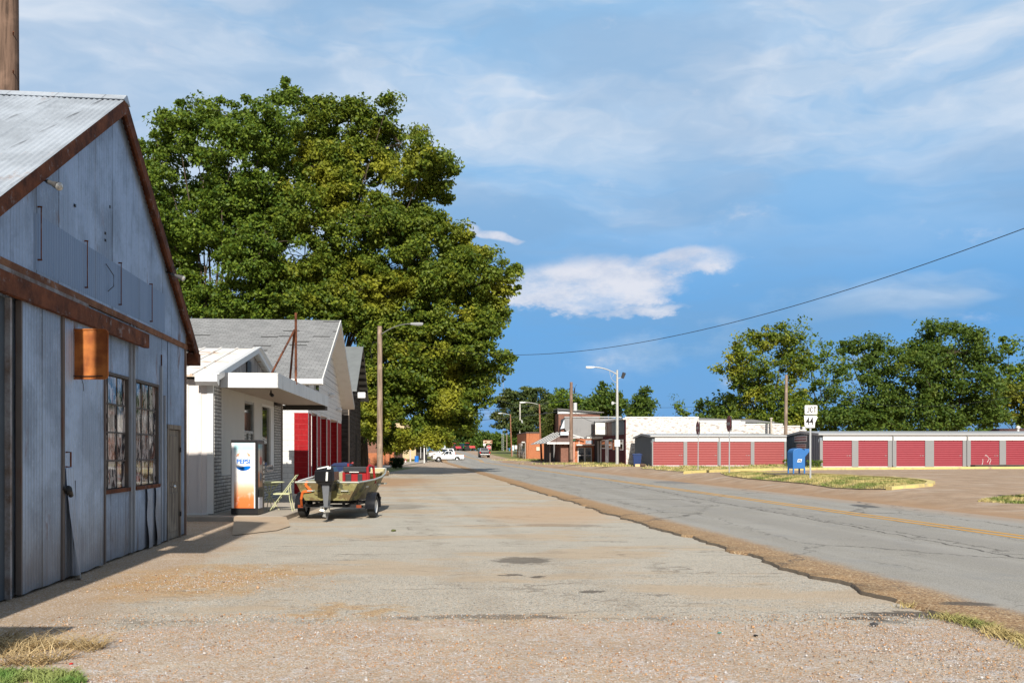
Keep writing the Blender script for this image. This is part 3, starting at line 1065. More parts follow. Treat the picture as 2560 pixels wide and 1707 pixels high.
# weeds along the broken road edge, near right
wp = []
rr = random.Random(4)
for _ in range(3000):
    y = rr.uniform(6.6, 9.3)
    if mnoise.noise(Vector((y * 1.5, 0, 1))) < -0.1:
        continue
    x = 11.33 - 0.1136 * y + dleft(y) - abs(rr.gauss(0, 0.09)) - 0.01
    wp.append((x, y, 0.0))
tag(blades('weeds', np.array(wp), 0.065, 0.0045, 1.3, grassmat('edge weeds', (0.12, 0.18, 0.04), (0.30, 0.32, 0.10), (0.45, 0.36, 0.16)), 3), 'short weeds growing along the broken edge of the road', 'weeds', kind='stuff')
for (px, py, sx, sy, k, lb) in [(1950, 1165.5, 3.0, 1.0, 700, 'pole'), (1462, 1160, 4.2, 1.6, 1500, 'doors'), (1530, 1165.5, 2.6, 1.0, 900, 'lamp'), (1330, 1150, 5.0, 3.0, 1800, 'brick'), (1345, 1152, 3, 2, 600, 'rust')]:
    c = gp(px, py)
    a = np.array([(c.x + rr.gauss(0, sx * 0.45), c.y + rr.gauss(0, sy * 0.5), G(c.x, c.y)) for _ in range(k)])
    names = {'pole': 'weeds between the storage units and the tarred corner', 'doors': 'weeds in front of the glass doors of the orange brick building',
             'lamp': 'weeds around the foot of the tall white street lamp', 'brick': 'grass in front of the far orange brick building', 'rust': 'grass round the foot of the rusty lamp post'}
    tag(blades('weeds', a, 0.20, 0.03, 0.6, MG1, k), names[lb], 'weeds', kind='stuff')

# loose stones in the foreground
rs = np.random.default_rng(2)
k = 26000
sx = rs.uniform(-4.4, 4.9, k)
sy = 5.9 + 3.0 * rs.uniform(0, 1, k) ** 0.9
keep = np.array([mnoise.noise(Vector((a * 0.8, b * 1.1, 0))) + rr.uniform(-0.5, 0.35) > -0.28 for a, b in zip(sx, sy)])
sx, sy = sx[keep], sy[keep]
k2 = 2600
ex, ey = rs.normal(-3.7, 0.62, k2), rs.normal(11.2, 0.65, k2)
sx, sy = np.concatenate([sx, ex]), np.concatenate([sy, ey])
k = len(sx)
sz = rs.lognormal(np.log(0.0058), 0.38, k)
octv = np.array([(1, 0, 0), (0.2, 1, 0.1), (-1, 0.1, 0), (0, -0.9, 0.1), (0.1, 0, 0.75), (0, 0, -0.6)])
ang = rs.uniform(0, 2 * np.pi, k)
ca, sa = np.cos(ang), np.sin(ang)
V = np.empty((k, 6, 3))
asp = rs.uniform(0.6, 1.0, k)
for i, v in enumerate(octv):
    jx = v[0] * rs.uniform(0.75, 1.25, k)
    jy = v[1] * asp * rs.uniform(0.75, 1.25, k)
    V[:, i, 0] = sx + sz * (jx * ca - jy * sa)
    V[:, i, 1] = sy + sz * (jx * sa + jy * ca)
    V[:, i, 2] = sz * (v[2] + 0.35)
fo = np.array([(0, 1, 4), (1, 2, 4), (2, 3, 4), (3, 0, 4), (1, 0, 5), (2, 1, 5), (3, 2, 5), (0, 3, 5)])
Fa = (np.arange(k)[:, None, None] * 6 + fo[None]).reshape(-1, 3)
m_, n, b = newmat('pebbles')
rnd = n.node('ShaderNodeNewGeometry').outputs['Random Per Island']
setb(n, b, n.ramp(rnd, [(0.0, (0.16, 0.12, 0.10)), (0.15, (0.42, 0.22, 0.10)), (0.35, (0.48, 0.36, 0.26)), (0.55, (0.50, 0.28, 0.13)), (0.7, (0.46, 0.42, 0.38)), (0.9, (0.56, 0.54, 0.53)), (1.0, (0.42, 0.42, 0.46))]), 0.8, 0, None, 0.3)
tag(npmesh('gravel', V.reshape(-1, 3), Fa, m_), 'loose tan and grey gravel covering the foreground', 'gravel', kind='stuff')

# small litter in the foreground
for (px, py, c, s, lb) in [(1889, 1590, (0.02, 0.02, 0.02), 0.022, 'black flat scrap lying on the gravel'), (2186, 1563, (0.06, 0.06, 0.065), 0.035, 'lump of dark broken asphalt by the road edge'),
                           (178, 1660, (0.5, 0.02, 0.02), 0.016, 'tiny red scrap near the grass at bottom left'), (27, 1590, (0.6, 0.6, 0.58), 0.03, 'white stone in the barn shadow at far left'),
                           (983, 1328, (0.10, 0.11, 0.03), 0.05, 'small clump of green weed on the lot'), (1798, 1583, (0.10, 0.25, 0.22), 0.02, 'small teal scrap on the gravel')]:
    g0 = gp(px, py)
    mb = MB()
    r2 = random.Random(px)
    mb.sphere((g0.x, g0.y, g0.z + s * 0.35), s, s * 0.7, s * 0.4, 7, 5)
    mb.v = [v + Vector((r2.uniform(-1, 1), r2.uniform(-1, 1), r2.uniform(-0.5, 0.8))) * s * 0.25 for v in mb.v]
    tag(mb.build('debris', plain('debris %d' % px, c, 0.9, 0, 0.3, 30), origin=g0), lb, 'debris')

# ================================================================== CORRUGATED BARN
MWALL = ironmat('galvanised wall', (0.34, 0.43, 0.57), 0.24, 0.55, 0.35, 0.45)
MROOF = ironmat('galvanised roof', (0.40, 0.44, 0.49), 0.26, 0.5, 0.3, 0.2, roof=True)
MRUST = rustmat('rusty steel', (0.055, 0.022, 0.015), (0.19, 0.068, 0.032), 0.45, 3.0)
MDOOR = ironmat('galvanised door', (0.38, 0.47, 0.60), 0.18, 0.5, 0.35, 0.3)
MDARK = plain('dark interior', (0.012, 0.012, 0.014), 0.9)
MBLK = plain('black metal', (0.02, 0.02, 0.022), 0.45, 0.2)
MWHITE = plain('white paint', (0.72, 0.72, 0.70), 0.6, 0, 0.06, 3, 0, 40, 0.25, (0.45, 0.43, 0.38))
MCHROME = plain('bright metal', (0.7, 0.7, 0.7), 0.25, 0.9)
MOLDW = woodmat('weathered wood', (0.30, 0.26, 0.21), (0.13, 0.10, 0.08))

BX, BY = -5.352, 8.5
FB = frame(BX, BY, -0.1094)
PK_S, PK_Z = 4.87, 6.85
SL_N, SL_F = 0.64, 0.715


def rl(s):      # roofline
    return PK_Z - (SL_N * (PK_S - s) if s < PK_S else SL_F * (s - PK_S))


barn = empty('metal_barn', (BX, BY, 0), 'blue grey corrugated iron barn with a steep gable and rusty trim', 'barn')
openings = [(4.17, 5.40, 1.06, 2.72), (5.80, 7.04, 1.06, 2.72), (7.70, 8.51, 0.0, 2.03)]
WAVE = 0.0762


def wavey(s, amp=0.009):
    # sheets: flat-ish pans with small corrugation, overlap step at every sheet edge
    ph = (s / 0.66) % 1.0
    return -amp * math.sin(2 * math.pi * s / WAVE) - 0.006 * (1 - ph)


def corr(name, s0, s1, zf0, zf1, matl, parent, out=0.0, amp=0.009, holes=(), xf=FB, ds=0.0127, bend=None):
    V, Fq = [], []
    k = int((s1 - s0) / ds)
    M_ = xf
    off = WO[parent]

    def add(s, z, dy):
        p = M_ @ Vector((s, dy, z))
        V.append(tuple(p - off))
        return len(V) - 1
    prev = None
    for i in range(k + 1):
        s = s0 + (s1 - s0) * i / k
        zs = [(zf0(s), zf1(s))]
        for (a, b_, c, d_) in holes:
            if a < s < b_:
                zs = [(zf0(s), c), (d_, zf1(s))]
        segs = []
        for (a, b_) in zs:
            if b_ - a < 0.01:
                segs.append(None)
                continue
            col_ = []
            nz = 7 if bend else 3
            for j in range(nz):
                z = a + (b_ - a) * j / (nz - 1)
                dy = -out + wavey(s, amp)
                if bend:
                    dy += bend(s, z)
                dy += 0.006 * mnoise.noise(Vector((s * 1.3, z * 0.9, 2)))
                col_.append(add(s, z, dy))
            segs.append(col_)
        if prev is not None and len(prev) == len(segs):
            for A, B in zip(prev, segs):
                if A and B:
                    for j in range(len(A) - 1):
                        Fq.append((A[j], B[j], B[j + 1], A[j + 1]))
        prev = segs
    me = bpy.data.meshes.new(name)
    me.from_pydata(V, [], Fq)
    me.materials.append(matl)
    o = bpy.data.objects.new(name, me)
    COL.objects.link(o)
    o.parent = parent
    WO[o] = off
    return o


def base_z(s):
    return 0.03 + 0.02 * mnoise.noise(Vector((s * 3, 0, 0)))


EAVE_L = 3.60
corr('wall', 0.0, 8.95, base_z, lambda s: EAVE_L + 0.02, MWALL, barn, 0.0, 0.007, openings)
corr('gable_wall', 0.0, 8.95, lambda s: min(EAVE_L, rl(s) - 0.2), lambda s: max(rl(s) - 0.04, EAVE_L), MWALL, barn, 0.02, 0.006)
# body behind the facade: side and back walls
mb = MB(FB)
mb.prism([(0.02, 0), (8.93, 0), (8.93, rl(8.93) - 0.12), (PK_S, PK_Z - 0.15), (0.02, rl(0.02) - 0.12)], 'y', 8.9, 9.0)
mb.box(0.0, 0.03, 0.0, 9.0, 0, rl(0) - 0.08)
mb.box(8.92, 8.95, 0.0, 9.0, 0, rl(8.95) - 0.08)
mb.build('side_wall', MWALL, barn)
# dark screen added inside so that windows look into darkness
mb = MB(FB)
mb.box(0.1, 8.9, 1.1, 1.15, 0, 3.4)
mb.build('dark_screen', MDARK, barn)
# roof: two corrugated planes


def roofplane(name, s_e, z_e, far):
    V, Fq = [], []
    k = int(9.6 / 0.019)
    off = WO[barn]
    for i in range(k + 1):
        y = -0.16 + 9.5 * i / k
        dz = 0.012 * math.sin(2 * math.pi * y / WAVE) + (0.008 if int(y / 0.7) % 2 else 0)
        for (s, z) in [(PK_S, PK_Z), ((PK_S + s_e) / 2, (PK_Z + z_e) / 2), (s_e, z_e)]:
            p = FB @ Vector((s, y, z + dz))
            V.append(tuple(p - off))
    for i in range(k):
        for j in range(2):
            a = i * 3 + j
            Fq.append((a, a + 1, a + 4, a + 3))
    me = bpy.data.meshes.new(name)
    me.from_pydata(V, [], Fq)
    me.materials.append(MROOF)
    o = bpy.data.objects.new(name, me)
    COL.objects.link(o)
    o.parent = barn
    WO[o] = off
    return o


roofplane('roof', -0.35, rl(-0.35) + 0.02, False)
roofplane('roof', 9.47, rl(9.47) + 0.02, True)
# ridge cap
mb = MB(FB)
mb.frus(PK_S - 0.16, PK_S + 0.16, -0.17, 9.4, PK_Z - 0.075, PK_S - 0.02, PK_S + 0.02, -0.17, 9.4, PK_Z + 0.035)
mb.build('ridge_cap', MROOF, barn)
# rake boards
mb = MB(FB)
for (s0, s1) in ((PK_S, -0.37), (PK_S, 9.5)):
    z0, z1 = PK_Z - 0.005, rl(s1) - 0.005
    mb.prism([(s0, z0), (s1, z1), (s1, z1 - 0.19), (s0, z0 - 0.23)], 'y', -0.155, -0.115)
    mb.prism([(s0, z0 - 0.03), (s1, z1 - 0.03), (s1, z1 - 0.06), (s0, z0 - 0.06)], 'y', -0.115, 0.02)
mb.build('rake_trim', MRUST, barn)
mb = MB(FB)
mb.prism([(9.30, rl(9.47)), (9.50, rl(9.47) - 0.02), (9.50, rl(9.47) - 0.24), (9.34, rl(9.47) - 0.18)], 'y', -0.17, 9.3)
mb.build('eave_trim', MRUST, barn)
# flashing band at eave level and door track
mb = MB(FB)
mb.box(-0.3, 9.0, -0.045, -0.012, 3.585, 3.675)
mb.build('flashing', rustmat('rusty flashing', (0.12, 0.05, 0.03), (0.26, 0.13, 0.07), 0.7, 3), barn)
mb = MB(FB)
mb.box(-0.5, 6.0, -0.17, -0.09, 3.27, 3.47)
mb.box(-0.5, 6.0, -0.17, -0.02, 3.47, 3.49)
for s in (1.2, 2.3, 3.4, 4.6, 5.7):
    mb.box(s, s + 0.05, -0.085, -0.0, 3.3, 3.52)
mb.build('door_track', MRUST, barn)
MLEDGE = rustmat('weathered ledger', (0.16, 0.11, 0.08), (0.34, 0.35, 0.37), 0.8, 3)
mb = MB(FB)
mb.box(0.0, 3.6, -0.06, -0.02, 3.49, 3.585)
mb.build('ledger_board', MLEDGE, barn)
# sliding doors, hung proud of the wall
gap = 1.42


def bend_r(s, z):
    a = max(0.0, 1.0 - abs(s - 3.05) / 0.16) * max(0.0, 1 - z / 1.25) * 0.075
    return -a


d1 = corr('sliding_door', 1.42, 2.60, base_z, lambda s: 3.28, MDOOR, barn, 0.085, 0.006)
d2 = corr('sliding_door', 2.64, 4.14, base_z, lambda s: 3.28, MDOOR, barn, 0.075, 0.005, bend=bend_r)
for d_, a, b_ in ((d1, 1.42, 2.60), (d2, 2.64, 4.14)):
    mb = MB(FB)
    for s in (a, b_):
        mb.box(s - 0.018, s + 0.012, -0.105, -0.045, 0.03, 3.27)
    mb.build('edge_trim', plain('aged edge trim', (0.16, 0.14, 0.13), 0.8, 0.1, 0.3, 4, 0, 40, 0.8, (0.16, 0.07, 0.04)), d_)
# split in the right door sheet: the bent strip curling out
mb = MB(FB)
for i in range(12):
    z0, z1 = 0.04 + i * 0.1, 0.04 + (i + 1) * 0.1
    a0, a1 = 0.17 * (1 - z0 / 1.25) ** 1.3 if z0 < 1.25 else 0, 0.17 * (1 - z1 / 1.25) ** 1.3 if z1 < 1.25 else 0
    mb.face([(2.96, -0.10, z0), (3.04, -0.092, z0), (3.04, -0.092, z1), (2.96, -0.10, z1)])
mb.build('torn_gap', MDARK, d2)
mb = MB(FB)
for i in range(14):
    z0, z1 = 0.0 + i * 0.1, (i + 1) * 0.1
    a0 = 0.16 * max(0, 1 - z0 / 1.4) ** 1.5
    a1 = 0.16 * max(0, 1 - z1 / 1.4) ** 1.5
    mb.face([(2.70 + a0 * 0.3, -0.10 - a0, z0), (2.965, -0.105 - a0 * 0.5, z0), (2.965, -0.105 - a1 * 0.5, z1), (2.70 + a1 * 0.3, -0.10 - a1, z1)])
mb.build('bent_sheet', MDOOR, d2)
mb = MB(FB)
mb.tube([(2.66, -0.11, 1.42), (2.66, -0.17, 1.42), (2.66, -0.17, 1.60), (2.66, -0.11, 1.60)], 0.012, 6)
mb.build('handle', MRUST, d2)
mb = MB(FB)
mb.tube([(2.60, -0.10, 1.16), (2.64, -0.17, 1.12), (2.72, -0.15, 1.06)], 0.03, 8)
mb.sphere((2.64, -0.15, 1.13), 0.05, 0.045, 0.06)
mb.build('padlock', MBLK, d1)
# dark jamb where the left door stops short of the frame
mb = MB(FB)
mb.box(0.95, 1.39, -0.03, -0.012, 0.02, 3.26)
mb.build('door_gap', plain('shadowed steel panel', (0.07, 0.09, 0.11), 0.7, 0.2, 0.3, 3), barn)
mb = MB(FB)
mb.box(1.17, 1.22, -0.085, -0.03, 0.02, 3.26)
mb.build('door_jamb', MLEDGE, barn)
# vertical battens between sheets on the wall
MBAT = plain('pale batten', (0.34, 0.37, 0.41), 0.6, 0.2, 0.2, 3, 0, 40, 0.5, (0.16, 0.09, 0.06))
mb = MB(FB)
for s, z0, z1 in ((5.50, 0.04, 3.58), (5.66, 0.04, 3.58), (7.20, 0.04, 3.1), (7.42, 0.04, 2.6)):
    mb.box(s, s + 0.035, -0.045, -0.01, z0, z1)
mb.build('batten', MBAT, barn)
for q_ in ((7.255, 2.4, 3.3), (5.555, 0.1, 3.2)):
    mb = MB(FB)
    mb.box(q_[0], q_[0] + 0.015, -0.03, -0.012, q_[1], q_[2])
    mb.build('rust_streak', MRUST, barn)
mb = MB(FB)
mb.box(8.91, 8.975, -0.03, 0.05, 0.0, rl(8.95) - 0.1)
mb.build('corner_trim', plain('rusty corner trim', (0.22, 0.16, 0.12), 0.8, 0, 0.35, 4, 0, 40, 0.8, (0.16, 0.06, 0.03)), barn)
# torn lower sheet edges under the second window
for (s0, wd, lift) in ((6.35, 0.34, 0.035), (6.85, 0.34, 0.028)):
    mb = MB(FB)
    for i in range(10):
        z0, z1 = 0.02 + i * 0.1, 0.02 + (i + 1) * 0.1
        f0 = lift * max(0, 1 - z0 / 1.0) + 0.012 * math.sin(z0 * 9)
        f1 = lift * max(0, 1 - z1 / 1.0) + 0.012 * math.sin(z1 * 9)
        mb.face([(s0, -0.03 - f0, z0), (s0 + wd, -0.035, z0), (s0 + wd, -0.035, z1), (s0, -0.03 - f1, z1)])
    mb.build('loose_sheet', MDOOR, barn)
# windows
MPANE = glassmat('glass with junk and reflections', (0.03, 0.035, 0.045), 0.06, junk_reflect=1.0)
MFRM = plain('rusty window bars', (0.10, 0.09, 0.085), 0.8, 0.1, 0.3, 8, 0, 40, 0.6, (0.17, 0.08, 0.04))
rj = random.Random(3)
for (a, b_, c, d_) in openings[:2]:
    wn = empty('window', (BX, BY, 0), None, None)
    wn.location = (0, 0, 0)
    wn.parent = barn
    mb = MB(FB)
    mb.box(a - 0.04, b_ + 0.04, -0.03, 0.05, c - 0.05, c)
    mb.box(a - 0.04, b_ + 0.04, -0.03, 0.05, d_, d_ + 0.04)
    mb.box(a - 0.035, a, -0.028, 0.05, c, d_)
    mb.box(b_, b_ + 0.035, -0.028, 0.05, c, d_)
    for i in (1, 2):
        s = a + (b_ - a) * i / 3
        mb.box(s - 0.011, s + 0.011, 0.01, 0.035, c, d_)
    for i in (1, 2, 3):
        z = c + (d_ - c) * i / 4
        mb.box(a, b_, 0.012, 0.033, z - 0.012, z + 0.012)
    mb.build('frame', MFRM, wn)
    mb = MB(FB)
    mb.box(a - 0.06, b_ + 0.06, -0.05, -0.03, c - 0.06, c + 0.0)
    mb.build('sill', MRUST, wn)
    for i in range(3):
        for j in range(4):
            s0, s1 = a + (b_ - a) * i / 3 + 0.011, a + (b_ - a) * (i + 1) / 3 - 0.011
            z0, z1 = c + (d_ - c) * j / 4 + 0.012, c + (d_ - c) * (j + 1) / 4 - 0.012
            mb = MB(FB)
            t = rj.uniform(-0.006, 0.006)
            mb.face([(s0, 0.022 + t, z0), (s1, 0.022 - t, z0), (s1, 0.022 - t, z1), (s0, 0.022 + t, z1)])
            mb.build('pane', MPANE, wn)
# side door
sd = empty('side_door', (BX, BY, 0), None, None)
sd.location = (0, 0, 0)
sd.parent = barn
MSD = woodmat('weathered door wood', (0.28, 0.24, 0.19), (0.12, 0.10, 0.085))
mb = MB(FB)
mb.box(7.72, 8.49, 0.0, 0.04, 0.02, 2.01)
mb.box(7.80, 8.41, -0.015, 0.0, 0.15, 0.85)
mb.box(7.80, 8.41, -0.015, 0.0, 1.05, 1.9)
mb.build('door_leaf', MSD, sd, bevel=0.006)
mb = MB(FB)
mb.box(7.64, 7.72, -0.03, 0.03, 0, 2.08)
mb.box(8.49, 8.56, -0.03, 0.03, 0, 2.08)
mb.box(7.64, 8.56, -0.034, 0.03, 2.02, 2.10)
mb.build('door_frame', MOLDW, sd)
mb = MB(FB)
mb.tube([(7.83, -0.02, 0.98), (7.83, -0.08, 0.98)], 0.014, 8)
mb.sphere((7.83, -0.09, 0.98), 0.032)
mb.build('handle', MCHROME, sd)
for z in (0.4, 1.6):
    mb = MB(FB)
    mb.box(8.46, 8.52, -0.05, -0.03, z, z + 0.09)
    mb.build('hinge', MBLK, sd)
# old sign hooks on the gable, pale ghost of the sign that hung there
mgh, ng, bg_ = newmat('ghost of old sign')
pz = ng.objc()
setb(ng, bg_, ng.mix(ng.noise(ng.scale(pz, (1, 1, 0.1)), 7, 4), (0.19, 0.26, 0.37), (0.26, 0.33, 0.45)), 0.5, 0.35)
corr('unfaded_patch', 1.95, 7.45, lambda s: 3.66 if False else 3.72, lambda s: min(4.38, rl(s) - 0.3), mgh, barn, 0.0235, 0.006)
for s, z0 in ((2.05, 3.85), (3.55, 3.80), (4.95, 3.80), (6.55, 3.78)):
    mb = MB(FB)
    mb.tube([(s, -0.06, z0), (s, -0.06, z0 + 0.62)], 0.007, 5)
    for z in (z0, z0 + 0.62):
        mb.tube([(s, -0.0, z), (s, -0.07, z)], 0.011, 5)
    mb.build('hook_rail', MRUST, barn)
mb = MB(FB)
mb.tube([(4.35, -0.04, 4.28), (4.52, -0.09, 4.15), (4.55, -0.08, 4.0), (4.40, -0.05, 3.9)], 0.006, 5)
mb.build('loose_wire', MBLK, barn)
for s, z in ((4.55, 5.15), (3.2, 4.8), (4.36, 4.62), (4.36, 4.72)):
    mb = MB(FB)
    mb.box(s - 0.02, s + 0.02, -0.035, -0.02, z - 0.02, z + 0.015)
    mb.build('bolt_hole', MBLK, barn)


def spot(s, y, z, dirv):
    f = empty('flood_light', (BX, BY, 0), None, None)
    f.location = (0, 0, 0)
    f.parent = barn
    b0 = FB @ Vector((s, y, z))
    d = Vector(dirv).normalized()
    mb = MB()
    mb.tube([b0 - d * 0.10, b0], 0.026, 10)
    mb.tube([b0, b0 + d * 0.03, b0 + d * 0.15], [0.025, 0.032, 0.05], 14)
    mb.build('housing', plain('grey lamp housing', (0.12, 0.12, 0.12), 0.5, 0.4), f)
    mb = MB()
    mb.tube([b0 + d * 0.152, b0 + d * 0.156, b0 + d * 0.175], [0.048, 0.044, 0.02], 14)
    mb.build('lens', plain('lamp lens', (0.5, 0.5, 0.48), 0.15, 0.3), f)
    mb = MB()
    mb.tube([b0 - d * 0.10, b0 - d * 0.10 + Vector((-0.14, 0, 0.05))], 0.014, 6)
    mb.build('bracket', MBLK, f)


spot(1.95, -0.22, 4.72, (0.75, -0.45, -0.35))
spot(7.45, -0.22, 4.72, (0.75, -0.15, -0.3))

# rusty blank sign hung on wires from the barn
sg = FB @ Vector((3.05, 0, 0))
sign = empty('rusty_sign', (sg.x, sg.y, 2.55), 'blank rusty orange metal sign sticking out from the barn wall', 'sign')
m_, n, b = newmat('orange rust plate')
p = n.objc()
c = n.mix(n.step(n.noise(p, 3.2, 5, 0.6), 0.35, 0.65), (0.26, 0.075, 0.02), (0.50, 0.17, 0.04))
c = n.mix(n.step(n.noise(p, 2.1, 3, 0.5), 0.58, 0.75), c, (0.75, 0.45, 0.20))
c = n.mix(n.mul(n.step(n.noise(n.scale(p, (1, 1, 0.3)), 9, 4), 0.55, 0.7), 0.5), c, (0.16, 0.05, 0.02))
setb(n, b, c, 0.6, 0, n.bump(n.noise(p, 30, 3), 0.2, 0.005), 0.3)
MRS = m_
mb = MB()
hw, hh, r_ = 0.235, 0.315, 0.05
pts = []
for cx, cz, a0 in ((hw - r_, hh - r_, 0), (-hw + r_, hh - r_, 90), (-hw + r_, -hh + r_, 180), (hw - r_, -hh + r_, 270)):
    for t in range(5):
        a = R(a0 + t * 22.5)
        pts.append((sg.x + 0.27 + cx + r_ * math.cos(a), 2.855 + cz + r_ * math.sin(a)))
mb.prism(pts, 'y', sg.y, sg.y + 0.025)
mb.build('plate', MRS, sign)
mb = MB()
for i in range(len(pts)):
    a, b_ = pts[i], pts[(i + 1) % len(pts)]
    mb.tube([(a[0], sg.y - 0.004, a[1]), (b_[0], sg.y - 0.004, b_[1])], 0.011, 5)
mb.build('rim', MRS, sign)
mb = MB()
mb.tube([(sg.x - 0.12, sg.y + 0.02, 2.60), (sg.x + 0.1, sg.y - 0.02, 2.57), (sg.x + 0.45, sg.y - 0.02, 2.575)], 0.006, 5)
mb.build('wire', MBLK, sign)
mb = MB()
mb.tube([(sg.x - 0.12, sg.y + 0.02, 3.12), (sg.x + 0.08, sg.y, 3.12)], 0.008, 5)
mb.build('wire', MBLK, sign)
mb = MB()
mb.tube([(sg.x + 0.02, sg.y, 2.58), (sg.x - 0.03, sg.y - 0.02, 2.5), (sg.x - 0.14, sg.y - 0.03, 2.42)], 0.004, 4)
mb.build('wire', MBLK, sign)
mb = MB()
mb.tube([(sg.x + 0.16, sg.y, 2.56), (sg.x + 0.2, sg.y - 0.02, 2.47), (sg.x + 0.21, sg.y - 0.03, 2.38)], 0.004, 4)
mb.build('wire', MBLK, sign)

# added shed, unseen beyond the left edge, to shade the bottom left corner
sh = empty('shade_shed', (-5.5, 2.0, 0), 'unseen tin shed added before the barn to shade the bottom left corner', 'shed')
mb = MB()
mb.box(-9.0, -3.72, -3.0, 3.9, 0, 2.75)
mb.build('wall', MWALL, sh)
mb = MB()
mb.prism([(-3.2, 2.7), (4.05, 2.7), (4.05, 2.8), (0.4, 3.7), (-3.2, 2.8)], 'x', -9.1, -3.6)
mb.build('roof', MROOF, sh)

# unseen board on a post, added to throw shade along the barn's foot
ps = empty('shade_board', (-4.3, 4.3, 0), 'unseen tall blank board on a post, added to shade the barn foot', 'sign')
mb = MB()
mb.box(-4.95, -4.50, 4.2, 4.32, 0, 6.9)
mb.build('pole', MRUST, ps)
mb = MB()
mb.box(-4.66, -3.90, 4.2, 4.3, 6.7, 10.4)
mb.build('panel', MWHITE, ps)

# ================================================================== SHOP WITH CANOPY
SX, SY = -7.04, 21.3
FS = frame(SX, SY, -0.072)
shop = empty('canopy_shop', (SX, SY, 0), 'low white shop with flat canopy and ribbed metal end wall', 'shop')
MPINK = plain('ribbed wall paint', (0.70, 0.655, 0.63), 0.55, 0.05, 0.05, 3, 0, 40, 0.3, (0.5, 0.45, 0.42))
L = 9.25
mb = MB(FS)
mb.box(0, 0.06, 0.15, 8.0, 0.14, 3.32)
y = 0.30
while y < 7.8:
    mb.frus(-0.03, 0.0, y, y + 0.07, 0.14, -0.03, 0.0, y, y + 0.07, 3.32)
    y += 0.30
mb.build('end_wall', MPINK, shop)
mb = MB(FS)
mb.box(-0.02, 0.08, 0.03, 0.17, 0.14, 3.34)
mb.box(-0.035, 0.0, 0.15, 8.0, 0.10, 0.16)
mb.build('corner_trim', MWHITE, shop)
MGB = brickmat('grey painted brick', (0.42, 0.40, 0.37), (0.50, 0.48, 0.45), (0.16, 0.15, 0.14), 0.42, 0.085, 0.014, 0.8, 0.3)
mb = MB(FS)
mb.box(0.08, 0.74, 0.02, 0.14, 0.12, 3.3)      # near pilaster
mb.box(0.74, 4.63, 0.02, 0.14, 0.12, 1.02)     # wainscot
mb.box(4.63, 7.55, 0.02, 0.14, 0.12, 1.12)
mb.box(7.55, 8.65, 0.02, 0.14, 0.12, 3.1)
mb.build('brick_front', MGB, shop)
MPANEL = plain('cream panel', (0.58, 0.56, 0.51), 0.6, 0, 0.05, 2, 0, 40, 0.3, (0.45, 0.42, 0.38))
mb = MB(FS)
mb.box(0.74, 3.39, 0.05, 0.14, 1.02, 3.3)
mb.box(4.63, 5.58, 0.05, 0.14, 1.12, 3.3)
mb.box(3.39, 4.63, 0.05, 0.14, 3.02, 3.3)
mb.box(5.58, 7.55, 0.05, 0.14, 3.05, 3.3)
mb.build('front_panel', MPANEL, shop)
MGL = glassmat('shop glass', (0.03, 0.035, 0.03), 0.03)
dr = empty('glass_door', (SX, SY, 0), None, None)
dr.location = (0, 0, 0)
dr.parent = shop
mb = MB(FS)
mb.box(3.41, 4.61, 0.10, 0.11, 0.14, 3.0)
mb.build('pane', MGL, dr)
mb = MB(FS)
for a, b_, c, d_ in ((3.39, 3.45, 0.14, 3.02), (4.57, 4.63, 0.14, 3.02), (3.45, 4.57, 2.96, 3.02), (3.45, 4.57, 2.12, 2.20), (3.98, 4.04, 0.14, 2.12)):
    mb.box(a, b_, 0.07, 0.13, c, d_)
mb.build('frame', plain('grey aluminium', (0.38, 0.39, 0.38), 0.4, 0.5), dr)
wn = empty('shop_window', (SX, SY, 0), None, None)
wn.location = (0, 0, 0)
wn.parent = shop
mb = MB(FS)
mb.box(5.66, 6.95, 0.09, 0.10, 1.14, 3.02)
mb.build('pane', MGL, wn)
mb = MB(FS)
for a, b_, c, d_ in ((5.58, 5.66, 1.12, 3.05), (6.95, 7.05, 1.12, 3.05), (5.66, 6.95, 2.98, 3.05), (5.66, 6.95, 1.06, 1.14)):
    mb.box(a, b_, 0.03, 0.13, c, d_)
mb.box(7.05, 7.55, 0.04, 0.13, 1.12, 3.05)
mb.build('frame', MWHITE, wn)
mb = MB(FS)
mb.box(5.9, 6.9, -0.06, -0.04, 1.02, 1.05)
mb.box(5.9, 6.9, -0.06, -0.04, 1.17, 1.20)
for s in (5.9, 6.88):
    mb.box(s, s + 0.03, -0.06, 0.03, 1.02, 1.20)
mb.build('rail', MCHROME, wn)
mb = MB(FS)
mb.box(8.65, 8.78, -0.02, 0.1, 0.12, 3.2)
mb.box(8.65, L, 0.1, 0.2, 0.12, 3.2)
mb.box(L - 0.1, L, 0.1, 8, 0.12, 3.3)
mb.build('far_post', plain('grey brown post', (0.30, 0.27, 0.25), 0.8), shop)
mb = MB(FS)
mb.box(0.02, L, 7.9, 8.0, 0.12, 3.3)
mb.build('back_wall', MPANEL, shop)
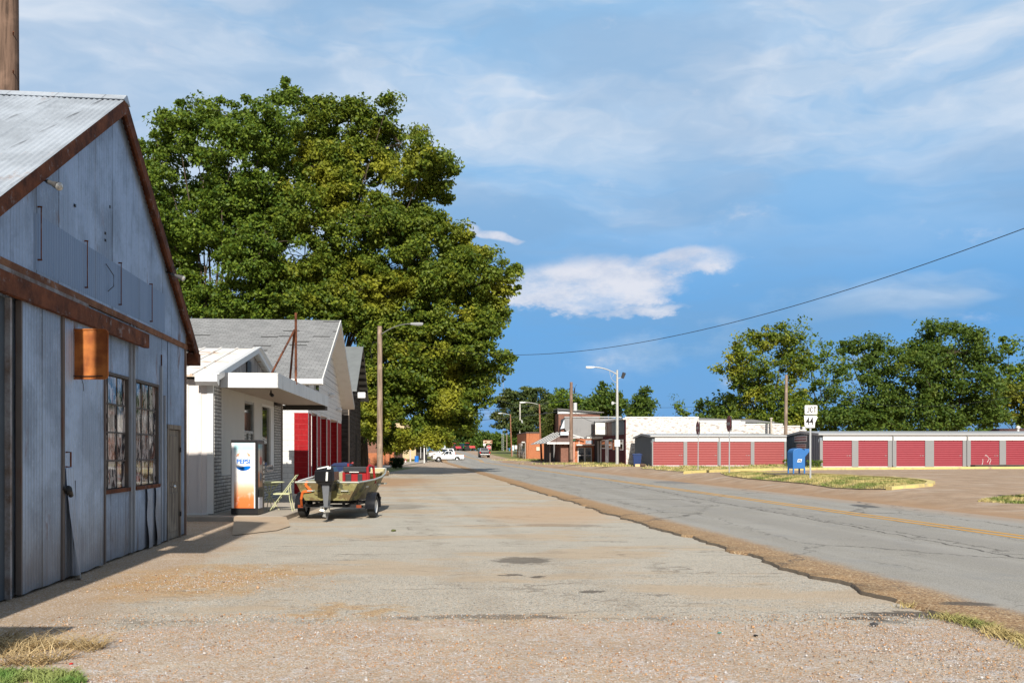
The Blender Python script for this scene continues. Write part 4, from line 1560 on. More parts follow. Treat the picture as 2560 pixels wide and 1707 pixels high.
# gable roof: near eave 3.36, ridge 4.5 at s=4.45
rs_, rz_ = 4.45, 4.53
mb = MB(FS)
mb.prism([(0.05, 3.32), (rs_, rz_ - 0.1), (L - 0.1, 3.35)], 'y', 0.08, 0.14)
mb.build('gable_wall', woodmat('grey gable boards', (0.34, 0.32, 0.31), (0.17, 0.16, 0.16)), shop)
mb = MB(FS)
mb.box(rs_ - 0.75, rs_ - 0.25, 0.04, 0.079, 3.66, 4.15)
mb.build('gable_vent', MBLK, shop)
m_, n, b = newmat('flaking white metal roof')
p = n.objc()
rn = n.noise(n.scale(p, (0.45, 1.4, 1)), 2.0, 8, 0.75)
c = n.mix(n.step(rn, 0.53, 0.64), (0.74, 0.72, 0.69), n.mix(n.noise(p, 6, 3), (0.42, 0.24, 0.13), (0.55, 0.42, 0.30)))
setb(n, b, c, 0.6, 0, None, 0.3)
MFR = m_
mb = MB(FS)
for sgn, s_e, z_e in ((1, -0.28, 3.36), (-1, L + 0.1, 3.36)):
    mb.prism([(rs_, rz_), (s_e, z_e), (s_e, z_e + 0.03), (rs_, rz_ + 0.03)], 'y', -0.05, 8.3)
    yy = -0.02
    while yy < 8.2:
        mb.prism([(rs_, rz_ + 0.03), (s_e, z_e + 0.03), (s_e, z_e + 0.065), (rs_, rz_ + 0.065)], 'y', yy, yy + 0.05)
        yy += 0.46
mb.build('roof', MFR, shop)
mb = MB(FS)
for s_e, z_e in ((-0.32, 3.36), (L + 0.12, 3.36)):
    mb.prism([(rs_, rz_ + 0.08), (s_e, z_e + 0.08), (s_e, z_e - 0.13), (rs_, rz_ - 0.10)], 'y', -0.12, -0.05)
    mb.prism([(rs_, rz_ + 0.09), (s_e, z_e + 0.09), (s_e, z_e + 0.06), (rs_, rz_ + 0.06)], 'y', -0.19, -0.12)
mb.prism([(-0.28, 3.40), (-0.40, 3.40), (-0.40, 3.24), (-0.28, 3.16)], 'y', -0.16, 0.35)
mb.box(-0.22, 0.05, -0.1, 0.3, 3.18, 3.34)
mb.build('gable_trim', plain('white aluminium trim', (0.68, 0.69, 0.70), 0.4, 0.1, 0.08), shop)
# canopy
cnp = empty('canopy', (SX, SY, 0), None, None)
cnp.location = (0, 0, 0)
cnp.parent = shop
MCAN = plain('canopy fascia paint', (0.68, 0.69, 0.69), 0.55, 0.05, 0.06, 2.5, 0, 40, 0.7, (0.40, 0.40, 0.38))
c0, c1, co = 0.55, 9.9, -1.38
mb = MB(FS)
mb.box(c0, c0 + 0.03, co, 0.0, 3.17, 3.53)
mb.box(c0, c1, co, co + 0.03, 3.17, 3.53)
mb.box(c1 - 0.03, c1, co, 0.4, 3.17, 3.53)
mb.build('fascia', MCAN, cnp)
mb = MB(FS)
mb.box(c0 + 0.03, c1 - 0.03, co + 0.03, 0.02, 3.20, 3.24)
mb.build('soffit', plain('tan soffit', (0.42, 0.34, 0.28), 0.8, 0, 0.1, 2), cnp)
mb = MB(FS)
mb.box(c0 + 0.03, c1 - 0.03, co + 0.03, 0.02, 3.44, 3.47)
mb.build('deck', plain('canopy deck', (0.4, 0.4, 0.38), 0.9), cnp)
mb = MB(FS)
mb.box(c1 - 0.6, c1 - 0.031, co + 0.035, 0.3, 3.05, 3.19)
mb.build('end_beam', plain('dark beam', (0.05, 0.045, 0.04), 0.8), cnp)
b0 = FS @ Vector((1.9, -0.95, 3.1))
mb2 = MB()
mb2.tube([b0 + Vector((0, 0, 0.1)), b0 + Vector((0, 0, 0.03))], 0.02, 8)
mb2.tube([b0 + Vector((-0.02, 0.07, 0.0)), b0 + Vector((0.06, -0.10, -0.04))], 0.045, 12)
mb2.sphere(b0 + Vector((0.06, -0.10, -0.04)), 0.04)
sc_ = mb2.build('security_camera', MBLK, origin=b0)
tag(sc_, 'small black security camera under the canopy soffit', 'camera')

# sign mast on the canopy deck
mst = empty('sign_mast', (-5.9, 24.3, 3.5), 'rusty empty sign mast with a diagonal brace on the canopy', 'sign mast')
Pm = Vector((X(739.6, 24.6), 24.6, 3.45))
mb = MB()
mb.tube([Pm, (Pm.x, Pm.y, Z(782, 24.6))], 0.035, 8)
mb.build('pole', MRUST, mst)
mb = MB()
mb.tube([(Pm.x - 0.16, Pm.y - 0.05, 3.45), (Pm.x - 0.03, Pm.y - 0.05, Z(828, 24.6))], 0.03, 8)
mb.tube([(Pm.x - 0.06, Pm.y + 0.3, 3.45), (Pm.x - 0.02, Pm.y + 0.06, Z(828, 24.6))], 0.025, 8)
mb.build('side_leg', MRUST, mst)
ft = Vector((X(674, 22.3), 22.3, 3.45))
mb = MB()
mb.tube([ft, (Pm.x - 0.02, Pm.y - 0.08, Z(826, 24.6))], 0.028, 8)
mb.build('brace', MRUST, mst)

# porch slab
mb = MB()
mb.prism([(-5.30, 20.75), (-7.75, 20.9), (-8.5, 32), (-6.0, 32), (-5.55, 26)][::-1], 'z', -0.1, 0.12)
tag(mb.build('porch_slab', MCONC, bevel=0.02), kind='structure')
mb = MB()
b_ = mb._a([(-5.35, 17.2, 0.015), (-4.78, 18.3, 0.015), (-4.75, 19.3, 0.02), (-5.2, 20.73, 0.115), (-6.42, 20.8, 0.115)])
mb.idx([(0, 1, 2, 3, 4)], b_)
tag(mb.build('concrete_ramp', plain('stained concrete', (0.40, 0.31, 0.22), 0.9, 0, 0.2, 1.6, 0.3, 60, 0.5, (0.33, 0.21, 0.12))), kind='structure')

# ------------------------------------------------------------------ vending machine
VX0, VX1, VY0, VY1, VZ = -6.60, -5.97, 21.12, 21.70, 0.12
vm = empty('vending_machine', ((VX0 + VX1) / 2, VY0, VZ), 'tall black soda vending machine with a white and orange lit-looking front', 'vending machine')
vm['label'] = 'tall soda vending machine with a white, blue and orange front'
HV = 1.77
mb = MB()
mb.box(VX0, VX1, VY0, VY1, VZ + 0.02, VZ + HV)
mb.build('cabinet', plain('black enamel', (0.018, 0.018, 0.02), 0.35, 0.1), vm, bevel=0.012)
m_, n, b = newmat('printed soda front')
p = n.objc()
x, y, z = n.sep(p)
hz = n.m('DIVIDE', z, HV)
c = n.ramp(hz, [(0.0, (0.70, 0.14, 0.035)), (0.22, (0.72, 0.20, 0.06)), (0.36, (0.80, 0.48, 0.30)), (0.46, (0.85, 0.80, 0.76)), (0.80, (0.85, 0.86, 0.86)), (0.88, (0.45, 0.75, 0.80)), (1.0, (0.62, 0.84, 0.88))])
c = n.mix(n.mul(n.step(n.noise(p, 5, 3), 0.55, 0.7), 0.35), c, (0.82, 0.80, 0.78))
side = n.step(n.m('ABSOLUTE', x), 0.232, 0.236)
c = n.mix(side, c, (0.85, 0.85, 0.85))
q = n.add(n.m('POWER', n.m('DIVIDE', n.sub(x, 0.0), 0.235), 2.0), n.m('POWER', n.m('DIVIDE', n.sub(z, 1.17), 0.25), 2.0))
c = n.mix(n.sub(1.0, n.step(q, 0.97, 1.0)), c, (0.85, 0.85, 0.85))
setb(n, b, c, 0.25, 0, None, 0.5)
mb = MB()
mb.box(VX0 + 0.022, VX1 - 0.055, VY0 - 0.012, VY0 - 0.002, VZ + 0.17, VZ + HV - 0.07)
mb.build('front_panel', m_, vm)
MBLUE = plain('brand blue', (0.0, 0.16, 0.62), 0.3)
MRED = plain('faded red print', (0.70, 0.35, 0.24), 0.4, 0, 0.3, 9)
vcx = (VX0 + VX1) / 2 - 0.012
text('lettering', 'PEPSI', 0.145, MBLUE, vm, facing_cam(vcx, VY0 - 0.0155, Z(1153.5, VY0)), 0.001, 1.02, 0.004)
# smile
pts = []
zc = Z(1166, VY0)
for i in range(17):
    t = -1 + 2 * i / 16
    pts.append((vcx + 0.172 * t, zc + 0.012 * math.sin(t * 2.6) + 0.004))
for i in range(17):
    t = 1 - 2 * i / 16
    pts.append((vcx + 0.172 * t, zc - 0.095 * (1 - t * t) ** 0.6 + 0.0))
mb = MB()
mb.prism(pts, 'y', VY0 - 0.0165, VY0 - 0.013)
mb.build('blue_wave', MBLUE, vm)
for s_, in ((-1,), (1,)):
    pts = []
    for i in range(9):
        a = R(28 + 34 * i / 8) if s_ > 0 else R(180 - 28 - 34 * i / 8)
        pts.append((vcx + 0.18 * math.cos(a), Z(1143, VY0) + 0.02 + 0.13 * math.sin(a) - 0.02))
    pts.append((vcx + s_ * 0.10, Z(1140, VY0)))
    pts.append((vcx + s_ * 0.17, Z(1140, VY0)))
    mb = MB()
    mb.prism(pts, 'y', VY0 - 0.0160, VY0 - 0.013)
    mb.build('red_wave', MRED, vm)
mb = MB()
mb.box(VX1 + 0.001, VX1 + 0.012, VY0 + 0.09, VY0 + 0.36, VZ + 0.66, VZ + HV - 0.1)
m_, n, b = newmat('printed side')
z = n.sep(n.objc())[2]
setb(n, b, n.ramp(n.m('DIVIDE', z, HV), [(0.35, (0.30, 0.13, 0.07)), (0.55, (0.32, 0.16, 0.10)), (0.6, (0.3, 0.28, 0.25)), (0.85, (0.3, 0.28, 0.25)), (0.9, (0.10, 0.22, 0.26))]), 0.3)
sp_ = mb.build('side_panel', m_, vm)
for zc_, hh_, mm_ in ((1.40, 0.10, plain('dull red', (0.35, 0.07, 0.05), 0.4)), (1.02, 0.10, plain('dull blue', (0.07, 0.08, 0.12), 0.4))):
    mb = MB()
    pts = [(VY0 + 0.225 + 0.095 * math.cos(R(a)), VZ + zc_ - 0.12 + hh_ * math.sin(R(a))) for a in range(0, 360, 20)]
    mb.prism(pts, 'x', VX1 + 0.0125, VX1 + 0.016)
    mb.build('roundel', mm_, sp_)
mb = MB()
mb.box(VX1 + 0.001, VX1 + 0.02, VY0 + 0.10, VY0 + 0.40, VZ + 0.42, VZ + 0.60)
mb.build('coin_slot', MBLK, vm)
mb = MB()
mb.box(VX1 + 0.001, VX1 + 0.012, VY0 + 0.08, VY0 + 0.38, VZ + 0.16, VZ + 0.42)
mb.build('notice_panel', plain('pale notice', (0.6, 0.6, 0.66), 0.5), vm)
for i in range(5):
    mb = MB()
    mb.box(VX1 + 0.001, VX1 + 0.02, VY0 + 0.46, VY0 + 0.51, VZ + 0.75 + i * 0.11, VZ + 0.82 + i * 0.11)
    mb.build('push_button', MCHROME, vm)

# ------------------------------------------------------------------ bistro table and chair
MCY = plain('pale green enamel', (0.55, 0.56, 0.33), 0.5, 0, 0.12, 8)
tb = empty('bistro_table', (-6.20, 23.0, 0.12), 'round pale green metal table beside the vending machine', 'table')
mb = MB()
mb.lathe([(0, 0.70), (0.36, 0.70), (0.38, 0.715), (0.36, 0.73), (0, 0.73)], (-6.20, 23.0, 0.12), 'z', 24)
mb.build('tabletop', MCY, tb)
for a in (0, 90, 180, 270):
    a = R(a + 30)
    c_, s_ = math.cos(a), math.sin(a)
    mb = MB()
    mb.tube([(-6.20 + c_ * 0.24, 23.0 + s_ * 0.24, 0.81), (-6.20 - c_ * 0.05, 23.0 - s_ * 0.05, 0.45), (-6.20 - c_ * 0.25, 23.0 - s_ * 0.25, 0.12)], 0.011, 6)
    mb.build('leg', MCY, tb)
mb = MB()
mb.lathe([(0.20, 0.64), (0.212, 0.65), (0.20, 0.66)], (-6.20, 23.0, 0.12), 'z', 20)
mb.build('support_ring', MCY, tb)
ch = empty('folding_chair', (-5.72, 22.6, 0.12), 'pale green folding metal chair facing the round table', 'chair')
cm = Matrix.Translation((-5.80, 22.75, 0.12)) @ Matrix.Rotation(R(96), 4, 'Z')
# local: y- = front of chair ; back leans to +y
mb = MB(cm)
for i in range(6):
    mb.box(-0.20, 0.20, -0.2 + i * 0.068, -0.15 + i * 0.068, 0.43, 0.445)
mb.box(-0.21, -0.19, -0.2, 0.2, 0.42, 0.45)
mb.box(0.19, 0.21, -0.2, 0.2, 0.42, 0.45)
mb.build('seat', MCY, ch)
cb = Matrix.Translation((-5.80, 22.75, 0.12)) @ Matrix.Rotation(R(-84), 4, 'Z')
for s_ in (-0.2, 0.2):
    mb = MB(cm)
    mb.tube([(s_, 0.30, 0.0), (s_, -0.02, 0.44), (s_ * 0.98, -0.36, 0.90)], 0.011, 6)
    mb.build('long_leg', MCY, ch)
    mb = MB(cm)
    mb.tube([(s_ * 0.9, -0.27, 0.0), (s_ * 0.9, -0.2, 0.30), (s_ * 0.9, -0.17, 0.62)], 0.011, 6)
    mb.build('short_leg', MCY, ch)
mb = MB(cm)
for t in (0.70, 0.78, 0.86):
    yy = -0.02 - 0.34 * (t - 0.44) / 0.46
    mb.box(-0.2, 0.2, yy - 0.008, yy + 0.008, t - 0.02, t + 0.02)
mb.tube([(-0.2, -0.36, 0.90), (0.2, -0.36, 0.90)], 0.011, 6)
mb.tube([(-0.2, -0.08, 0.52), (-0.2, -0.36, 0.90)], 0.008, 6)
mb.tube([(0.2, -0.08, 0.52), (0.2, -0.36, 0.90)], 0.008, 6)
mb.build('backrest', MCY, ch)

# ================================================================== WHITE GARAGE
GX, GY = -7.7, 34.0
FG = frame(GX, GY, -0.095)
gar = empty('white_garage', (GX, GY, 0), 'white block garage with red painted piers and grey shingle roof', 'garage')
MBLOCK = brickmat('white painted block', (0.74, 0.74, 0.72), (0.70, 0.70, 0.69), (0.40, 0.40, 0.40), 0.41, 0.205, 0.008, 0.5, 0.12, dcol=(0.4, 0.4, 0.38))
MREDB = brickmat('red painted block', (0.29, 0.012, 0.016), (0.32, 0.014, 0.018), (0.38, 0.06, 0.06), 0.82, 0.205, 0.006, 0.4, 0.1, dcol=(0.25, 0.01, 0.01))
LG = 13.5
hr = 3.09
mb = MB(FG)
mb.box(0, 0.2, 0.0, 10.0, 0, 4.62)
mb.build('end_wall', MBLOCK, gar)
mb = MB(FG)
mb.box(-0.006, 0.0, 0.0, 0.52, 0.0, hr)
mb.build('red_wall_panel', MREDB, gar)
# street front: lintel wall, piers, recessed bays
piers = [(0.2, 0.9), (2.8, 3.9), (6.4, 7.8), (11.2, 13.3)]
bays = [(0.9, 2.8), (3.9, 6.4), (7.8, 11.2)]
ps_, pz_ = 6.3, 7.45
gl_ = lambda s: pz_ - 0.45 * abs(s - ps_)
mb = MB(FG)
mb.prism([(0, hr + 0.15), (LG, hr + 0.15), (LG, 4.4), (ps_, pz_ - 0.1), (0, 4.6)], 'y', 0.0, 0.2)
for a, b_ in piers:
    mb.box(a, b_, 0.0, 0.3, hr, hr + 0.15)
mb.box(LG - 0.2, LG, 0.2, 10, 0, 4.5)
mb.build('gable_wall', MBLOCK, gar)
mb = MB(FG)
z = hr + 0.45
while z < 7.0:
    a = max(0.1, ps_ - (pz_ - z) / 0.45 + 0.3)
    b_ = min(LG - 0.1, ps_ + (pz_ - z) / 0.45 - 0.3)
    if z > 4.3 and b_ > a:
        mb.prism([(a, z), (b_, z), (b_, z + 0.02), (a, z + 0.02)], 'y', -0.012, 0.0)
    z += 0.35
mb.build('siding_laps', plain('shaded lap edge', (0.35, 0.37, 0.40), 0.7), gar)
for a, b_ in piers:
    mb = MB(FG)
    mb.box(a, b_, -0.0, 0.44, 0, hr)
    mb.build('red_pier', MREDB, gar)
MBAY = plain('garage door panel', (0.50, 0.52, 0.55), 0.6, 0, 0.1)
for a, b_ in bays:
    mb = MB(FG)
    mb.box(a, b_, 0.45, 0.5, 0, hr + 0.15)
    for i in range(1, 5):
        mb.box(a, b_, 0.435, 0.45, i * 0.64 - 0.015, i * 0.64 + 0.015)
    mb.build('bay_door', MREDB, gar)
    mb = MB(FG)
    mb.box(a + 0.0, a + 0.05, -0.02, 0.02, 0, hr + 0.14)
    mb.box(b_ - 0.05, b_, -0.02, 0.02, 0, hr + 0.14)
    mb.box(a + 0.06, b_ - 0.06, 0.0, 0.44, hr + 0.06, hr + 0.145)
    mb.build('bay_frame', MWHITE, gar)
# gable windows
gw = empty('gable_window', (GX, GY, 0), None, None)
gw.location = (0, 0, 0)
gw.parent = gar
mb = MB(FG)
mb.box(1.75, 3.0, -0.05, 0.0, 4.0, 5.05)
mb.box(1.65, 3.1, -0.07, 0.0, 3.9, 4.0)
mb.build('frame', plain('old window trim', (0.45, 0.45, 0.45), 0.8, 0, 0.2, 6, 0, 40, 0.7, (0.2, 0.15, 0.12)), gw)
mb = MB(FG)
mb.box(1.87, 2.32, -0.06, -0.051, 4.1, 4.95)
mb.box(2.43, 2.88, -0.06, -0.051, 4.1, 4.95)
mb.build('pane', MGL, gw)
# roof
m_, n, b = newmat('grey shingle')
p = n.objc()
x, y, z = n.sep(p)
t = n.node('ShaderNodeTexBrick')
n._in(t.inputs['Vector'], n.comb(x, n.mul(z, 2.42), 0))
n._in(t.inputs['Color1'], (0.20, 0.205, 0.21))
n._in(t.inputs['Color2'], (0.28, 0.285, 0.29))
n._in(t.inputs['Mortar'], (0.10, 0.10, 0.10))
t.inputs['Scale'].default_value = 1
t.inputs['Brick Width'].default_value = 0.33
t.inputs['Row Height'].default_value = 0.15
t.inputs['Mortar Size'].default_value = 0.010
c = n.mix(n.mul(n.step(n.noise(p, 1.1, 5, 0.7), 0.4, 0.7), 0.35), t.outputs[0], (0.20, 0.20, 0.205))
t2 = n.node('ShaderNodeTexWhiteNoise', noise_dimensions='3D')
n._in(t2.inputs['Vector'], n.comb(n.m('FLOOR', n.m('DIVIDE', x, 0.7)), n.m('FLOOR', n.m('DIVIDE', z, 0.062)), 0))
c = n.mix(n.step(t2.outputs[0], 0.978, 0.980), c, (0.07, 0.07, 0.07))
setb(n, b, c, 0.92, 0, n.bump(t.outputs['Fac'], -0.4, 0.01), 0.2)
MSH = m_
eL, eR = -0.75, 13.9
mb = MB(FG)
zl, zr_ = gl_(eL), gl_(eR)
mb.prism([(ps_, pz_), (eL, zl), (eL, zl + 0.05), (ps_, pz_ + 0.05)], 'y', -0.6, 10.3)
mb.prism([(ps_, pz_), (eR, zr_), (eR, zr_ + 0.05), (ps_, pz_ + 0.05)], 'y', -0.6, 10.3)
mb.build('roof', MSH, gar)
mb = MB(FG)
mb.prism([(ps_, pz_ + 0.052), (eL - 0.02, zl + 0.052), (eL - 0.02, zl - 0.16), (ps_, pz_ - 0.16)], 'y', -0.64, -0.6)
mb.prism([(ps_, pz_ + 0.052), (eR, zr_ + 0.052), (eR, zr_ - 0.16), (ps_, pz_ - 0.16)], 'y', -0.64, -0.6)
mb.box(eL - 0.04, eL, -0.6, 10.3, zl - 0.15, zl + 0.03)
mb.box(eL, 0.0, -0.6, 10.3, zl - 0.15, zl - 0.11)
mb.prism([(ps_, pz_ - 0.12), (eR, zr_ - 0.12), (eR, zr_ - 0.16), (ps_, pz_ - 0.16)], 'y', -0.6, 0.0)
mb.build('eave_trim', MWHITE, gar)
mb = MB(FG)
for s, z in ((1.0, 3.35), (3.4, 3.9), (7.0, 4.2), (10.5, 3.7)):
    mb.sphere(FG.inverted() @ (FG @ Vector((s, -0.16, z))), 0.11, 0.14, 0.11)
mb.build('wall_lamp', plain('white lamp globe', (0.7, 0.7, 0.7), 0.3), gar)
lb = FG @ Vector((12.6, -1.1, 4.55))
mb = MB()
mb.box(lb.x - 0.2, lb.x + 0.2, lb.y - 0.04, lb.y + 0.04, lb.z - 0.15, lb.z + 0.15)
bx = mb.build('sign_box', plain('white lightbox', (0.8, 0.8, 0.8), 0.4), gar, bevel=0.03)
mb = MB()
mb.tube([lb + Vector((-0.2, 0.0, 0)), lb + Vector((-1.0, 0.0, 0.1))], 0.02, 6)
mb.build('bracket', MBLK, bx)

# blue bin parked beyond the garage bays
bl = (X(854, 36.0), 36.0, 0)


def roll_bin(name, loc, label, cat, col, h=1.08, w_=0.6):
    t = empty(name, (0, 0, 0), label, cat)
    mat_ = plain(cat + str(col), col, 0.5, 0, 0.1)
    mb = MB()
    mb.frus(-w_ * 0.4, w_ * 0.4, -w_ * 0.42, w_ * 0.42, 0.06, -w_ / 2, w_ / 2, -w_ * 0.5, w_ * 0.5, h * 0.88)
    mb.build('body', mat_, t, bevel=0.02)
    mb = MB()
    mb.prism([(-w_ * 0.56, h * 0.88), (w_ * 0.6, h * 0.88), (w_ * 0.6, h * 0.92), (w_ * 0.3, h), (-w_ * 0.4, h * 0.97), (-w_ * 0.56, h * 0.91)], 'y', -w_ * 0.54, w_ * 0.54)
    mb.build('lid', mat_, t, bevel=0.01)
    for s_ in (-1, 1):
        mb = MB()
        mb.lathe([(0, -0.02), (0.11, -0.02), (0.12, 0.0), (0.11, 0.03), (0, 0.03)], (w_ * 0.36, s_ * w_ * 0.47, 0.12), 'y', 16)
        mb.build('wheel', MBLK, t)
    mb = MB()
    mb.tube([(w_ * 0.62, -w_ * 0.35, h * 0.9), (w_ * 0.62, w_ * 0.35, h * 0.9)], 0.018, 6)
    mb.build('handle', mat_, t)
    t.location = loc
    return t


roll_bin('wheelie_bin', (bl[0], bl[1], 0), 'dark blue bin standing by the garage behind the boat', 'bin', (0.015, 0.03, 0.10), 1.2, 0.62)

# ================================================================== DARK WOODEN BUILDING behind the garage
DX, DY = -8.85, 48.6
FD = frame(DX, DY, -0.095)
dk = empty('timber_building', (DX, DY, 0), 'dark weathered timber building just beyond the white garage', 'building')
MDW = woodmat('blackened clapboard', (0.075, 0.065, 0.06), (0.018, 0.016, 0.015), vert=False)
mb = MB(FD)
z = 0.1
LD = 9.0
while z < 5.1:
    mb.frus(0.4, LD, -0.035, 0.05, z, 0.4, LD, 0.0, 0.05, z + 0.26)
    mb.frus(-0.03, 0.05, 0.0, 9, z, 0.0, 0.05, 0.0, 9, z + 0.26)
    z += 0.26
mb.prism([(0, 5.1), (LD, 5.1), (LD / 2, 7.6)], 'y', 0.0, 0.06)
mb.build('wall', MDW, dk)
mb = MB(FD)
mb.box(0.0, 0.38, -0.05, 0.1, 0, 5.2)
mb.build('corner_post', woodmat('pale corner board', (0.40, 0.33, 0.26), (0.22, 0.18, 0.15)), dk)
mb = MB(FD)
mb.box(5.0, 6.0, -0.05, -0.035, 0, 2.6)
mb.build('doorway', MDARK, dk)
mb = MB(FD)
for s_ in (-1, 1):
    e_ = LD / 2 + s_ * (LD / 2 + 0.6)
    mb.prism([(LD / 2, 7.75), (e_, 4.85), (e_, 4.92), (LD / 2, 7.82)], 'y', -0.5, 9.2)
mb.build('roof', plain('dull tin roof', (0.20, 0.215, 0.22), 0.6, 0.2, 0.2, 2), dk)
mb = MB(FD)
i = 0.4
while i < LD / 2:
    for s_ in (-1, 1):
        s = LD / 2 + s_ * i
        zz = 7.75 - i * (2.9 / (LD / 2 + 0.6))
        mb.box(s - 0.04, s + 0.04, -0.48, 0.0, zz - 0.16, zz - 0.02)
    i += 0.6
mb.build('rafter_tail', MDW, dk)

# ================================================================== BOAT ON TRAILER
BO = Vector((-4.32, 21.0, 0))
eb = Vector((0.065, 1, 0)).normalized()
FBT = Matrix(((eb.y, eb.x, 0, BO.x), (-eb.x, eb.y, 0, BO.y), (0, 0, 1, 0), (0, 0, 0, 1)))
boat = empty('jon_boat', (BO.x, BO.y, 0.45), 'camouflage green flat bottomed fishing boat resting on the trailer', 'boat')
m_, n, b = newmat('camouflage hull')
p = n.objc()
v1 = n.noise(n.scale(p, (1, 1, 1.6)), 2.6, 4, 0.6, 0.6)
c = n.mix(n.step(v1, 0.50, 0.53), (0.22, 0.195, 0.075), (0.14, 0.10, 0.04))
c = n.mix(n.step(n.noise(n.vadd(p, (5, 3, 1)), 3.3, 4, 0.6, 0.5), 0.55, 0.58), c, (0.07, 0.07, 0.035))
c = n.mix(n.mul(n.step(n.noise(p, 9, 5, 0.7), 0.55, 0.75), 0.5), c, (0.36, 0.34, 0.22))
setb(n, b, c, 0.55, 0.15, None, 0.4)
MCAMO = m_
MALU = plain('pale aluminium', (0.55, 0.56, 0.50), 0.4, 0.4, 0.12, 5)
secs = [(0.0, 0.74, 0.52, 0.475, 0.90), (0.7, 0.76, 0.55, 0.46, 0.905), (1.6, 0.77, 0.56, 0.455, 0.92), (2.6, 0.74, 0.52, 0.47, 0.96), (3.4, 0.66, 0.44, 0.55, 1.02), (4.0, 0.56, 0.34, 0.70, 1.09), (4.4, 0.48, 0.27, 0.88, 1.14)]
mb = MB(FBT)


def hull(inset):
    rings = []
    for (yy, wt, wb, zb, zt) in secs:
        yv = yy + (inset if yy == 0 else 0) - (inset if yy > 4.3 else 0)
        rings.append([(-(wt - inset), yv, zt), (-(wb - inset), yv, zb + inset), ((wb - inset), yv, zb + inset), ((wt - inset), yv, zt)])
    return rings


Ro, Ri = hull(0), hull(0.03)
for i in range(len(secs) - 1):
    for j in range(3):
        mb.face([Ro[i][j], Ro[i + 1][j], Ro[i + 1][j + 1], Ro[i][j + 1]])
mb.face(Ro[0])
mb.face(Ro[-1])
mb.build('hull', MCAMO, boat)
mb = MB(FBT)
for i in range(len(secs) - 1):
    for j in range(3):
        mb.face([Ri[i][j], Ri[i + 1][j], Ri[i + 1][j + 1], Ri[i][j + 1]])
mb.face(Ri[0])
mb.face(Ri[-1])
mb.build('inner_liner', plain('boat inner paint', (0.42, 0.38, 0.22), 0.6), boat)
mb = MB(FBT)
for sgn in (-1, 1):
    mb.tube([(sgn * s[1], s[0], s[4]) for s in secs], 0.022, 6)
mb.tube([(-0.74, 0, 0.90), (0.74, 0, 0.90)], 0.02, 6)
mb.tube([(-0.48, 4.4, 1.14), (0.48, 4.4, 1.14)], 0.022, 6)
mb.build('gunwale', MALU, boat)
mb = MB(FBT)
mb.box(-0.46, 0.46, 3.75, 4.36, 1.03, 1.06)
mb.build('bow_deck', plain('bow deck paint', (0.50, 0.44, 0.30), 0.6), boat)
mb = MB(FBT)
for yy in (1.0, 2.4, 3.2):
    mb.box(-0.70, 0.70, yy, yy + 0.28, 0.74, 0.78)
mb.build('bench', MALU, boat)
for sx in (-0.38, 0.42):
    mb = MB(FBT)
    mb.tube([(sx - 0.09, -0.01, 0.70), (sx - 0.07, -0.05, 0.70), (sx + 0.07, -0.05, 0.70), (sx + 0.09, -0.01, 0.70)], 0.014, 6)
    mb.build('transom_handle', MALU, boat)
mb = MB(FBT)
for sx in (-0.45, -0.3, -0.15, 0.28, 0.42):
    mb.lathe([(0, -0.012), (0.014, -0.012), (0.016, 0.0)], (sx, 0, 0.55), 'y', 8)
mb.box(-0.27, 0.33, -0.018, 0.0, 0.60, 0.86)
mb.build('transom_plate', MCAMO, boat)
# seats / console in red with black panel
MR = plain('red enamel', (0.32, 0.014, 0.018), 0.4, 0, 0.08)
mb = MB(FBT)
mb.box(-0.02, 0.66, 1.55, 1.62, 0.72, 1.10)
mb.box(-0.02, 0.04, 1.5, 2.3, 0.72, 1.10)
mb.build('console', MR, boat, bevel=0.01)
mb = MB(FBT)
mb.prism([(0.06, 1.52), (0.0, 1.0)], 'x', 0, 0) if False else None
for (a, c_) in ((0.05, 0.20), (0.36, 0.48)):
    mb.box(a, c_, 1.52, 1.548, 0.78, 1.06)
mb.box(0.0, 0.60, 1.50, 1.95, 1.10, 1.235)
mb.build('dashboard', plain('black vinyl', (0.035, 0.035, 0.04), 0.45, 0, 0.2), boat, bevel=0.02)
mb = MB(FBT)
mb.box(0.16, 0.40, 1.49, 1.499, 1.095, 1.115)
mb.build('white_label', MWHITE, boat)
mb = MB(FBT)
mb.tube([(0.62, 1.5, 0.80), (0.62, 1.5, 1.22), (0.64, 1.62, 1.27), (0.70, 1.8, 1.24), (0.72, 1.9, 0.82)], 0.035, 8)
mb.tube([(-0.12, 2.5, 0.9), (-0.12, 2.5, 1.30), (-0.02, 2.6, 1.32)], 0.03, 8)
mb.build('grab_rail', MR, boat)
mb = MB(FBT)
mb.tube([(-0.70, 0.05, 0.92), (-0.40, 0.25, 1.02), (-0.18, 0.10, 1.10), (-0.05, 0.0, 1.12)], 0.02, 7)
mb.tube([(-0.55, 0.4, 0.96), (-0.28, 0.3, 1.10)], 0.012, 6)
mb.build('tiller_arm', plain('worn grey metal', (0.45, 0.45, 0.47), 0.4, 0.5), boat)
mb = MB(FBT)
mb.tube([(-0.17, 0.06, 0.98), (-0.17, 0.06, 1.18)], 0.008, 5)
mb.build('antenna', MBLK, boat)
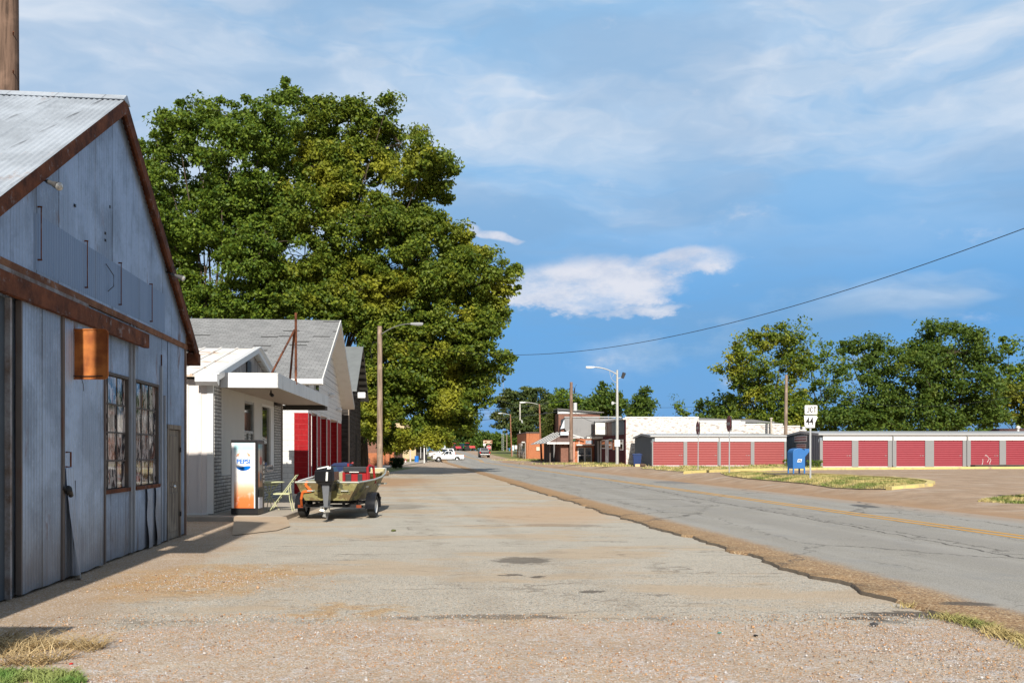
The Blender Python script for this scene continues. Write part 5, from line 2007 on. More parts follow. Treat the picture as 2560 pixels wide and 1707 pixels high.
# outboard motor
om = empty('outboard_motor', (BO.x, BO.y, 0.45), None, None)
om.location = (0, 0, 0)
om.parent = boat
FM = FBT @ Matrix.Translation((0.10, -0.36, 0))
mb = MB(FM)
mb.frus(-0.23, 0.23, -0.25, 0.25, 0.93, -0.225, 0.225, -0.24, 0.24, 1.16)
mb.frus(-0.225, 0.225, -0.24, 0.24, 1.16, -0.17, 0.17, -0.15, 0.16, 1.28)
mb.build('cowling', plain('black gloss cowling', (0.012, 0.012, 0.014), 0.18, 0.0), om, bevel=0.03)
mb = MB(FM)
for s0 in (-0.10, 0.04):
    mb.face([(s0, -0.2535, 0.95), (s0 + 0.045, -0.2535, 0.95), (s0 + 0.052, -0.2435, 1.15), (s0 + 0.007, -0.2435, 1.15)]) if s0 > 0 else None
mb.face([(-0.17, -0.21, 1.212), (0.08, -0.17, 1.262), (0.08, -0.145, 1.292), (-0.17, -0.19, 1.236)])
mb.face([(0.06, -0.21, 1.214), (0.14, -0.20, 1.220), (0.14, -0.16, 1.275), (0.06, -0.165, 1.272)])
mb.build('decal', plain('white decal', (0.7, 0.7, 0.68), 0.3), om)
mb = MB(FM)
mb.frus(-0.16, 0.16, -0.16, 0.20, 0.86, -0.21, 0.21, -0.22, 0.22, 0.93)
mb.frus(-0.10, 0.10, -0.02, 0.34, 0.70, -0.14, 0.14, -0.1, 0.34, 0.86)
mb.build('lower_pan', MBLK, om, bevel=0.015)
MGM = plain('grey motor leg', (0.20, 0.21, 0.23), 0.35, 0.4, 0.15)
mb = MB(FM)
mb.frus(-0.045, 0.045, -0.10, 0.10, 0.36, -0.085, 0.085, -0.11, 0.14, 0.86)
mb.frus(-0.03, 0.03, -0.07, 0.09, 0.20, -0.045, 0.045, -0.09, 0.10, 0.36)
mb.box(-0.10, 0.10, -0.24, 0.12, 0.355, 0.37)
mb.tube([(0, -0.16, 0.245), (0, -0.10, 0.245), (0, 0.10, 0.245), (0, 0.20, 0.245)], [0.035, 0.055, 0.05, 0.015], 10)
mb.frus(-0.006, 0.006, 0.0, 0.06, 0.06, -0.012, 0.012, -0.06, 0.10, 0.21)
mb.build('leg', MGM, om, smooth=False)
mb = MB(FM)
for k in range(3):
    a = R(k * 120 + 20)
    c_, s_ = math.cos(a), math.sin(a)
    pc, pt = Vector((0.03 * c_, -0.18, 0.245 + 0.03 * s_)), Vector((0.115 * c_, -0.18, 0.245 + 0.115 * s_))
    t_ = Vector((-s_, 0, c_))
    mb.face([pc - t_ * 0.02 + Vector((0, 0.02, 0)), pc + t_ * 0.02, pt + t_ * 0.055 + Vector((0, -0.025, 0)), pt - t_ * 0.045 + Vector((0, 0.025, 0))])
mb.tube([(0, -0.22, 0.245), (0, -0.15, 0.245)], [0.02, 0.032], 10)
mb.build('propeller', plain('polished propeller', (0.7, 0.68, 0.62), 0.25, 0.6), om)

tr = empty('boat_trailer', (BO.x, BO.y, 0), 'black steel two wheeled trailer carrying the fishing boat', 'trailer')
mb = MB(FBT)
for sx in (-0.42, 0.42):
    mb.box(sx - 0.035, sx + 0.035, 0.25, 3.9, 0.30, 0.375)
mb.box(-0.72, 0.72, 0.25, 0.33, 0.30, 0.37)
mb.box(-0.72, 0.72, 1.9, 1.98, 0.30, 0.37)
mb.box(-0.04, 0.04, 1.9, 5.6, 0.30, 0.38)
mb.tube([(-0.42, 3.9, 0.34), (0, 4.8, 0.34)], 0.035, 6)
mb.tube([(0.42, 3.9, 0.34), (0, 4.8, 0.34)], 0.035, 6)
mb.tube([(0, 4.7, 0.38), (0, 4.6, 1.0)], 0.035, 6)
mb.tube([(-0.82, 1.05, 0.28), (0.82, 1.05, 0.28)], 0.03, 8)
for sx in (-0.32, 0.32):
    mb.box(sx - 0.03, sx + 0.03, 0.28, 0.34, 0.37, 0.44)
    mb.box(sx - 0.05, sx + 0.05, 0.1, 3.2, 0.425, 0.465)
mb.tube([(0.50, 0.9, 0.33), (0.60, 0.9, 0.75)], 0.025, 6)
mb.tube([(-0.50, 0.9, 0.33), (-0.60, 0.9, 0.75)], 0.025, 6)
mb.build('frame', MBLK, tr)
MTY = plain('tyre rubber', (0.022, 0.022, 0.022), 0.85, 0, 0.2, 20)
for sx in (-1, 1):
    wl = empty('wheel', (BO.x, BO.y, 0), None, None)
    wl.location = (0, 0, 0)
    wl.parent = tr
    cx = sx * 0.86
    mb = MB(FBT)
    mb.lathe([(0.16, -0.08), (0.25, -0.088), (0.278, -0.06), (0.283, 0), (0.278, 0.06), (0.25, 0.088), (0.16, 0.08)], (cx, 1.05, 0.283), 'x', 28)
    mb.build('tyre', MTY, wl, smooth=True)
    mb = MB(FBT)
    mb.lathe([(0, 0.045 * sx), (0.05, 0.05 * sx), (0.12, 0.03 * sx), (0.165, 0.078 * sx), (0.17, 0.07 * sx)], (cx, 1.05, 0.283), 'x', 24)
    mb.lathe([(0, -0.03 * sx), (0.165, -0.05 * sx)], (cx, 1.05, 0.283), 'x', 24)
    mb.build('rim', plain('white rim', (0.62, 0.62, 0.62), 0.35, 0.3), wl, smooth=True)
    mb = MB(FBT)
    mb.lathe([(0.345, -0.12), (0.36, -0.12), (0.365, 0.0), (0.36, 0.12), (0.345, 0.12), (0.35, 0.0), (0.345, -0.12)], (cx, 1.05, 0.27), 'x', 18, R(-5), R(185))
    mb.build('fender', plain('black fender', (0.015, 0.016, 0.02), 0.22, 0.2), tr, smooth=True)
    mb = MB(FBT)
    mb.box(sx * 0.70 - 0.06, sx * 0.70 + 0.06, 0.23, 0.25, 0.29, 0.36)
    mb.build('tail_light', plain('amber lens', (0.22, 0.05, 0.02), 0.3), tr)
# orange tie-down strap
mb = MB(FBT)
w0 = 0.028
path = [(-0.47, 0.02, 0.93), (-0.50, -0.03, 0.84), (-0.36, -0.04, 0.70), (-0.56, -0.05, 0.68), (-0.62, 0.02, 0.50), (-0.66, 0.2, 0.34)]
for i in range(len(path) - 1):
    a, c_ = Vector(path[i]), Vector(path[i + 1])
    nrm_ = (c_ - a).cross(Vector((0, 1, 0))).normalized() * w0
    mb.face([a - nrm_, a + nrm_, c_ + nrm_, c_ - nrm_])
    mb.face([a - nrm_ + Vector((0, 0.004, 0)), a + nrm_ + Vector((0, 0.004, 0)), c_ + nrm_ + Vector((0, 0.004, 0)), c_ - nrm_ + Vector((0, 0.004, 0))])
tag(mb.build('tie_down_strap', plain('orange webbing', (0.62, 0.13, 0.02), 0.8, 0, 0.2, 30), origin=FBT @ Vector((-0.5, 0, 0.7))), 'orange webbing strap tied over the left corner of the boat', 'strap')

# ================================================================== POLES AND LAMPS
MPOLE = woodmat('pole wood', (0.20, 0.13, 0.095), (0.06, 0.04, 0.03))
MPOLE2 = woodmat('grey brown pole wood', (0.36, 0.27, 0.21), (0.16, 0.12, 0.09))
MALUM = plain('street lamp aluminium', (0.55, 0.55, 0.53), 0.4, 0.35, 0.12, 4, 0, 40, 0.5, (0.45, 0.38, 0.25))
MGREY = plain('transformer grey', (0.55, 0.56, 0.56), 0.5)


def wood_pole(x, y, h, r, label, lean=(0, 0), mat_=None, crossbar=False, group=None):
    g0 = G(x, y)
    t = empty('utility_pole', (x, y, g0), label, 'utility pole', group)
    mb = MB()
    k = 7
    mb.tube([(x + lean[0] * i / k, y + lean[1] * i / k, g0 - 0.1 + (h + 0.1) * i / k) for i in range(k + 1)], [r * (1 - 0.25 * i / k) for i in range(k + 1)], 14)
    mb.build('pole', mat_ or MPOLE, t, smooth=True)
    return t


# big pole behind the barn
px0, py0 = -10.62, 18.9
big = wood_pole(px0, py0, 13.0, 0.30, 'thick dark wooden pole rising behind the barn roof at the left edge')
mb = MB()
for z in (8.6, 9.5, 10.3, 11.2):
    mb.tube([(px0 + 0.2, py0 - 0.1, z), (px0 + 0.26, py0 - 0.2, z + 0.03)], 0.014, 5)
mb.build('step_bolt', MRUST, big)

# street lamp pole on the left with curved arm


def arm_lamp(t, x, y, z, ax, ay, L_, rise, mat_, head_mat, r=0.035, strut=False):
    d = Vector((ax, ay, 0)).normalized()
    b0 = Vector((x, y, z))
    pts = []
    for i in range(11):
        u = i / 10
        pts.append(b0 + d * (L_ * u) + Vector((0, 0, rise * (1 - (1 - u) ** 2))))
    mb = MB()
    mb.tube(pts, r, 8)
    if strut:
        q = [b0 + Vector((0, 0, -0.75)) + d * (L_ * 0.33 * math.sin(u * math.pi / 2)) + Vector((0, 0, (0.75 + rise * 0.5) * (1 - math.cos(u * math.pi / 2)))) for u in [i / 8 for i in range(9)]]
        mb.tube(q, r * 0.4, 6)
        mb.tube([b0 + d * L_ * 0.12 + Vector((0, 0, rise * 0.22)), b0 + d * L_ * 0.2 + Vector((0, 0, -0.25))], r * 0.35, 6)
    mb.build('arm', mat_, t, smooth=True)
    e = pts[-1]
    hd = MB()
    s = Vector((-d.y, d.x, 0))
    prof = [(0.0, 0.05), (0.1, 0.07), (0.25, 0.13), (0.5, 0.17), (0.72, 0.14), (0.80, 0.04)]
    rings = []
    for (u, ww) in prof:
        c_ = e + d * u
        rings.append([c_ - s * ww + Vector((0, 0, -0.02)), c_ - s * ww * 0.6 + Vector((0, 0, 0.07)), c_ + s * ww * 0.6 + Vector((0, 0, 0.07)), c_ + s * ww + Vector((0, 0, -0.02)), c_ + s * ww * 0.7 + Vector((0, 0, -0.03 - ww * 0.6)), c_ - s * ww * 0.7 + Vector((0, 0, -0.03 - ww * 0.6))])
    for i in range(len(rings) - 1):
        for j in range(6):
            hd.face([rings[i][j], rings[i][(j + 1) % 6], rings[i + 1][(j + 1) % 6], rings[i + 1][j]])
    hd.face(rings[0])
    hd.face(rings[-1])
    hd.build('lamp_head', head_mat, t, smooth=True)


MHEAD = plain('lamp head white', (0.75, 0.76, 0.76), 0.35, 0.1)
lp = wood_pole(-8.52, 58.0, 9.7, 0.20, 'wooden street lamp pole standing in front of the big leafy tree', mat_=MPOLE2)
lp['category'] = 'street lamp'
lp.name = 'street_lamp'
arm_lamp(lp, -8.52, 57.9, 9.1, 1, 0.0, 2.0, 0.75, plain('shade toned lamp arm', (0.16, 0.16, 0.15), 0.7), plain('shade toned lamp head', (0.30, 0.31, 0.32), 0.6), 0.028)  # arm and head greys darkened in place of the tree's shade
mb = MB()
mb.tube([(-8.52, 58, 8.6), (-8.9, 57.9, 8.7), (-9.1, 57.8, 8.2), (-9.0, 57.8, 7.5)], 0.018, 5)
mb.build('loose_cable', MBLK, lp)

# aluminium lamp on the right
ax_, ay_ = X(1543, 83), 83.0
g0 = G(ax_, ay_)
al = empty('street_lamp', (ax_, ay_, g0), 'tall aluminium street lamp with curved arm before the dark red building', 'street lamp')
mb = MB()
mb.tube([(ax_, ay_, g0 - 0.05), (ax_, ay_, 5), (ax_, ay_, Z(925, 83))], [0.15, 0.13, 0.095], 16)
mb.build('pole', MALUM, al, smooth=True)
arm_lamp(al, ax_, ay_, Z(936, 83), -1, -0.12, 2.15, 0.65, MALUM, MHEAD, 0.05, True)
mb = MB()
z0 = Z(947, 83)
mb.tube([(ax_, ay_, z0), (ax_ + 0.25, ay_, z0 + 0.1), (ax_ + 0.45, ay_, z0 + 0.12)], 0.035, 6)
mb.build('bracket', MALUM, al)
fm = Matrix.Translation((ax_ + 0.55, ay_, z0 + 0.3)) @ Matrix.Rotation(R(20), 4, 'Y')
mb = MB(fm)
mb.frus(-0.13, 0.13, -0.2, 0.12, -0.25, -0.16, 0.16, -0.2, 0.12, 0.28)
mb.build('flood_light', MBLK, al, bevel=0.02)
mb = MB()
zs = Z(1007.5, 83)
mb.tube([(ax_, ay_, zs), (ax_ - 0.25, ay_ - 0.05, zs)], 0.02, 6)
mb.tube([(ax_ - 0.22, ay_ - 0.02, zs), (ax_ - 0.34, ay_ - 0.12, zs), (ax_ - 0.44, ay_ - 0.22, zs)], [0.04, 0.08, 0.15], 14)
mb.build('siren_horn', MHEAD, al, smooth=True)
mb = MB()
mb.box(ax_ - 0.26, ax_ + 0.24, ay_ - 0.19, ay_ - 0.17, Z(1116, 83), Z(1099, 83))
sg_ = mb.build('notice_board', plain('white sign sheet', (0.75, 0.75, 0.74), 0.5), al)
mb = MB()
for (x0, z0_, x1, z1_) in ((-0.12, 3.1 - .5, -0.03, 3.0 - .5), (-0.02, 2.62, 0.06, 2.5), (0.07, 2.4, 0.16, 2.36), (-0.1, 2.3, -0.02, 2.26)):
    mb.tube([(ax_ + x0, ay_ - 0.195, z0_ - 0.1), (ax_ + x1, ay_ - 0.195, z1_ - 0.1)], 0.010, 4)
mb.build('scribble', plain('faded grey ink', (0.3, 0.33, 0.4), 0.6), sg_)

MRPOLE = rustmat('rusty lamp pole', (0.20, 0.08, 0.05), (0.38, 0.19, 0.12), 0.1, 2)
for (px, Yl, hpx, L_, lab) in ((1350, 122.0, 143, 1.9, 'rusty brown street lamp leaning beside the slatted awning'), (1277, 183.0, 105, 1.7, 'small far rusty street lamp near the two roadside signs')):
    x = X(px, Yl)
    g0 = G(x, Yl)
    h = hpx * Yl / F
    t = empty('street_lamp', (x, Yl, g0), lab, 'street lamp', None)
    mb = MB()
    mb.tube([(x + 0.22, Yl, g0), (x, Yl, g0 + h * 0.6), (x - 0.08, Yl, g0 + h)], [0.15, 0.12, 0.10], 10)
    mb.build('pole', MRPOLE, t, smooth=True)
    arm_lamp(t, x - 0.08, Yl, g0 + h - 0.15, -1, -0.1, L_, 0.35, MALUM, MHEAD, 0.035)

# utility poles on the right
up = wood_pole(X(1428, 96), 96.0, 8.7, 0.21, 'dark brown utility pole with a transformer beside the grey stained wall', (0.0, 0), woodmat('stained pole wood', (0.30, 0.20, 0.15), (0.12, 0.08, 0.06)))
xx = X(1428, 96)
mb = MB()
mb.tube([(xx + 0.42, 95.9, 6.0), (xx + 0.42, 95.9, 6.85)], 0.2, 14)
mb.build('transformer', MGREY, up, smooth=True)
mb = MB()
mb.tube([(xx, 96, 8.55), (xx + 0.4, 96, 8.45), (xx + 0.55, 96, 8.8)], 0.03, 6)
mb.tube([(xx + 0.36, 95.9, 8.4), (xx + 0.32, 95.9, 7.8)], 0.06, 8)
mb.tube([(xx + 0.38, 95.9, 7.6), (xx + 0.36, 95.9, 7.2)], 0.05, 8)
mb.box(xx, xx + 0.4, 95.9, 96, 6.7, 6.78)
mb.build('insulator', MBLK, up)
wood_pole(X(1963, 86), 86.0, 8.6, 0.18, 'plain light brown wooden pole rising behind the storage units', (0.12, 0), MPOLE2)
wp = wood_pole(X(1300, 200), 200.0, 11.2, 0.19, 'whitish pole with a small box behind the far orange brick building', (0, 0), plain('pale pole', (0.58, 0.55, 0.50), 0.8))
mb = MB()
x = X(1300, 200)
mb.tube([(x + 0.38, 200, 8.0), (x + 0.38, 200, 8.8)], 0.22, 10)
mb.build('transformer', MGREY, wp)
wood_pole(X(1267, 240), 240.0, 7.0, 0.16, 'thin far wooden pole left of the rusty far street lamp', (0, 0), MPOLE2)

# lattice tower and radio mast
tw = empty('lattice_tower', (X(1257, 300), 300, 1), 'small grey lattice tower far away at the end of the road', 'tower')
mb = MB()
x = X(1257, 300)
zt, zb_ = Z(1083, 300), 0.5
for a in (-0.3, 0.3):
    mb.tube([(x + a, 300, zb_), (x + a, 300, zt)], 0.035, 4)
z = zb_
while z < zt:
    mb.tube([(x - 0.3, 300, z), (x + 0.3, 300, z + 0.35)], 0.025, 4)
    mb.tube([(x - 0.3, 300, z + 0.7), (x + 0.3, 300, z + 0.35)], 0.025, 4)
    z += 0.7
mb.build('mast_frame', MGREY, tw)
ms_ = empty('radio_mast', (X(1258, 900), 900, 1), 'very thin distant radio mast above the trees', 'mast')
mb = MB()
mb.tube([(X(1258, 900), 900, 0), (X(1258, 900), 900, Z(938, 900))], 0.12, 4)
mb.build('mast_pole', plain('hazy red white mast', (0.5, 0.42, 0.45), 0.7), ms_)


def wire(pts3, r, label, name='overhead_wire', sag=0.0, k=24):
    mb = MB()
    P = []
    for i in range(len(pts3) - 1):
        a, c_ = Vector(pts3[i]), Vector(pts3[i + 1])
        for j in range(k + (1 if i == len(pts3) - 2 else 0)):
            u = j / k
            p_ = a.lerp(c_, u)
            p_.z -= sag * 4 * u * (1 - u)
            P.append(p_)
    mb.tube(P, r, 4)
    return tag(mb.build(name, MBLK, origin=P[0]), label, 'wire')


wire([(-8.5, 58, 9.27), (16.9, 15.5, 8.8)], 0.011, 'long black wire sagging across the sky from the lamp pole', sag=3.13, k=60)
wood_pole(16.9, 15.5, 9.1, 0.18, 'wooden pole outside the right edge that carries the long wire', mat_=MPOLE2)
x9 = X(1428, 96)
wire([(x9, 96, 7.2), (-14, 150, 8.5)], 0.022, 'upper black wire from the transformer pole over the street', sag=0.5)
wire([(x9, 96, 6.1), (-13, 150, 6.6)], 0.03, 'lower black wire from the transformer pole over the street', sag=0.3)
wire([(x9, 96, 6.1), (X(1484, 105), 105, 5.1)], 0.02, 'short wire from the transformer pole to the red building', sag=0.15)
wire([(X(1300, 200), 200, 10.6), (-25, 205, 10.4)], 0.03, 'thin distant wire crossing to the whitish pole', sag=0.4)
wire([(X(1300, 200), 200, 10.9), (x9, 96, 8.5)], 0.02, 'thin wire from the whitish pole towards the transformer pole', sag=0.6)
wire([(X(1963, 86), 86, 8.0), (44, 78, 6.6)], 0.016, 'grey wire running from the light brown pole to the right before the trees', sag=1.5, k=40)
wire([(X(1963, 86), 86, 6.6), (X(1563, 92), 92, 6.2)], 0.012, 'grey wire running left from the light brown pole over the white wall', sag=0.3, k=30)

wire([(X(1350, 122), 122, 7.6), (X(1300, 200), 200, 10.2)], 0.02, 'thin wire between the rusty lamp and the whitish pole', sag=0.5)
wire([(x9, 96, 8.3), (14.5, 95, 5.0)], 0.014, 'service wire from the transformer pole down to the red shop roof', sag=0.4)
wire([(-8.5, 58, 8.8), (X(1350, 122), 122, 7.8)], 0.014, 'thin service wire from the left lamp pole to the rusty lamp', sag=1.2, k=40)

# ================================================================== SIGNS
MSIGN = plain('white sign face', (0.80, 0.80, 0.79), 0.4)
MBKT = plain('black lettering', (0.015, 0.015, 0.018), 0.5)
MGALV = plain('galvanised post', (0.50, 0.52, 0.54), 0.4, 0.4, 0.1)
jx, jy = 13.1, 39.5
g0 = G(jx, jy)
js = empty('junction_sign', (jx, jy, g0), 'white junction sign with a state shaped 44 plate on a metal post', 'road sign')
mb = MB()
jz = Z(1050, jy)
mb.box(jx - 0.035, jx - 0.018, jy, jy + 0.035, g0 - 0.05, jz)
mb.box(jx + 0.018, jx + 0.035, jy, jy + 0.035, g0 - 0.05, jz)
mb.box(jx - 0.018, jx + 0.018, jy + 0.02, jy + 0.035, g0 - 0.05, jz)
mb.build('post', MGALV, js)


def rrect(cx, cz, w_, h_, r_):
    pts = []
    for ux, uz, a0 in ((w_ / 2 - r_, h_ / 2 - r_, 0), (-w_ / 2 + r_, h_ / 2 - r_, 90), (-w_ / 2 + r_, -h_ / 2 + r_, 180), (w_ / 2 - r_, -h_ / 2 + r_, 270)):
        for t in range(4):
            a = R(a0 + t * 30)
            pts.append((cx + ux + r_ * math.cos(a), cz + uz + r_ * math.sin(a)))
    return pts


c1z = (Z(1012.5, jy) + Z(1035.5, jy)) / 2
plx = X(2027.5, jy)
mb = MB()
mb.prism(rrect(plx, c1z, 0.56, 0.405, 0.05), 'y', jy - 0.012, jy - 0.006)
pj = mb.build('junction_plate', MSIGN, js)
mb = MB()
for a, b_ in ((0.53, 0.375), (0.505, 0.35)):
    q = rrect(plx, c1z, a, b_, 0.045)
    if a > 0.52:
        mb.prism(q, 'y', jy - 0.0135, jy - 0.0122)
mb.build('border', MBKT, pj)
mb = MB()
mb.prism(rrect(plx, c1z, 0.512, 0.357, 0.04), 'y', jy - 0.0145, jy - 0.0137)
mb.build('inner_face', MSIGN, pj)
mb = MB()


def stroke(x0, x1, z0, z1):
    mb.box(plx + x0, plx + x1, jy - 0.020, jy - 0.0155, c1z + z0, c1z + z1)


stroke(-0.115, -0.075, -0.065, 0.125)
stroke(-0.170, -0.115, -0.125, -0.085)
stroke(-0.115, -0.085, -0.105, -0.065)
stroke(-0.200, -0.170, -0.095, -0.055)
stroke(-0.045, -0.005, -0.085, 0.085)
stroke(-0.020, 0.050, 0.085, 0.125)
stroke(-0.020, 0.050, -0.125, -0.085)
stroke(0.045, 0.075, 0.045, 0.095)
stroke(0.045, 0.075, -0.095, -0.045)
stroke(0.105, 0.225, 0.085, 0.125)
stroke(0.145, 0.185, -0.125, 0.085)
mb.build('lettering', MBKT, pj)
ax = lambda px: X(px, jy)
azz = lambda py: Z(py, jy)
ark = [(2010, 1038.5), (2041.5, 1038.5), (2041, 1042), (2044.5, 1042), (2037.5, 1056), (2036.5, 1069), (2014.5, 1069), (2014, 1065), (2011.5, 1064.5), (2011, 1052)]
mb = MB()
mb.prism([(ax(a), azz(b_)) for a, b_ in ark], 'y', jy - 0.012, jy - 0.006)
pa = mb.build('route_plate', MSIGN, js)
cxs, czs = sum(a for a, b_ in ark) / 10, sum(b_ for a, b_ in ark) / 10
mb = MB()
mb.prism([(ax(cxs + (a - cxs) * 1.035), azz(czs + (b_ - czs) * 1.035)) for a, b_ in ark], 'y', jy - 0.0055, jy - 0.002)
mb.build('border', MBKT, pa)
text('lettering', '44', 0.46, MBKT, pa, facing_cam(ax(2024), jy - 0.018, azz(1053.5)), 0.002, 0.72, 0.008)

# edge-on do-not-enter discs
MSR = plain('faded red sign', (0.20, 0.05, 0.05), 0.6, 0, 0.15)
MSW = plain('dull white bar', (0.45, 0.42, 0.42), 0.6)
MSB = plain('sign back', (0.16, 0.16, 0.17), 0.6, 0.2)
for (px, pyb, pyt, Ys, lab) in ((1745, 1175.6, 1053, 60.0, 'farther of two edge-on red signs with a white bar'), (1823, 1184.5, 1039, 50.0, 'nearer of two edge-on red signs with a white bar')):
    x = X(px, Ys)
    g0 = G(x, Ys)
    t = empty('do_not_enter_sign', (x, Ys, g0), lab, 'road sign', 'edge-on red road signs on the verge')
    rr_ = 0.44
    zt = Z(pyt, Ys)
    zc = zt - rr_
    for kk, (ang, dx_, mat_) in enumerate(((-88, -0.04, MSR), (-97, 0.09, MSB))):
        M_ = Matrix.Translation((x + dx_, Ys, zc)) @ Matrix.Rotation(R(ang), 4, 'Z')
        pts = [(rr_ * math.cos(R(22.5 + 45 * i)) * 1.05, rr_ * math.sin(R(22.5 + 45 * i)) * 1.05) for i in range(8)]
        mb = MB(M_)
        mb.prism(pts, 'y', 0.0, 0.012)
        pl_ = mb.build('sign_plate', mat_, t)
        if kk == 0:
            mb = MB(M_)
            mb.box(-0.30, 0.30, -0.004, -0.001, -0.075, 0.075)
            mb.build('white_bar', MSW, pl_)
    mb = MB()
    mb.tube([(x, Ys, g0), (x + 0.02, Ys, zc + 0.3)], 0.035, 6)
    mb.build('post', MGALV, t)

# mailbox and its timber platform
mY = 46.0
mx0, mx1 = X(1975, mY), X(2013, mY)
g0 = G(mx0, mY)
plz = Z(1183, mY)
mb = MB()
mb.box(X(1937, 44.8), X(2037, 44.8), 44.8, 47.0, g0 - 0.05, plz)
tag(mb.build('mailbox_platform', plain('mossy concrete plinth', (0.11, 0.09, 0.065), 0.9, 0, 0.3, 3), origin=(15, 45, g0), bevel=0.02), 'low weathered block platform under the blue mailbox', 'platform')
ml = empty('mailbox', ((mx0 + mx1) / 2, mY, plz), 'blue street mailbox with a rounded top and drive-up chute', 'mailbox')
MMB = plain('mailbox blue', (0.03, 0.15, 0.42), 0.45, 0, 0.12, 6, 0, 40, 0.4, (0.10, 0.22, 0.42))
MMBD = plain('mailbox side blue', (0.03, 0.17, 0.48), 0.45)
ft = X(1982.5, mY)
wd = mx1 - ft
zb_, zt_ = Z(1171, mY), Z(1120, mY)
prof = [(ft, zb_), (mx1, zb_), (mx1, zt_ - 0.22)]
for i in range(9):
    a = R(i * 22.5)
    prof.append(((ft + mx1) / 2 + wd / 2 * math.cos(a), zt_ - 0.22 + 0.22 * math.sin(a)))
prof.append((ft, zt_ - 0.22))
mb = MB(Matrix(((1, -0.28, 0, 0.28 * mY), (0, 1, 0, 0), (0, 0, 1, 0), (0, 0, 0, 1))))
mb.prism(prof, 'y', mY, mY + 0.5)
mb.build('body', MMB, ml, bevel=0.015)
mb = MB()
mb.prism([(mx1 - 0.02, zt_ - 0.03), (X(2025, mY), zt_ - 0.03), (X(2025, mY), zt_ - 0.16), (mx1 - 0.02, zt_ - 0.48)], 'y', mY + 0.05, mY + 0.42)
mb.build('chute', MMB, ml, bevel=0.008)
for (xa, ya) in ((ft + 0.03, mY + 0.03), (mx1 - 0.03, mY + 0.03), (ft - 0.10, mY + 0.46), (mx1 - 0.16, mY + 0.46)):
    mb = MB()
    mb.frus(xa - 0.03, xa + 0.03, ya - 0.03, ya + 0.03, plz, xa - 0.035, xa + 0.035, ya - 0.035, ya + 0.035, zb_ + 0.02)
    mb.build('leg', MMBD, ml)
mb = MB()
cx_, cz_ = (ft + mx1) / 2 + 0.02, Z(1151, mY)
mb.prism([(cx_ - 0.12, cz_ - 0.08), (cx_ + 0.09, cz_ - 0.08), (cx_ + 0.13, cz_ + 0.08), (cx_ - 0.08, cz_ + 0.08)], 'y', mY - 0.012, mY - 0.002)
em = mb.build('emblem', MSIGN, ml)
mb = MB()
mb.prism([(cx_ - 0.085, cz_ - 0.05), (cx_ - 0.05, cz_ + 0.045), (cx_ + 0.10, cz_ + 0.05), (cx_ + 0.01, cz_ + 0.01), (cx_ - 0.02, cz_ - 0.02)], 'y', mY - 0.016, mY - 0.013)
mb.prism([(cx_ - 0.03, cz_ - 0.055), (cx_ + 0.07, cz_ - 0.05), (cx_ + 0.09, cz_ + 0.03), (cx_ + 0.03, cz_ - 0.01)], 'y', mY - 0.016, mY - 0.013)
mb.build('eagle_mark', plain('dark emblem grey', (0.10, 0.11, 0.14), 0.5), em)

# ================================================================== STORAGE UNITS
MST = plain('storage grey steel', (0.26, 0.265, 0.27), 0.5, 0.2, 0.05, 3)
MSTL = plain('storage light trim', (0.42, 0.43, 0.44), 0.45, 0.2, 0.06, 3)
MSTD = plain('storage slate wall', (0.20, 0.235, 0.28), 0.55, 0.15, 0.08, 3)
MSTD2 = plain('storage end wall', (0.20, 0.23, 0.26), 0.55, 0.15, 0.08, 3)
MHD = plain('white header steel', (0.66, 0.66, 0.65), 0.5)
m_, n, b = newmat('roll door red')
p = n.objc()
z = n.sep(p)[2]
pw = n.m('SINE', n.mul(z, 2 * math.pi / 0.15))
c = n.mix(n.noise(p, 3, 4), (0.255, 0.026, 0.042), (0.32, 0.036, 0.054))
c = n.mix(n.mul(n.step(pw, 0.35, 0.9), 0.55), c, (0.14, 0.01, 0.018))
setb(n, b, c, 0.5, 0, n.bump(pw, 0.5, 0.02), 0.4)
MRD = m_
m_, n, b = newmat('sun faded roll door')
p = n.objc()
z = n.sep(p)[2]
pw = n.m('SINE', n.mul(z, 2 * math.pi / 0.15))
c = n.mix(n.noise(p, 3, 4), (0.28, 0.05, 0.05), (0.34, 0.065, 0.062))
c = n.mix(n.mul(n.step(pw, 0.35, 0.9), 0.50), c, (0.18, 0.02, 0.025))
setb(n, b, c, 0.55, 0, n.bump(pw, 0.5, 0.02), 0.4)
MRD2 = m_


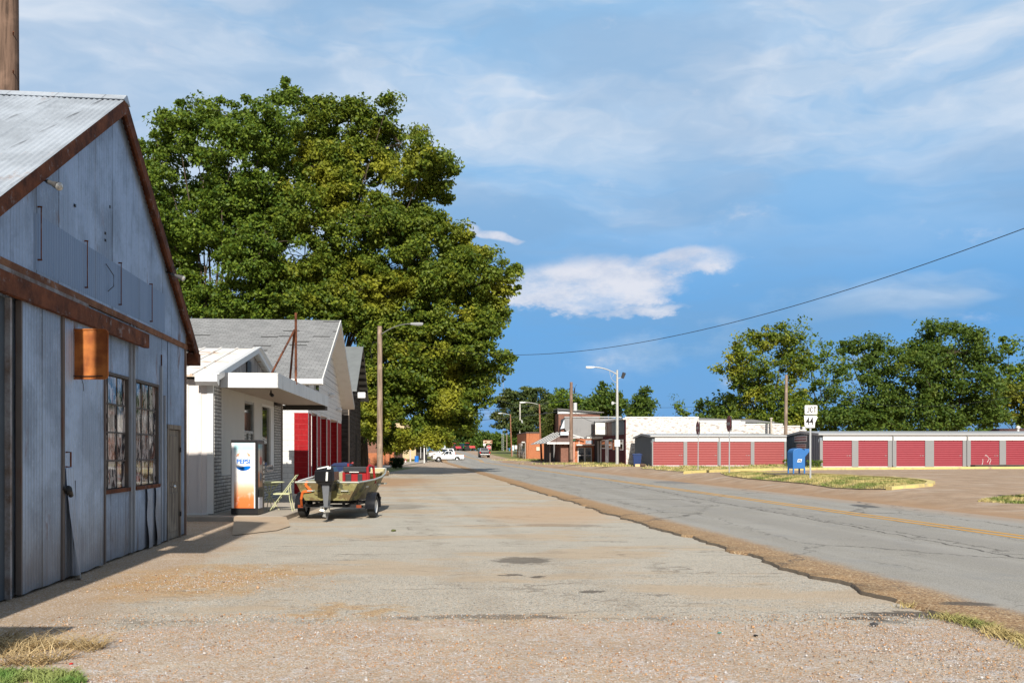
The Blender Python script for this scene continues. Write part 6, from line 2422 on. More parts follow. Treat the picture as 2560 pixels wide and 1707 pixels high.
def storage(label, x0, x1, Yf, depth, doors, zd, ze, zr, mdoor, mwall, header, nb):
    g0 = 0.38
    t = empty('storage_units', (x0, Yf, g0), label, 'storage building')
    yb = Yf + depth
    mb = MB()
    mb.box(x0 + 0.02, x1, Yf + 0.12, yb, g0 - 0.1, ze - 0.03)
    mb.prism([(Yf + 0.12, ze - 0.03), (yb, ze - 0.03), (Yf + depth / 2, zr - 0.06)], 'x', x0 + 0.02, x1)
    mb.build('wall', mwall, t)
    # ribs on the end wall
    mb = MB()
    y = Yf + 0.3
    while y < yb - 0.1:
        hz = ze - 0.1 + (zr - ze) * (1 - abs(y - Yf - depth / 2) / (depth / 2))
        mb.frus(x0 - 0.03, x0 + 0.02, y, y + 0.09, g0, x0 - 0.03, x0 + 0.02, y, y + 0.09, hz)
        y += 0.42
    mb.build('rib', mwall, t)
    mb = MB()
    mb.box(x0, x1, Yf, Yf + 0.12, g0 - 0.1, g0 + 0.02)
    xs = [x0] + [v for d_ in doors for v in d_] + [x1]
    for i in range(0, len(xs), 2):
        if xs[i + 1] > xs[i]:
            mb.box(xs[i], xs[i + 1], Yf, Yf + 0.12, g0 + 0.02, zd)
    mb.build('door_post', MST, t)
    mb = MB()
    mb.box(x0 + 0.25, x1, Yf - 0.01, Yf + 0.12, zd, ze - 0.1)
    k = x0 + 0.3
    while k < x1:
        mb.box(k, k + 0.05, Yf - 0.02, Yf - 0.01, zd + 0.01, ze - 0.11)
        k += 0.3
    mb.build('header', MHD, t)
    mb = MB()
    mb.box(x0 - 0.15, x1, Yf - 0.16, Yf + 0.0, ze - 0.12, ze)
    mb.build('gutter', MSTL, t, bevel=0.02)
    mb = MB()
    mb.prism([(Yf - 0.14, ze), (Yf + depth / 2, zr), (yb + 0.14, ze), (yb + 0.14, ze + 0.03), (Yf + depth / 2, zr + 0.035), (Yf - 0.14, ze + 0.03)], 'x', x0 - 0.16, x1)
    mb.build('roof', MSTL, t)
    mb = MB()
    mb.prism([(Yf - 0.14, ze - 0.16), (Yf + depth / 2, zr - 0.14), (yb + 0.14, ze - 0.16), (yb + 0.14, ze + 0.04), (Yf + depth / 2, zr + 0.045), (Yf - 0.14, ze + 0.04)], 'x', x0 - 0.18, x0 - 0.16)
    mb.build('gable_trim', MST, t)
    for xd in nb:
        mb = MB()
        mb.box(xd - 0.05, xd + 0.05, Yf - 0.10, Yf, g0 + 0.05, ze - 0.1)
        mb.box(xd - 0.05, xd + 0.05, Yf - 0.22, Yf - 0.02, g0 + 0.02, g0 + 0.12)
        mb.build('downspout', MST, t)
    for i, (a, c_) in enumerate(doors):
        mb = MB()
        mb.box(a, c_, Yf + 0.06, Yf + 0.10, g0 + 0.07, zd)
        d_ = mb.build('roll_up_door', mdoor, t)
        mb = MB()
        mb.box(a, c_, Yf + 0.045, Yf + 0.10, g0 + 0.0, g0 + 0.07)
        mb.build('bottom_bar', MHD, d_)
        mb = MB()
        xh = c_ - 0.15
        mb.box(xh - 0.09, xh + 0.04, Yf + 0.03, Yf + 0.06, g0 + 0.92, g0 + 0.97)
        if i % 2 == 0:
            mb.box(xh - 0.26, xh - 0.18, Yf + 0.03, Yf + 0.06, g0 + 0.92, g0 + 0.97)
        mb.build('latch', MCHROME, d_)
    return t


Y1, Y2 = 79.0, 73.0
D1 = [(X(a, Y1), X(b_, Y1)) for a, b_ in ((1633, 1709), (1718, 1794), (1802, 1877), (1886, 1961))]
storage('grey storage row with four faded red doors left of the mailbox', X(1630, Y1), X(1966, Y1), Y1, 11.0, D1, Z(1103.5, Y1), Z(1088.5, Y1), Z(1086, 84.5) + 0.05, MRD2, MSTD2, True, [X(1798, Y1)])
D2 = [(X(a, Y2), X(b_, Y2)) for a, b_ in ((2057, 2130), (2146, 2220), (2241, 2313), (2335, 2407), (2427, 2499), (2515, 2588), (2606, 2678))]
st2 = storage('nearer grey storage row with bright red doors right of the mailbox', X(2050, Y2), X(2760, Y2), Y2, 9.0, D2, Z(1100.5, Y2), Z(1084, Y2), Z(1078.5, 77.5), MRD, MSTD, True, [X(2232, Y2), X(2418, Y2)])
# signs on the end wall of the second row (they face the street)
xe = X(2050, Y2) - 0.05
MMAR = plain('maroon lettering', (0.20, 0.03, 0.04), 0.6)
for (yc, zc, hw_, hh_) in ((77.7, 2.74, 1.7, 0.25), (77.5, 2.12, 1.3, 0.2)):
    mb = MB()
    mb.box(xe - 0.03, xe - 0.005, yc - hw_, yc + hw_, zc - hh_, zc + hh_)
    s_ = mb.build('name_board', MHD, st2)
    mb = MB()
    rq = random.Random(int(yc * 10))
    for row in (0.5, -0.4):
        y = yc - hw_ * 0.9
        while y < yc + hw_ * 0.85:
            ww = rq.uniform(0.12, 0.26)
            mb.box(xe - 0.04, xe - 0.03, y, y + ww, zc + row * hh_ - hh_ * 0.28, zc + row * hh_ + hh_ * 0.28)
            y += ww + 0.07
    mb.build('lettering', MMAR, s_)
# paint marks on the fifth door
mb = MB()
for q in ([(2465, 1137), (2470, 1141), (2474, 1146), (2471, 1152), (2469, 1155)], [(2476, 1145), (2478, 1150), (2475, 1158), (2477, 1163)], [(2458, 1147), (2458, 1155), (2456, 1162)], [(2463, 1139), (2467, 1137)]):
    mb.tube([(X(a, Y2), Y2 + 0.055, Z(b_, Y2)) for a, b_ in q], 0.022, 4)
mb.build('paint_mark', MHD, st2)

# trash bin, cardboard and bag beside the first row
roll_bin('wheelie_bin', (X(1592, 77), 77.0, 0.38), 'navy blue wheeled bin beside the first storage row', 'bin', (0.012, 0.035, 0.13), 1.12, 0.72)
mb = MB()
mb.box(X(1588, 76), X(1600, 76), 76.0, 76.3, 0.36, 0.60)
tag(mb.build('cardboard_box', plain('cardboard', (0.62, 0.48, 0.26), 0.8), origin=(X(1594, 76), 76.1, 0.36)), 'small tan cardboard box at the foot of the navy bin', 'box')
mb = MB()
mb.sphere((X(1606, 76.5), 76.5, 0.5), 0.26, 0.2, 0.16, 10, 6)
mb.v = [v + Vector((0, 0, 0.05 * mnoise.noise(v * 6))) for v in mb.v]
tag(mb.build('rubbish_bag', plain('brown bag', (0.10, 0.06, 0.04), 0.7), origin=(X(1606, 76.5), 76.5, 0.4)), 'brown crumpled bag lying right of the navy bin', 'bag')

# ================================================================== RIGHT HAND BUILDINGS
GR = 0.38
MWB = brickmat('flaking white brick', (0.34, 0.27, 0.24), (0.40, 0.33, 0.29), (0.4, 0.38, 0.35), 0.42, 0.15, 0.02, 0.5, 0.2, paint=(0.68, 0.67, 0.65), pth=(0.46, 0.60))
MDR = brickmat('dark red brick', (0.075, 0.012, 0.016), (0.10, 0.016, 0.02), (0.07, 0.015, 0.018), 0.22, 0.075, 0.01, 0.4, 0.3)
MOB = brickmat('orange brick', (0.40, 0.115, 0.045), (0.50, 0.16, 0.065), (0.38, 0.24, 0.16), 0.22, 0.075, 0.008, 0.4, 0.25)
MBB = brickmat('brown brick', (0.20, 0.075, 0.05), (0.27, 0.11, 0.075), (0.20, 0.16, 0.13), 0.22, 0.075, 0.010, 0.4, 0.35)
MGS = plain('grey stained stucco', (0.26, 0.26, 0.265), 0.9, 0, 0.12, 0.7, 0.15, 30, 0.55, (0.14, 0.14, 0.145))
MNAVY = plain('navy panel', (0.016, 0.022, 0.036), 0.5, 0, 0.1, 2)
MBRN = plain('brown metal panel', (0.10, 0.035, 0.022), 0.6, 0, 0.2, 2)
MOLDR = plain('old grey shingle', (0.24, 0.235, 0.23), 0.95, 0, 0.35, 3, 0.4, 8, 0.6, (0.10, 0.10, 0.10))

WY = 91.0
fx = lambda y: 20.55 - 0.1 * y            # street facade line on the right
wb = empty('white_block_building', (fx(WY), WY, GR), 'long low building with stepped whitewashed brick wall behind the storage rows', 'building')
steps = [(1563, 1747, 1044), (1747, 1863, 1055.5), (1863, 1957, 1061), (1957, 2000, 1066), (2000, 2016, 1076)]
mb = MB()
for a, b_, t in steps:
    mb.box(X(a, WY) - (0 if a > 1563 else 0), X(b_, WY), WY, WY + 0.3, GR - 0.1, Z(t, WY))
mb.box(X(2016, WY) - 0.3, X(2016, WY), WY + 0.3, WY + 14, GR, Z(1066, WY))
mb.build('wall', MWB, wb)
mb = MB()
for a, b_, t in steps:
    mb.box(X(a, WY) - 0.02, X(b_, WY), WY - 0.05, WY + 0.36, Z(t, WY), Z(t, WY) + 0.10)
mb.build('coping', plain('pale coping', (0.72, 0.71, 0.69), 0.8, 0, 0.12, 2), wb)
mb = MB()
x0, x1 = X(1747, WY) - 0.1, X(1912, 97)
mb.face([(x0, WY + 0.4, Z(1054, WY)), (x1, WY + 0.4, Z(1057, WY)), (x1 - 0.5, WY + 9, Z(1048, 100)), (x0, WY + 9, Z(1043.5, 100))])
mb.face([(x0 - 7, WY + 0.4, 4.7), (x0, WY + 0.4, 4.7), (x0, WY + 14, 5.0), (x0 - 7, WY + 14, 5.0)])
mb.build('roof', MOLDR, wb)
mb = MB()
mb.tube([(X(1928, 90.6), 90.6, GR), (X(1928, 90.6), 90.6, Z(1047, 90.6))], 0.09, 8)
mb.tube([(X(1928, 90.6), 90.6, Z(1047, 90.6)), (X(1928, 90.6), 90.6, Z(1044, 90.6))], 0.16, 8)
mb.build('vent_pipe', plain('stained pipe', (0.55, 0.50, 0.42), 0.6, 0.2, 0.2, 3, 0, 40, 0.6, (0.35, 0.2, 0.1)), wb)
mb = MB()
mb.box(X(1931, 95), X(1936, 95), 95, 95.5, 4.5, Z(1053, 95))
mb.build('chimney', MGS, wb)

# dark red shop front on the street side of the white block
L1 = 16.9
e1 = Vector((-0.1, 1, 0)).normalized()
FR = Matrix(((e1.x, e1.y, 0, fx(WY)), (e1.y, -e1.x, 0, WY), (0, 0, 1, 0), (0, 0, 0, 1)))   # local y = away from the street (to the right)
red = empty('dark_red_shop', (fx(WY), WY, GR), 'dark red brick shopfront with a square white sign box', 'shop')
sY = lambda px: (20.55 / ((px - 1280) / F + 0.1) - WY) * 1.005


def on_front(mb, s0, s1, z0, z1, out=0.0, th=0.1):
    mb.box(s0, s1, -out, -out + th, z0, z1)


mb = MB(FR)
mb.box(0.3, L1, 0.0, 0.3, GR - 0.1, 3.4)
mb.box(L1 - 0.3, L1, 0.3, 12, GR, 4.9)
mb.build('wall', MDR, red)
mb = MB(FR)
mb.box(6.2, L1, -0.05, 0.3, 3.4, 4.85)
mb.build('upper_panel', MBRN, red)
mb = MB(FR)
mb.box(0.4, 6.2, -0.06, 0.3, 3.4, 4.9)
mb.build('navy_panel', MNAVY, red)
mb = MB(FR)
mb.box(-0.05, L1, 0.3, 12, 4.72, 4.85)
mb.box(-0.02, L1 + 0.1, -0.25, 0.35, 4.9, 5.05)
mb.build('roof_edge', plain('worn white fascia', (0.62, 0.60, 0.57), 0.8, 0, 0.15, 2, 0, 40, 0.5, (0.35, 0.3, 0.26)), red)
# toothed brick corner
mb = MB(FR)
z = GR
i = 0
while z < 4.9:
    mb.box(-0.008, 0.32, -0.012, 0.16 if i % 2 else 0.36, z, z + 0.20)
    z += 0.20
    i += 1
    mb.cur = 0
mb.build('toothed_corner', MDR, red)
for a, b_, z0, z1, mt in ((1505, 1514, 2.0, 3.0, 'w'), (1522.5, 1531, 1.95, 3.05, 'w'), (1532, 1541, 1.75, 3.0, 'd'), (1550.5, 1558, 1.8, 2.9, 'w')):
    s1, s0 = sY(a), sY(b_)
    q = empty('window', (fx(WY), WY, GR), None, None)
    q.location = (0, 0, 0)
    q.parent = red
    mb = MB(FR)
    mb.box(s0, s1, -0.04, 0.01, z0, z1)
    mb.build('frame', MHD if mt == 'w' else MBKT, q)
    mb = MB(FR)
    mb.box(s0 + 0.12, s1 - 0.12, -0.05, -0.041, z0 + 0.1, z1 - 0.1)
    mb.build('pane', MGL, q)
q = empty('door', (fx(WY), WY, GR), None, None)
q.location = (0, 0, 0)
q.parent = red
s1, s0 = sY(1514.5), sY(1522)
mb = MB(FR)
mb.box(s0, s1, -0.05, 0.01, GR, 3.0)
mb.build('door_leaf', MHD, q)
mb = MB(FR)
mb.box(s0 + 0.45, s1 - 0.45, -0.06, -0.051, 1.2, 2.7)
mb.build('pane', plain('frosted pane', (0.45, 0.47, 0.5), 0.3), q)
mb = MB(FR)
mb.box(sY(1504), sY(1487), -0.03, 0.01, GR, 3.05)
mb.build('entry_recess', MDARK, red)
for a, b_ in ((1494, 1499), (1502, 1504)):
    mb = MB(FR)
    mb.box(sY(b_), sY(a), -0.05, -0.031, GR, 2.9)
    mb.build('entry_post', MGS if a < 1500 else MHD, red)
# square lightbox sign projecting over the pavement
sb = empty('box_sign', (9.9, 100.0, 3.5), 'square white box sign with a row of faded letters on the red shop', 'sign')
xa, xb, za, zb_ = X(1488, 100), X(1517, 100), Z(1086, 100), Z(1057, 100)
mb = MB()
mb.box(xa, xb, 99.85, 100.15, za, zb_)
bx = mb.build('box', plain('cream white acrylic', (0.78, 0.77, 0.74), 0.4), sb, bevel=0.02)
mb = MB()
for i in range(5):
    x = X(1490.4 + i * 5.1, 100)
    for dz in (0.13, 0.0, -0.10):
        mb.box(x, x + 0.15, 99.835, 99.848, (za + zb_) / 2 + dz - 0.02 + 0.05, (za + zb_) / 2 + dz + 0.03 + 0.05)
mb.build('lettering', plain('faded letters', (0.30, 0.30, 0.28), 0.6), bx)
mb = MB()
for z in (za - 0.12, zb_ + 0.08):
    mb.tube([(xa - 0.15, 100, z), (fx(100) + 0.1, 100, z)], 0.04, 6)
mb.tube([(xa - 0.1, 100, za - 0.3), (xa - 0.1, 100, zb_ + 0.2)], 0.05, 6)
mb.tube([(xa - 0.1, 100, za - 0.3), (X(1466, 101), 101, 3.4)], 0.025, 5)
mb.tube([(xa - 0.1, 100, za + 0.4), (X(1474, 101), 101, 3.4)], 0.025, 5)
mb.build('bracket', MBLK, sb)
mb = MB()
mb.box(X(1466, 103), X(1507, 103), 102.2, 106.5, 3.15, 3.35)
tag(mb.build('flat_canopy', plain('white slab edge', (0.66, 0.65, 0.62), 0.7, 0, 0.1, 2), origin=(9, 104, 3.15)), 'flat white canopy over the gap left of the red shop', 'canopy')

# brick cinema block
CY = 108.0
cin = empty('orange_brick_building', (7.1, CY, GR), 'orange brick building with grey upper wall and double glass doors', 'building')
cx0, cx1 = X(1426, CY), X(1487, CY)
mb = MB()
mb.box(cx0, cx1, CY, CY + 0.3, GR - 0.1, Z(1097, CY))
mb.build('front_wall', MOB, cin)
mb = MB()
cxl = X(1412, CY)
mb.box(cx0 - 0.02, cx1 + 0.3, CY + 0.3, CY + 10, GR, Z(1094, CY))
mb.build('core_wall', MBB, cin)
mb = MB()
mb.prism([(cxl, Z(1043, CY)), (cxl, Z(1071, CY)), (cx0 - 0.1, Z(1093, CY)), (cx1 + 0.5, Z(1093, CY)), (cx1 + 0.5, Z(1043.5, CY))], 'y', CY + 0.05, CY + 9)
mb.build('upper_wall', MGS, cin)
mb = MB()
mb.box(cxl - 0.05, cx1 + 3.2, CY - 0.05, CY + 0.3, Z(1043.5, CY), Z(1041, CY))
mb.build('roof_edge', plain('weathered tin edge', (0.40, 0.40, 0.40), 0.7, 0.1, 0.2, 3), cin)
mb = MB()
mb.box(cx1, cx1 + 2.6, CY + 0.1, CY + 0.3, GR, Z(1046, CY))
mb.build('link_wall', MGS, cin)
dd_ = empty('double_door', (7.1, CY, GR), None, None)
dd_.location = (0, 0, 0)
dd_.parent = cin
xd0, xd1 = X(1445, CY), X(1478.5, CY)
zd1 = Z(1119, CY)
mb = MB()
mb.box(xd0, xd1, CY - 0.03, CY - 0.01, GR, zd1)
mb.build('pane', glassmat('dark door glass', (0.008, 0.01, 0.012), 0.05), dd_)
mb = MB()
xm = (xd0 + xd1) / 2
for a, b_ in ((xd0 - 0.04, xd0 + 0.05), (xm - 0.09, xm + 0.09), (xd1 - 0.05, xd1 + 0.04)):
    mb.box(a, b_, CY - 0.07, CY - 0.0, GR, zd1)
for z in (zd1, Z(1138, CY)):
    mb.box(xd0, xd1, CY - 0.065, CY - 0.0, z - 0.035, z + 0.035)
mb.build('frame', MHD, dd_)
mb = MB()
mb.box(X(1440, CY), X(1485, CY), CY - 1.0, CY, Z(1113.5, CY), Z(1110.5, CY))
mb.build('door_canopy', MHD, cin)
mb = MB()
mb.box(X(1464, CY), X(1482, CY), CY - 0.02, CY - 0.005, Z(1109, CY), Z(1100, CY))
mb.build('window', plain('blue grey board', (0.28, 0.32, 0.37), 0.6), cin)
mb = MB()
for q in ([(1428, 1086), (1462, 1096)], [(1428, 1095), (1450, 1094)]):
    (a, b_), (c_, d_) = q
    mb.tube([(X(a, CY - 0.6), CY - 0.6, Z(b_, CY)), (X(c_, CY - 0.6), CY - 0.6, Z(d_, CY))], 0.07, 5)
mb.build('awning_frame', MHD, cin)
mb = MB()
mb.box(X(1434.5, CY), X(1435.5, CY), CY - 0.06, CY, GR, Z(1101, CY))
mb.box(X(1447, CY), X(1448, CY), CY - 0.06, CY, Z(1110, CY), Z(1098, CY))
mb.build('conduit', MHD, cin)
mb = MB()
mb.box(X(1432, CY), X(1439, CY), CY - 0.08, CY, Z(1101.5, CY), Z(1098.5, CY))
mb.build('house_sign', plain('green sign', (0.03, 0.20, 0.10), 0.5), cin)

# tall brown brick hall behind
HY = 118.0
hf = lambda y: 17.9 - 0.1 * y
hall = empty('brown_brick_hall', (hf(HY), HY, GR), 'tall brown brick hall with sloping white parapet, behind the grey wall', 'building')
hx0, hx1 = hf(HY), X(1500, HY)
Mh = Matrix(((1, -0.1, 0, 0.1 * HY), (0, 1, 0, 0), (0, 0, 1, 0), (0, 0, 0, 1)))
mb = MB(Mh)
mb.box(hx0, hx1, HY, HY + 13, GR - 0.1, Z(1033, HY))
mb.build('wall', MBB, hall)
mb = MB(Mh)
mb.prism([(X(1394, HY), Z(1034, HY)), (X(1394, HY), Z(1022, HY)), (X(1507, HY), Z(1031.5, HY)), (X(1500, HY), Z(1034, HY))], 'y', HY - 0.1, HY + 0.1)
mb.build('parapet', MHD, hall)
mb = MB(Mh)
mb.prism([(X(1392, HY), Z(1022.5, HY)), (X(1392, HY), Z(1021, HY)), (X(1508, HY), Z(1030.5, HY)), (X(1508, HY), Z(1032, HY))], 'y', HY - 0.5, HY + 13)
mb.build('roof', MOLDR, hall)
mb = MB()
for (px, pz0, pz1, yy) in ((1385.5, 1062, 1055, 125.5),):
    x = hf(yy)
    mb.box(x - 0.06, x - 0.01, yy - 0.3, yy + 0.3, Z(pz0, yy), Z(pz1, yy))
mb.build('vent', MHD, hall)
# white triangular parapet end and brown band over the awning
mb = MB()
tx = lambda p_: X(p_, 108.4)
mb.prism([(tx(1410.5), Z(1048, 108.4)), (tx(1416.5), Z(1069, 108.4)), (tx(1401), Z(1072, 108.4))], 'y', 108.3, 108.45)
mb.build('gable_end', plain('pale blue white board', (0.62, 0.68, 0.74), 0.6, 0, 0.1, 2), cin)
mb = MB()
mb.box(X(1401, 109.5), cx0, 108.6, 112, GR, Z(1071, 109))
mb.build('side_wall', MBB, cin)
# slatted awning along the street
aw = empty('slatted_awning', (4.6, 110, 3), 'sloping metal awning with white ribs over the pavement', 'awning')
aY0, aY1 = 108.0, 124.0
wallx = lambda y: X(1424, 108) - 0.1 * (y - 108)
outx = lambda y: wallx(y) - 2.7
zi, zo = Z(1077, 108), Z(1107, 108)
m_aw = plain('dark awning metal', (0.035, 0.035, 0.04), 0.5, 0.3)
mb = MB()
mb.face([(wallx(aY0), aY0, zi), (outx(aY0), aY0, zo), (outx(aY1), aY1, zo), (wallx(aY1), aY1, zi)])
mb.face([(wallx(aY0), aY0, zi - 0.05), (outx(aY0), aY0, zo - 0.05), (outx(aY1), aY1, zo - 0.05), (wallx(aY1), aY1, zi - 0.05)])
mb.build('sheet', m_aw, aw)
y = aY0
while y <= aY1:
    mb = MB()
    mb.tube([(wallx(y), y, zi + 0.06), (outx(y), y, zo + 0.06)], 0.05, 4)
    y += 3.2
    mb.build('rib', MHD, aw)
mb = MB()
mb.tube([(outx(aY0), aY0, zo), (outx(aY1), aY1, zo)], 0.06, 4)
mb.box(outx(aY0), wallx(aY0), aY0 - 0.08, aY0 - 0.0, zo - 0.14, zo + 0.10)
mb.build('fascia', MHD, aw)
mb = MB()
mb.prism([(outx(aY0) + 0.1, zo + 0.1), (wallx(aY0), zo + 0.1), (wallx(aY0), zi)], 'y', aY0 + 0.0, aY0 + 0.05)
mb.build('end_panel', plain('brown end board', (0.15, 0.10, 0.09), 0.8, 0, 0.2, 3), aw)
mb = MB()
mb.box(X(1401, 107.6), X(1421.5, 107.6), 107.5, 107.56, Z(1087.5, 107.6), Z(1079.5, 107.6))
ss = mb.build('shop_sign', plain('pale blue white sign', (0.62, 0.70, 0.78), 0.5), origin=(6.2, 107.5, 3.7))
tag(ss, 'small pale blue and white sign board standing on the slatted awning', 'sign')
mb = MB()
for i in range(6):
    x = X(1403 + i * 2.7, 107.4)
    mb.box(x, x + 0.09, 107.48, 107.495, Z(1085, 107.6), Z(1082, 107.6))
mb.build('lettering', plain('faint blue letters', (0.35, 0.50, 0.68), 0.5), ss)
# storefront parts under the awning
mb = MB()
for (a, b_, c_, d_, m__) in ():
    pass
for (y0, y1, z0, z1) in ((109.0, 111.5, 0.6, 2.6), (112.2, 114.5, 0.9, 2.6)):
    mbd = MB()
    mbd.face([(wallx(y0) - 0.12, y0, z0), (wallx(y1) - 0.12, y1, z0), (wallx(y1) - 0.12, y1, z1), (wallx(y0) - 0.12, y0, z1)])
    mbd.build('shop_window', MGL, cin)
mb = MB()
mb.prism([(wallx(108.6) - 0.05, 108.6), (wallx(117) - 0.05, 117), (wallx(117) + 1, 117), (wallx(108.6) + 1, 108.6)], 'z', GR, 3.6)
mb.build('street_wall', MBB, cin)
for y in (109.5, 111.8, 113.4):
    mb = MB()
    mb.box(outx(y) + 0.5, outx(y) + 0.65, y, y + 0.15, GR, zo + 0.05)
    mb.build('post', plain('dark awning post', (0.10, 0.08, 0.07), 0.7), aw)
mb = MB()
x_ = X(1360, 121)
mb.box(x_, x_ + 0.7, 121, 121.5, GR, Z(1110, 121))
mb.box(x_ + 0.9, X(1395, 121), 121.3, 121.6, GR, Z(1110, 121))
mb.build('far_shop_wall', MGS, cin)

# ivy on the hall corner
MIVY = leafmat('ivy leaves', (0.05, 0.075, 0.015), (0.13, 0.14, 0.03), (0.26, 0.22, 0.05), 0.6)

# far orange brick building
BY_ = 161.0
fo_ = lambda y: 2.58 - 0.1136 * (y - BY_)
bb = empty('small_brick_building', (2.58, BY_, GR), 'small flat roofed orange brick building beyond the awning', 'building')
bx1 = X(1360, BY_)
zt = Z(1081, BY_)
mb = MB()
mb.prism([(fo_(BY_), BY_), (bx1, BY_), (bx1 - 1.5, 175), (fo_(175), 175)], 'z', 0.1, zt - 0.1)
mb.build('wall', MOB, bb)
mb = MB()
mb.prism([(fo_(BY_) - 0.1, BY_ - 0.12), (X(1347, BY_), BY_ - 0.12), (X(1347, BY_) - 1.5, 175), (fo_(175) - 0.1, 175)], 'z', zt - 0.1, zt + 0.08)
mb.build('coping', plain('dark coping', (0.14, 0.10, 0.09), 0.8), bb)
for (y0, y1) in ((163, 164.4), (166.2, 167.6), (169.5, 170.6), (172, 173)):
    mb = MB()
    mb.prism([(fo_(y0) - 0.06, y0), (fo_(y1) - 0.06, y1), (fo_(y1) + 0.1, y1), (fo_(y0) + 0.1, y0)], 'z', 0.7, 3.2)
    mb.build('window', MGL, bb)
mb = MB()
for y in (162.2, 164.7, 165.5, 168, 169, 171):
    mb.prism([(fo_(y) - 0.10, y), (fo_(y) - 0.10, y + 0.35), (fo_(y) + 0.1, y + 0.35), (fo_(y) + 0.1, y)], 'z', 0.3, 3.3)
mb.build('pilaster', plain('pale stone pilaster', (0.45, 0.40, 0.36), 0.8), bb)
mb = MB()
mb.box(fo_(BY_ + 2) - 0.6, fo_(BY_ + 2), BY_ + 1, BY_ + 5, 3.3, 3.5)
mb.build('door_hood', MHD, bb)
mb = MB()
mb.box(X(1341, BY_), X(1349, BY_), BY_ - 0.15, BY_ - 0.02, Z(1126, BY_), Z(1117, BY_))
mb.build('wall_box', plain('cream wall box', (0.65, 0.60, 0.48), 0.6), bb)

# brown roof far right with a white vent
hr_ = empty('brown_roof_house', (X(2560, 96), 96, GR), 'house with dark brown roof mostly hidden behind the storage row at far right', 'house')
xr = X(2522, 96)
mb = MB()
mb.prism([(96, 2.6), (101, 4.25), (106, 2.6)], 'x', xr + 1, xr + 14)
mb.build('roof', plain('dark brown shingle', (0.09, 0.05, 0.045), 0.95, 0, 0.2, 4), hr_)
mb = MB()
mb.box(xr + 1.4, xr + 13.6, 96.5, 105.5, 0.2, 2.7)
mb.build('wall', MPANEL, hr_)
mb = MB()
vx = X(2545, 99)
mb.tube([(vx, 99, 3.0), (vx, 99, 4.15)], 0.13, 8)
mb.sphere((vx, 99, 4.3), 0.24, 0.24, 0.2)
mb.build('roof_vent', MHEAD, hr_)

# ================================================================== FAR LEFT SIDE
MTAN = brickmat('tan brick', (0.52, 0.38, 0.22), (0.60, 0.46, 0.28), (0.55, 0.47, 0.36), 0.3, 0.1, 0.01, 0.3, 0.1)
TY = 168.0
tn = empty('tan_brick_building', (X(1010, TY), TY, 0), 'tan brick building with an orange brick corner behind the hedge', 'building')
tx0, tx1 = X(988, TY), X(1039.5, TY)
g0 = G(0, TY)
mb = MB()
mb.box(tx0, tx1, TY, TY + 20, g0 - 0.2, 7.0)
mb.build('wall', MTAN, tn)
mb = MB()
mb.box(X(974, TY), tx0, TY - 0.3, TY + 10, g0 - 0.2, 6.3)
mb.build('brick_corner', MOB, tn)
mb = MB()
mb.box(tx1 + 0.0, X(1066, TY), TY + 1.0, TY + 1.1, 0, 3.4)
mb.build('storefront', plain('dark storefront', (0.04, 0.035, 0.035), 0.4), tn)
mb = MB()
mb.box(tx1, X(1073.5, TY), TY - 1.5, TY + 8, Z(1108, TY), Z(1101.5, TY))
mb.box(X(1045, TY), X(1071, TY), TY - 1.7, TY - 1.5, Z(1101.5, TY), Z(1096, TY)) if False else None
mb.build('flat_awning', MHD, tn)
mb = MB()
for px in (1053, 1068):
    mb.box(X(px, TY), X(px + 1.1, TY), TY - 1.3, TY - 1.1, g0, Z(1108, TY))
mb.build('awning_post', MHD, tn)
cl = empty('white_column', (X(1060.5, 124), 124, 0.13), 'tall slim white post standing on the far left pavement', 'post')
mb = MB()
mb.box(X(1059.3, 124), X(1061.9, 124), 124, 124.14, 0.1, Z(1100, 124))
mb.box(X(1048, 124), X(1063, 124), 124.15, 124.25, Z(1103, 124), Z(1101, 124))
mb.build('shaft', MHD, cl)
MYS = plain('yellow sign', (0.70, 0.46, 0.02), 0.5)
ys = empty('yellow_sign', (X(1026, 138), 138, 0.1), 'yellow square warning sign on a white post before the tan wall', 'road sign')
mb = MB()
mb.tube([(X(1026, 138), 138, 0), (X(1025, 138), 138, 2.9)], [0.13, 0.08], 8)
mb.build('post', plain('pinkish white post', (0.62, 0.56, 0.52), 0.7), ys)
mb = MB()
mb.box(X(1020.3, 138), X(1031, 138), 137.85, 137.88, Z(1123.5, 138), Z(1112.5, 138))
yp = mb.build('sign_plate', MYS, ys)
mb = MB()
mb.box(X(1022, 138), X(1029, 138), 137.83, 137.848, Z(1117.6, 138), Z(1116.8, 138))
mb.box(X(1023, 138), X(1028, 138), 137.83, 137.848, Z(1120.2, 138), Z(1119.6, 138))
mb.build('lettering', plain('brown print', (0.30, 0.16, 0.02), 0.6), yp)
# barrel
br = empty('blue_barrel', (X(1041.5, 134), 134, 0.1), 'bright blue steel barrel on the far left pavement', 'barrel')
mb = MB()
mb.lathe([(0, 0), (0.31, 0), (0.31, 0.3), (0.325, 0.31), (0.31, 0.32), (0.31, 0.62), (0.325, 0.63), (0.31, 0.64), (0.31, 0.94), (0.29, 0.94), (0.28, 0.88), (0, 0.88)], (X(1041.5, 134), 134, 0.1), 'z', 20)
mb.build('drum', plain('barrel blue', (0.02, 0.17, 0.56), 0.4), br, smooth=True)
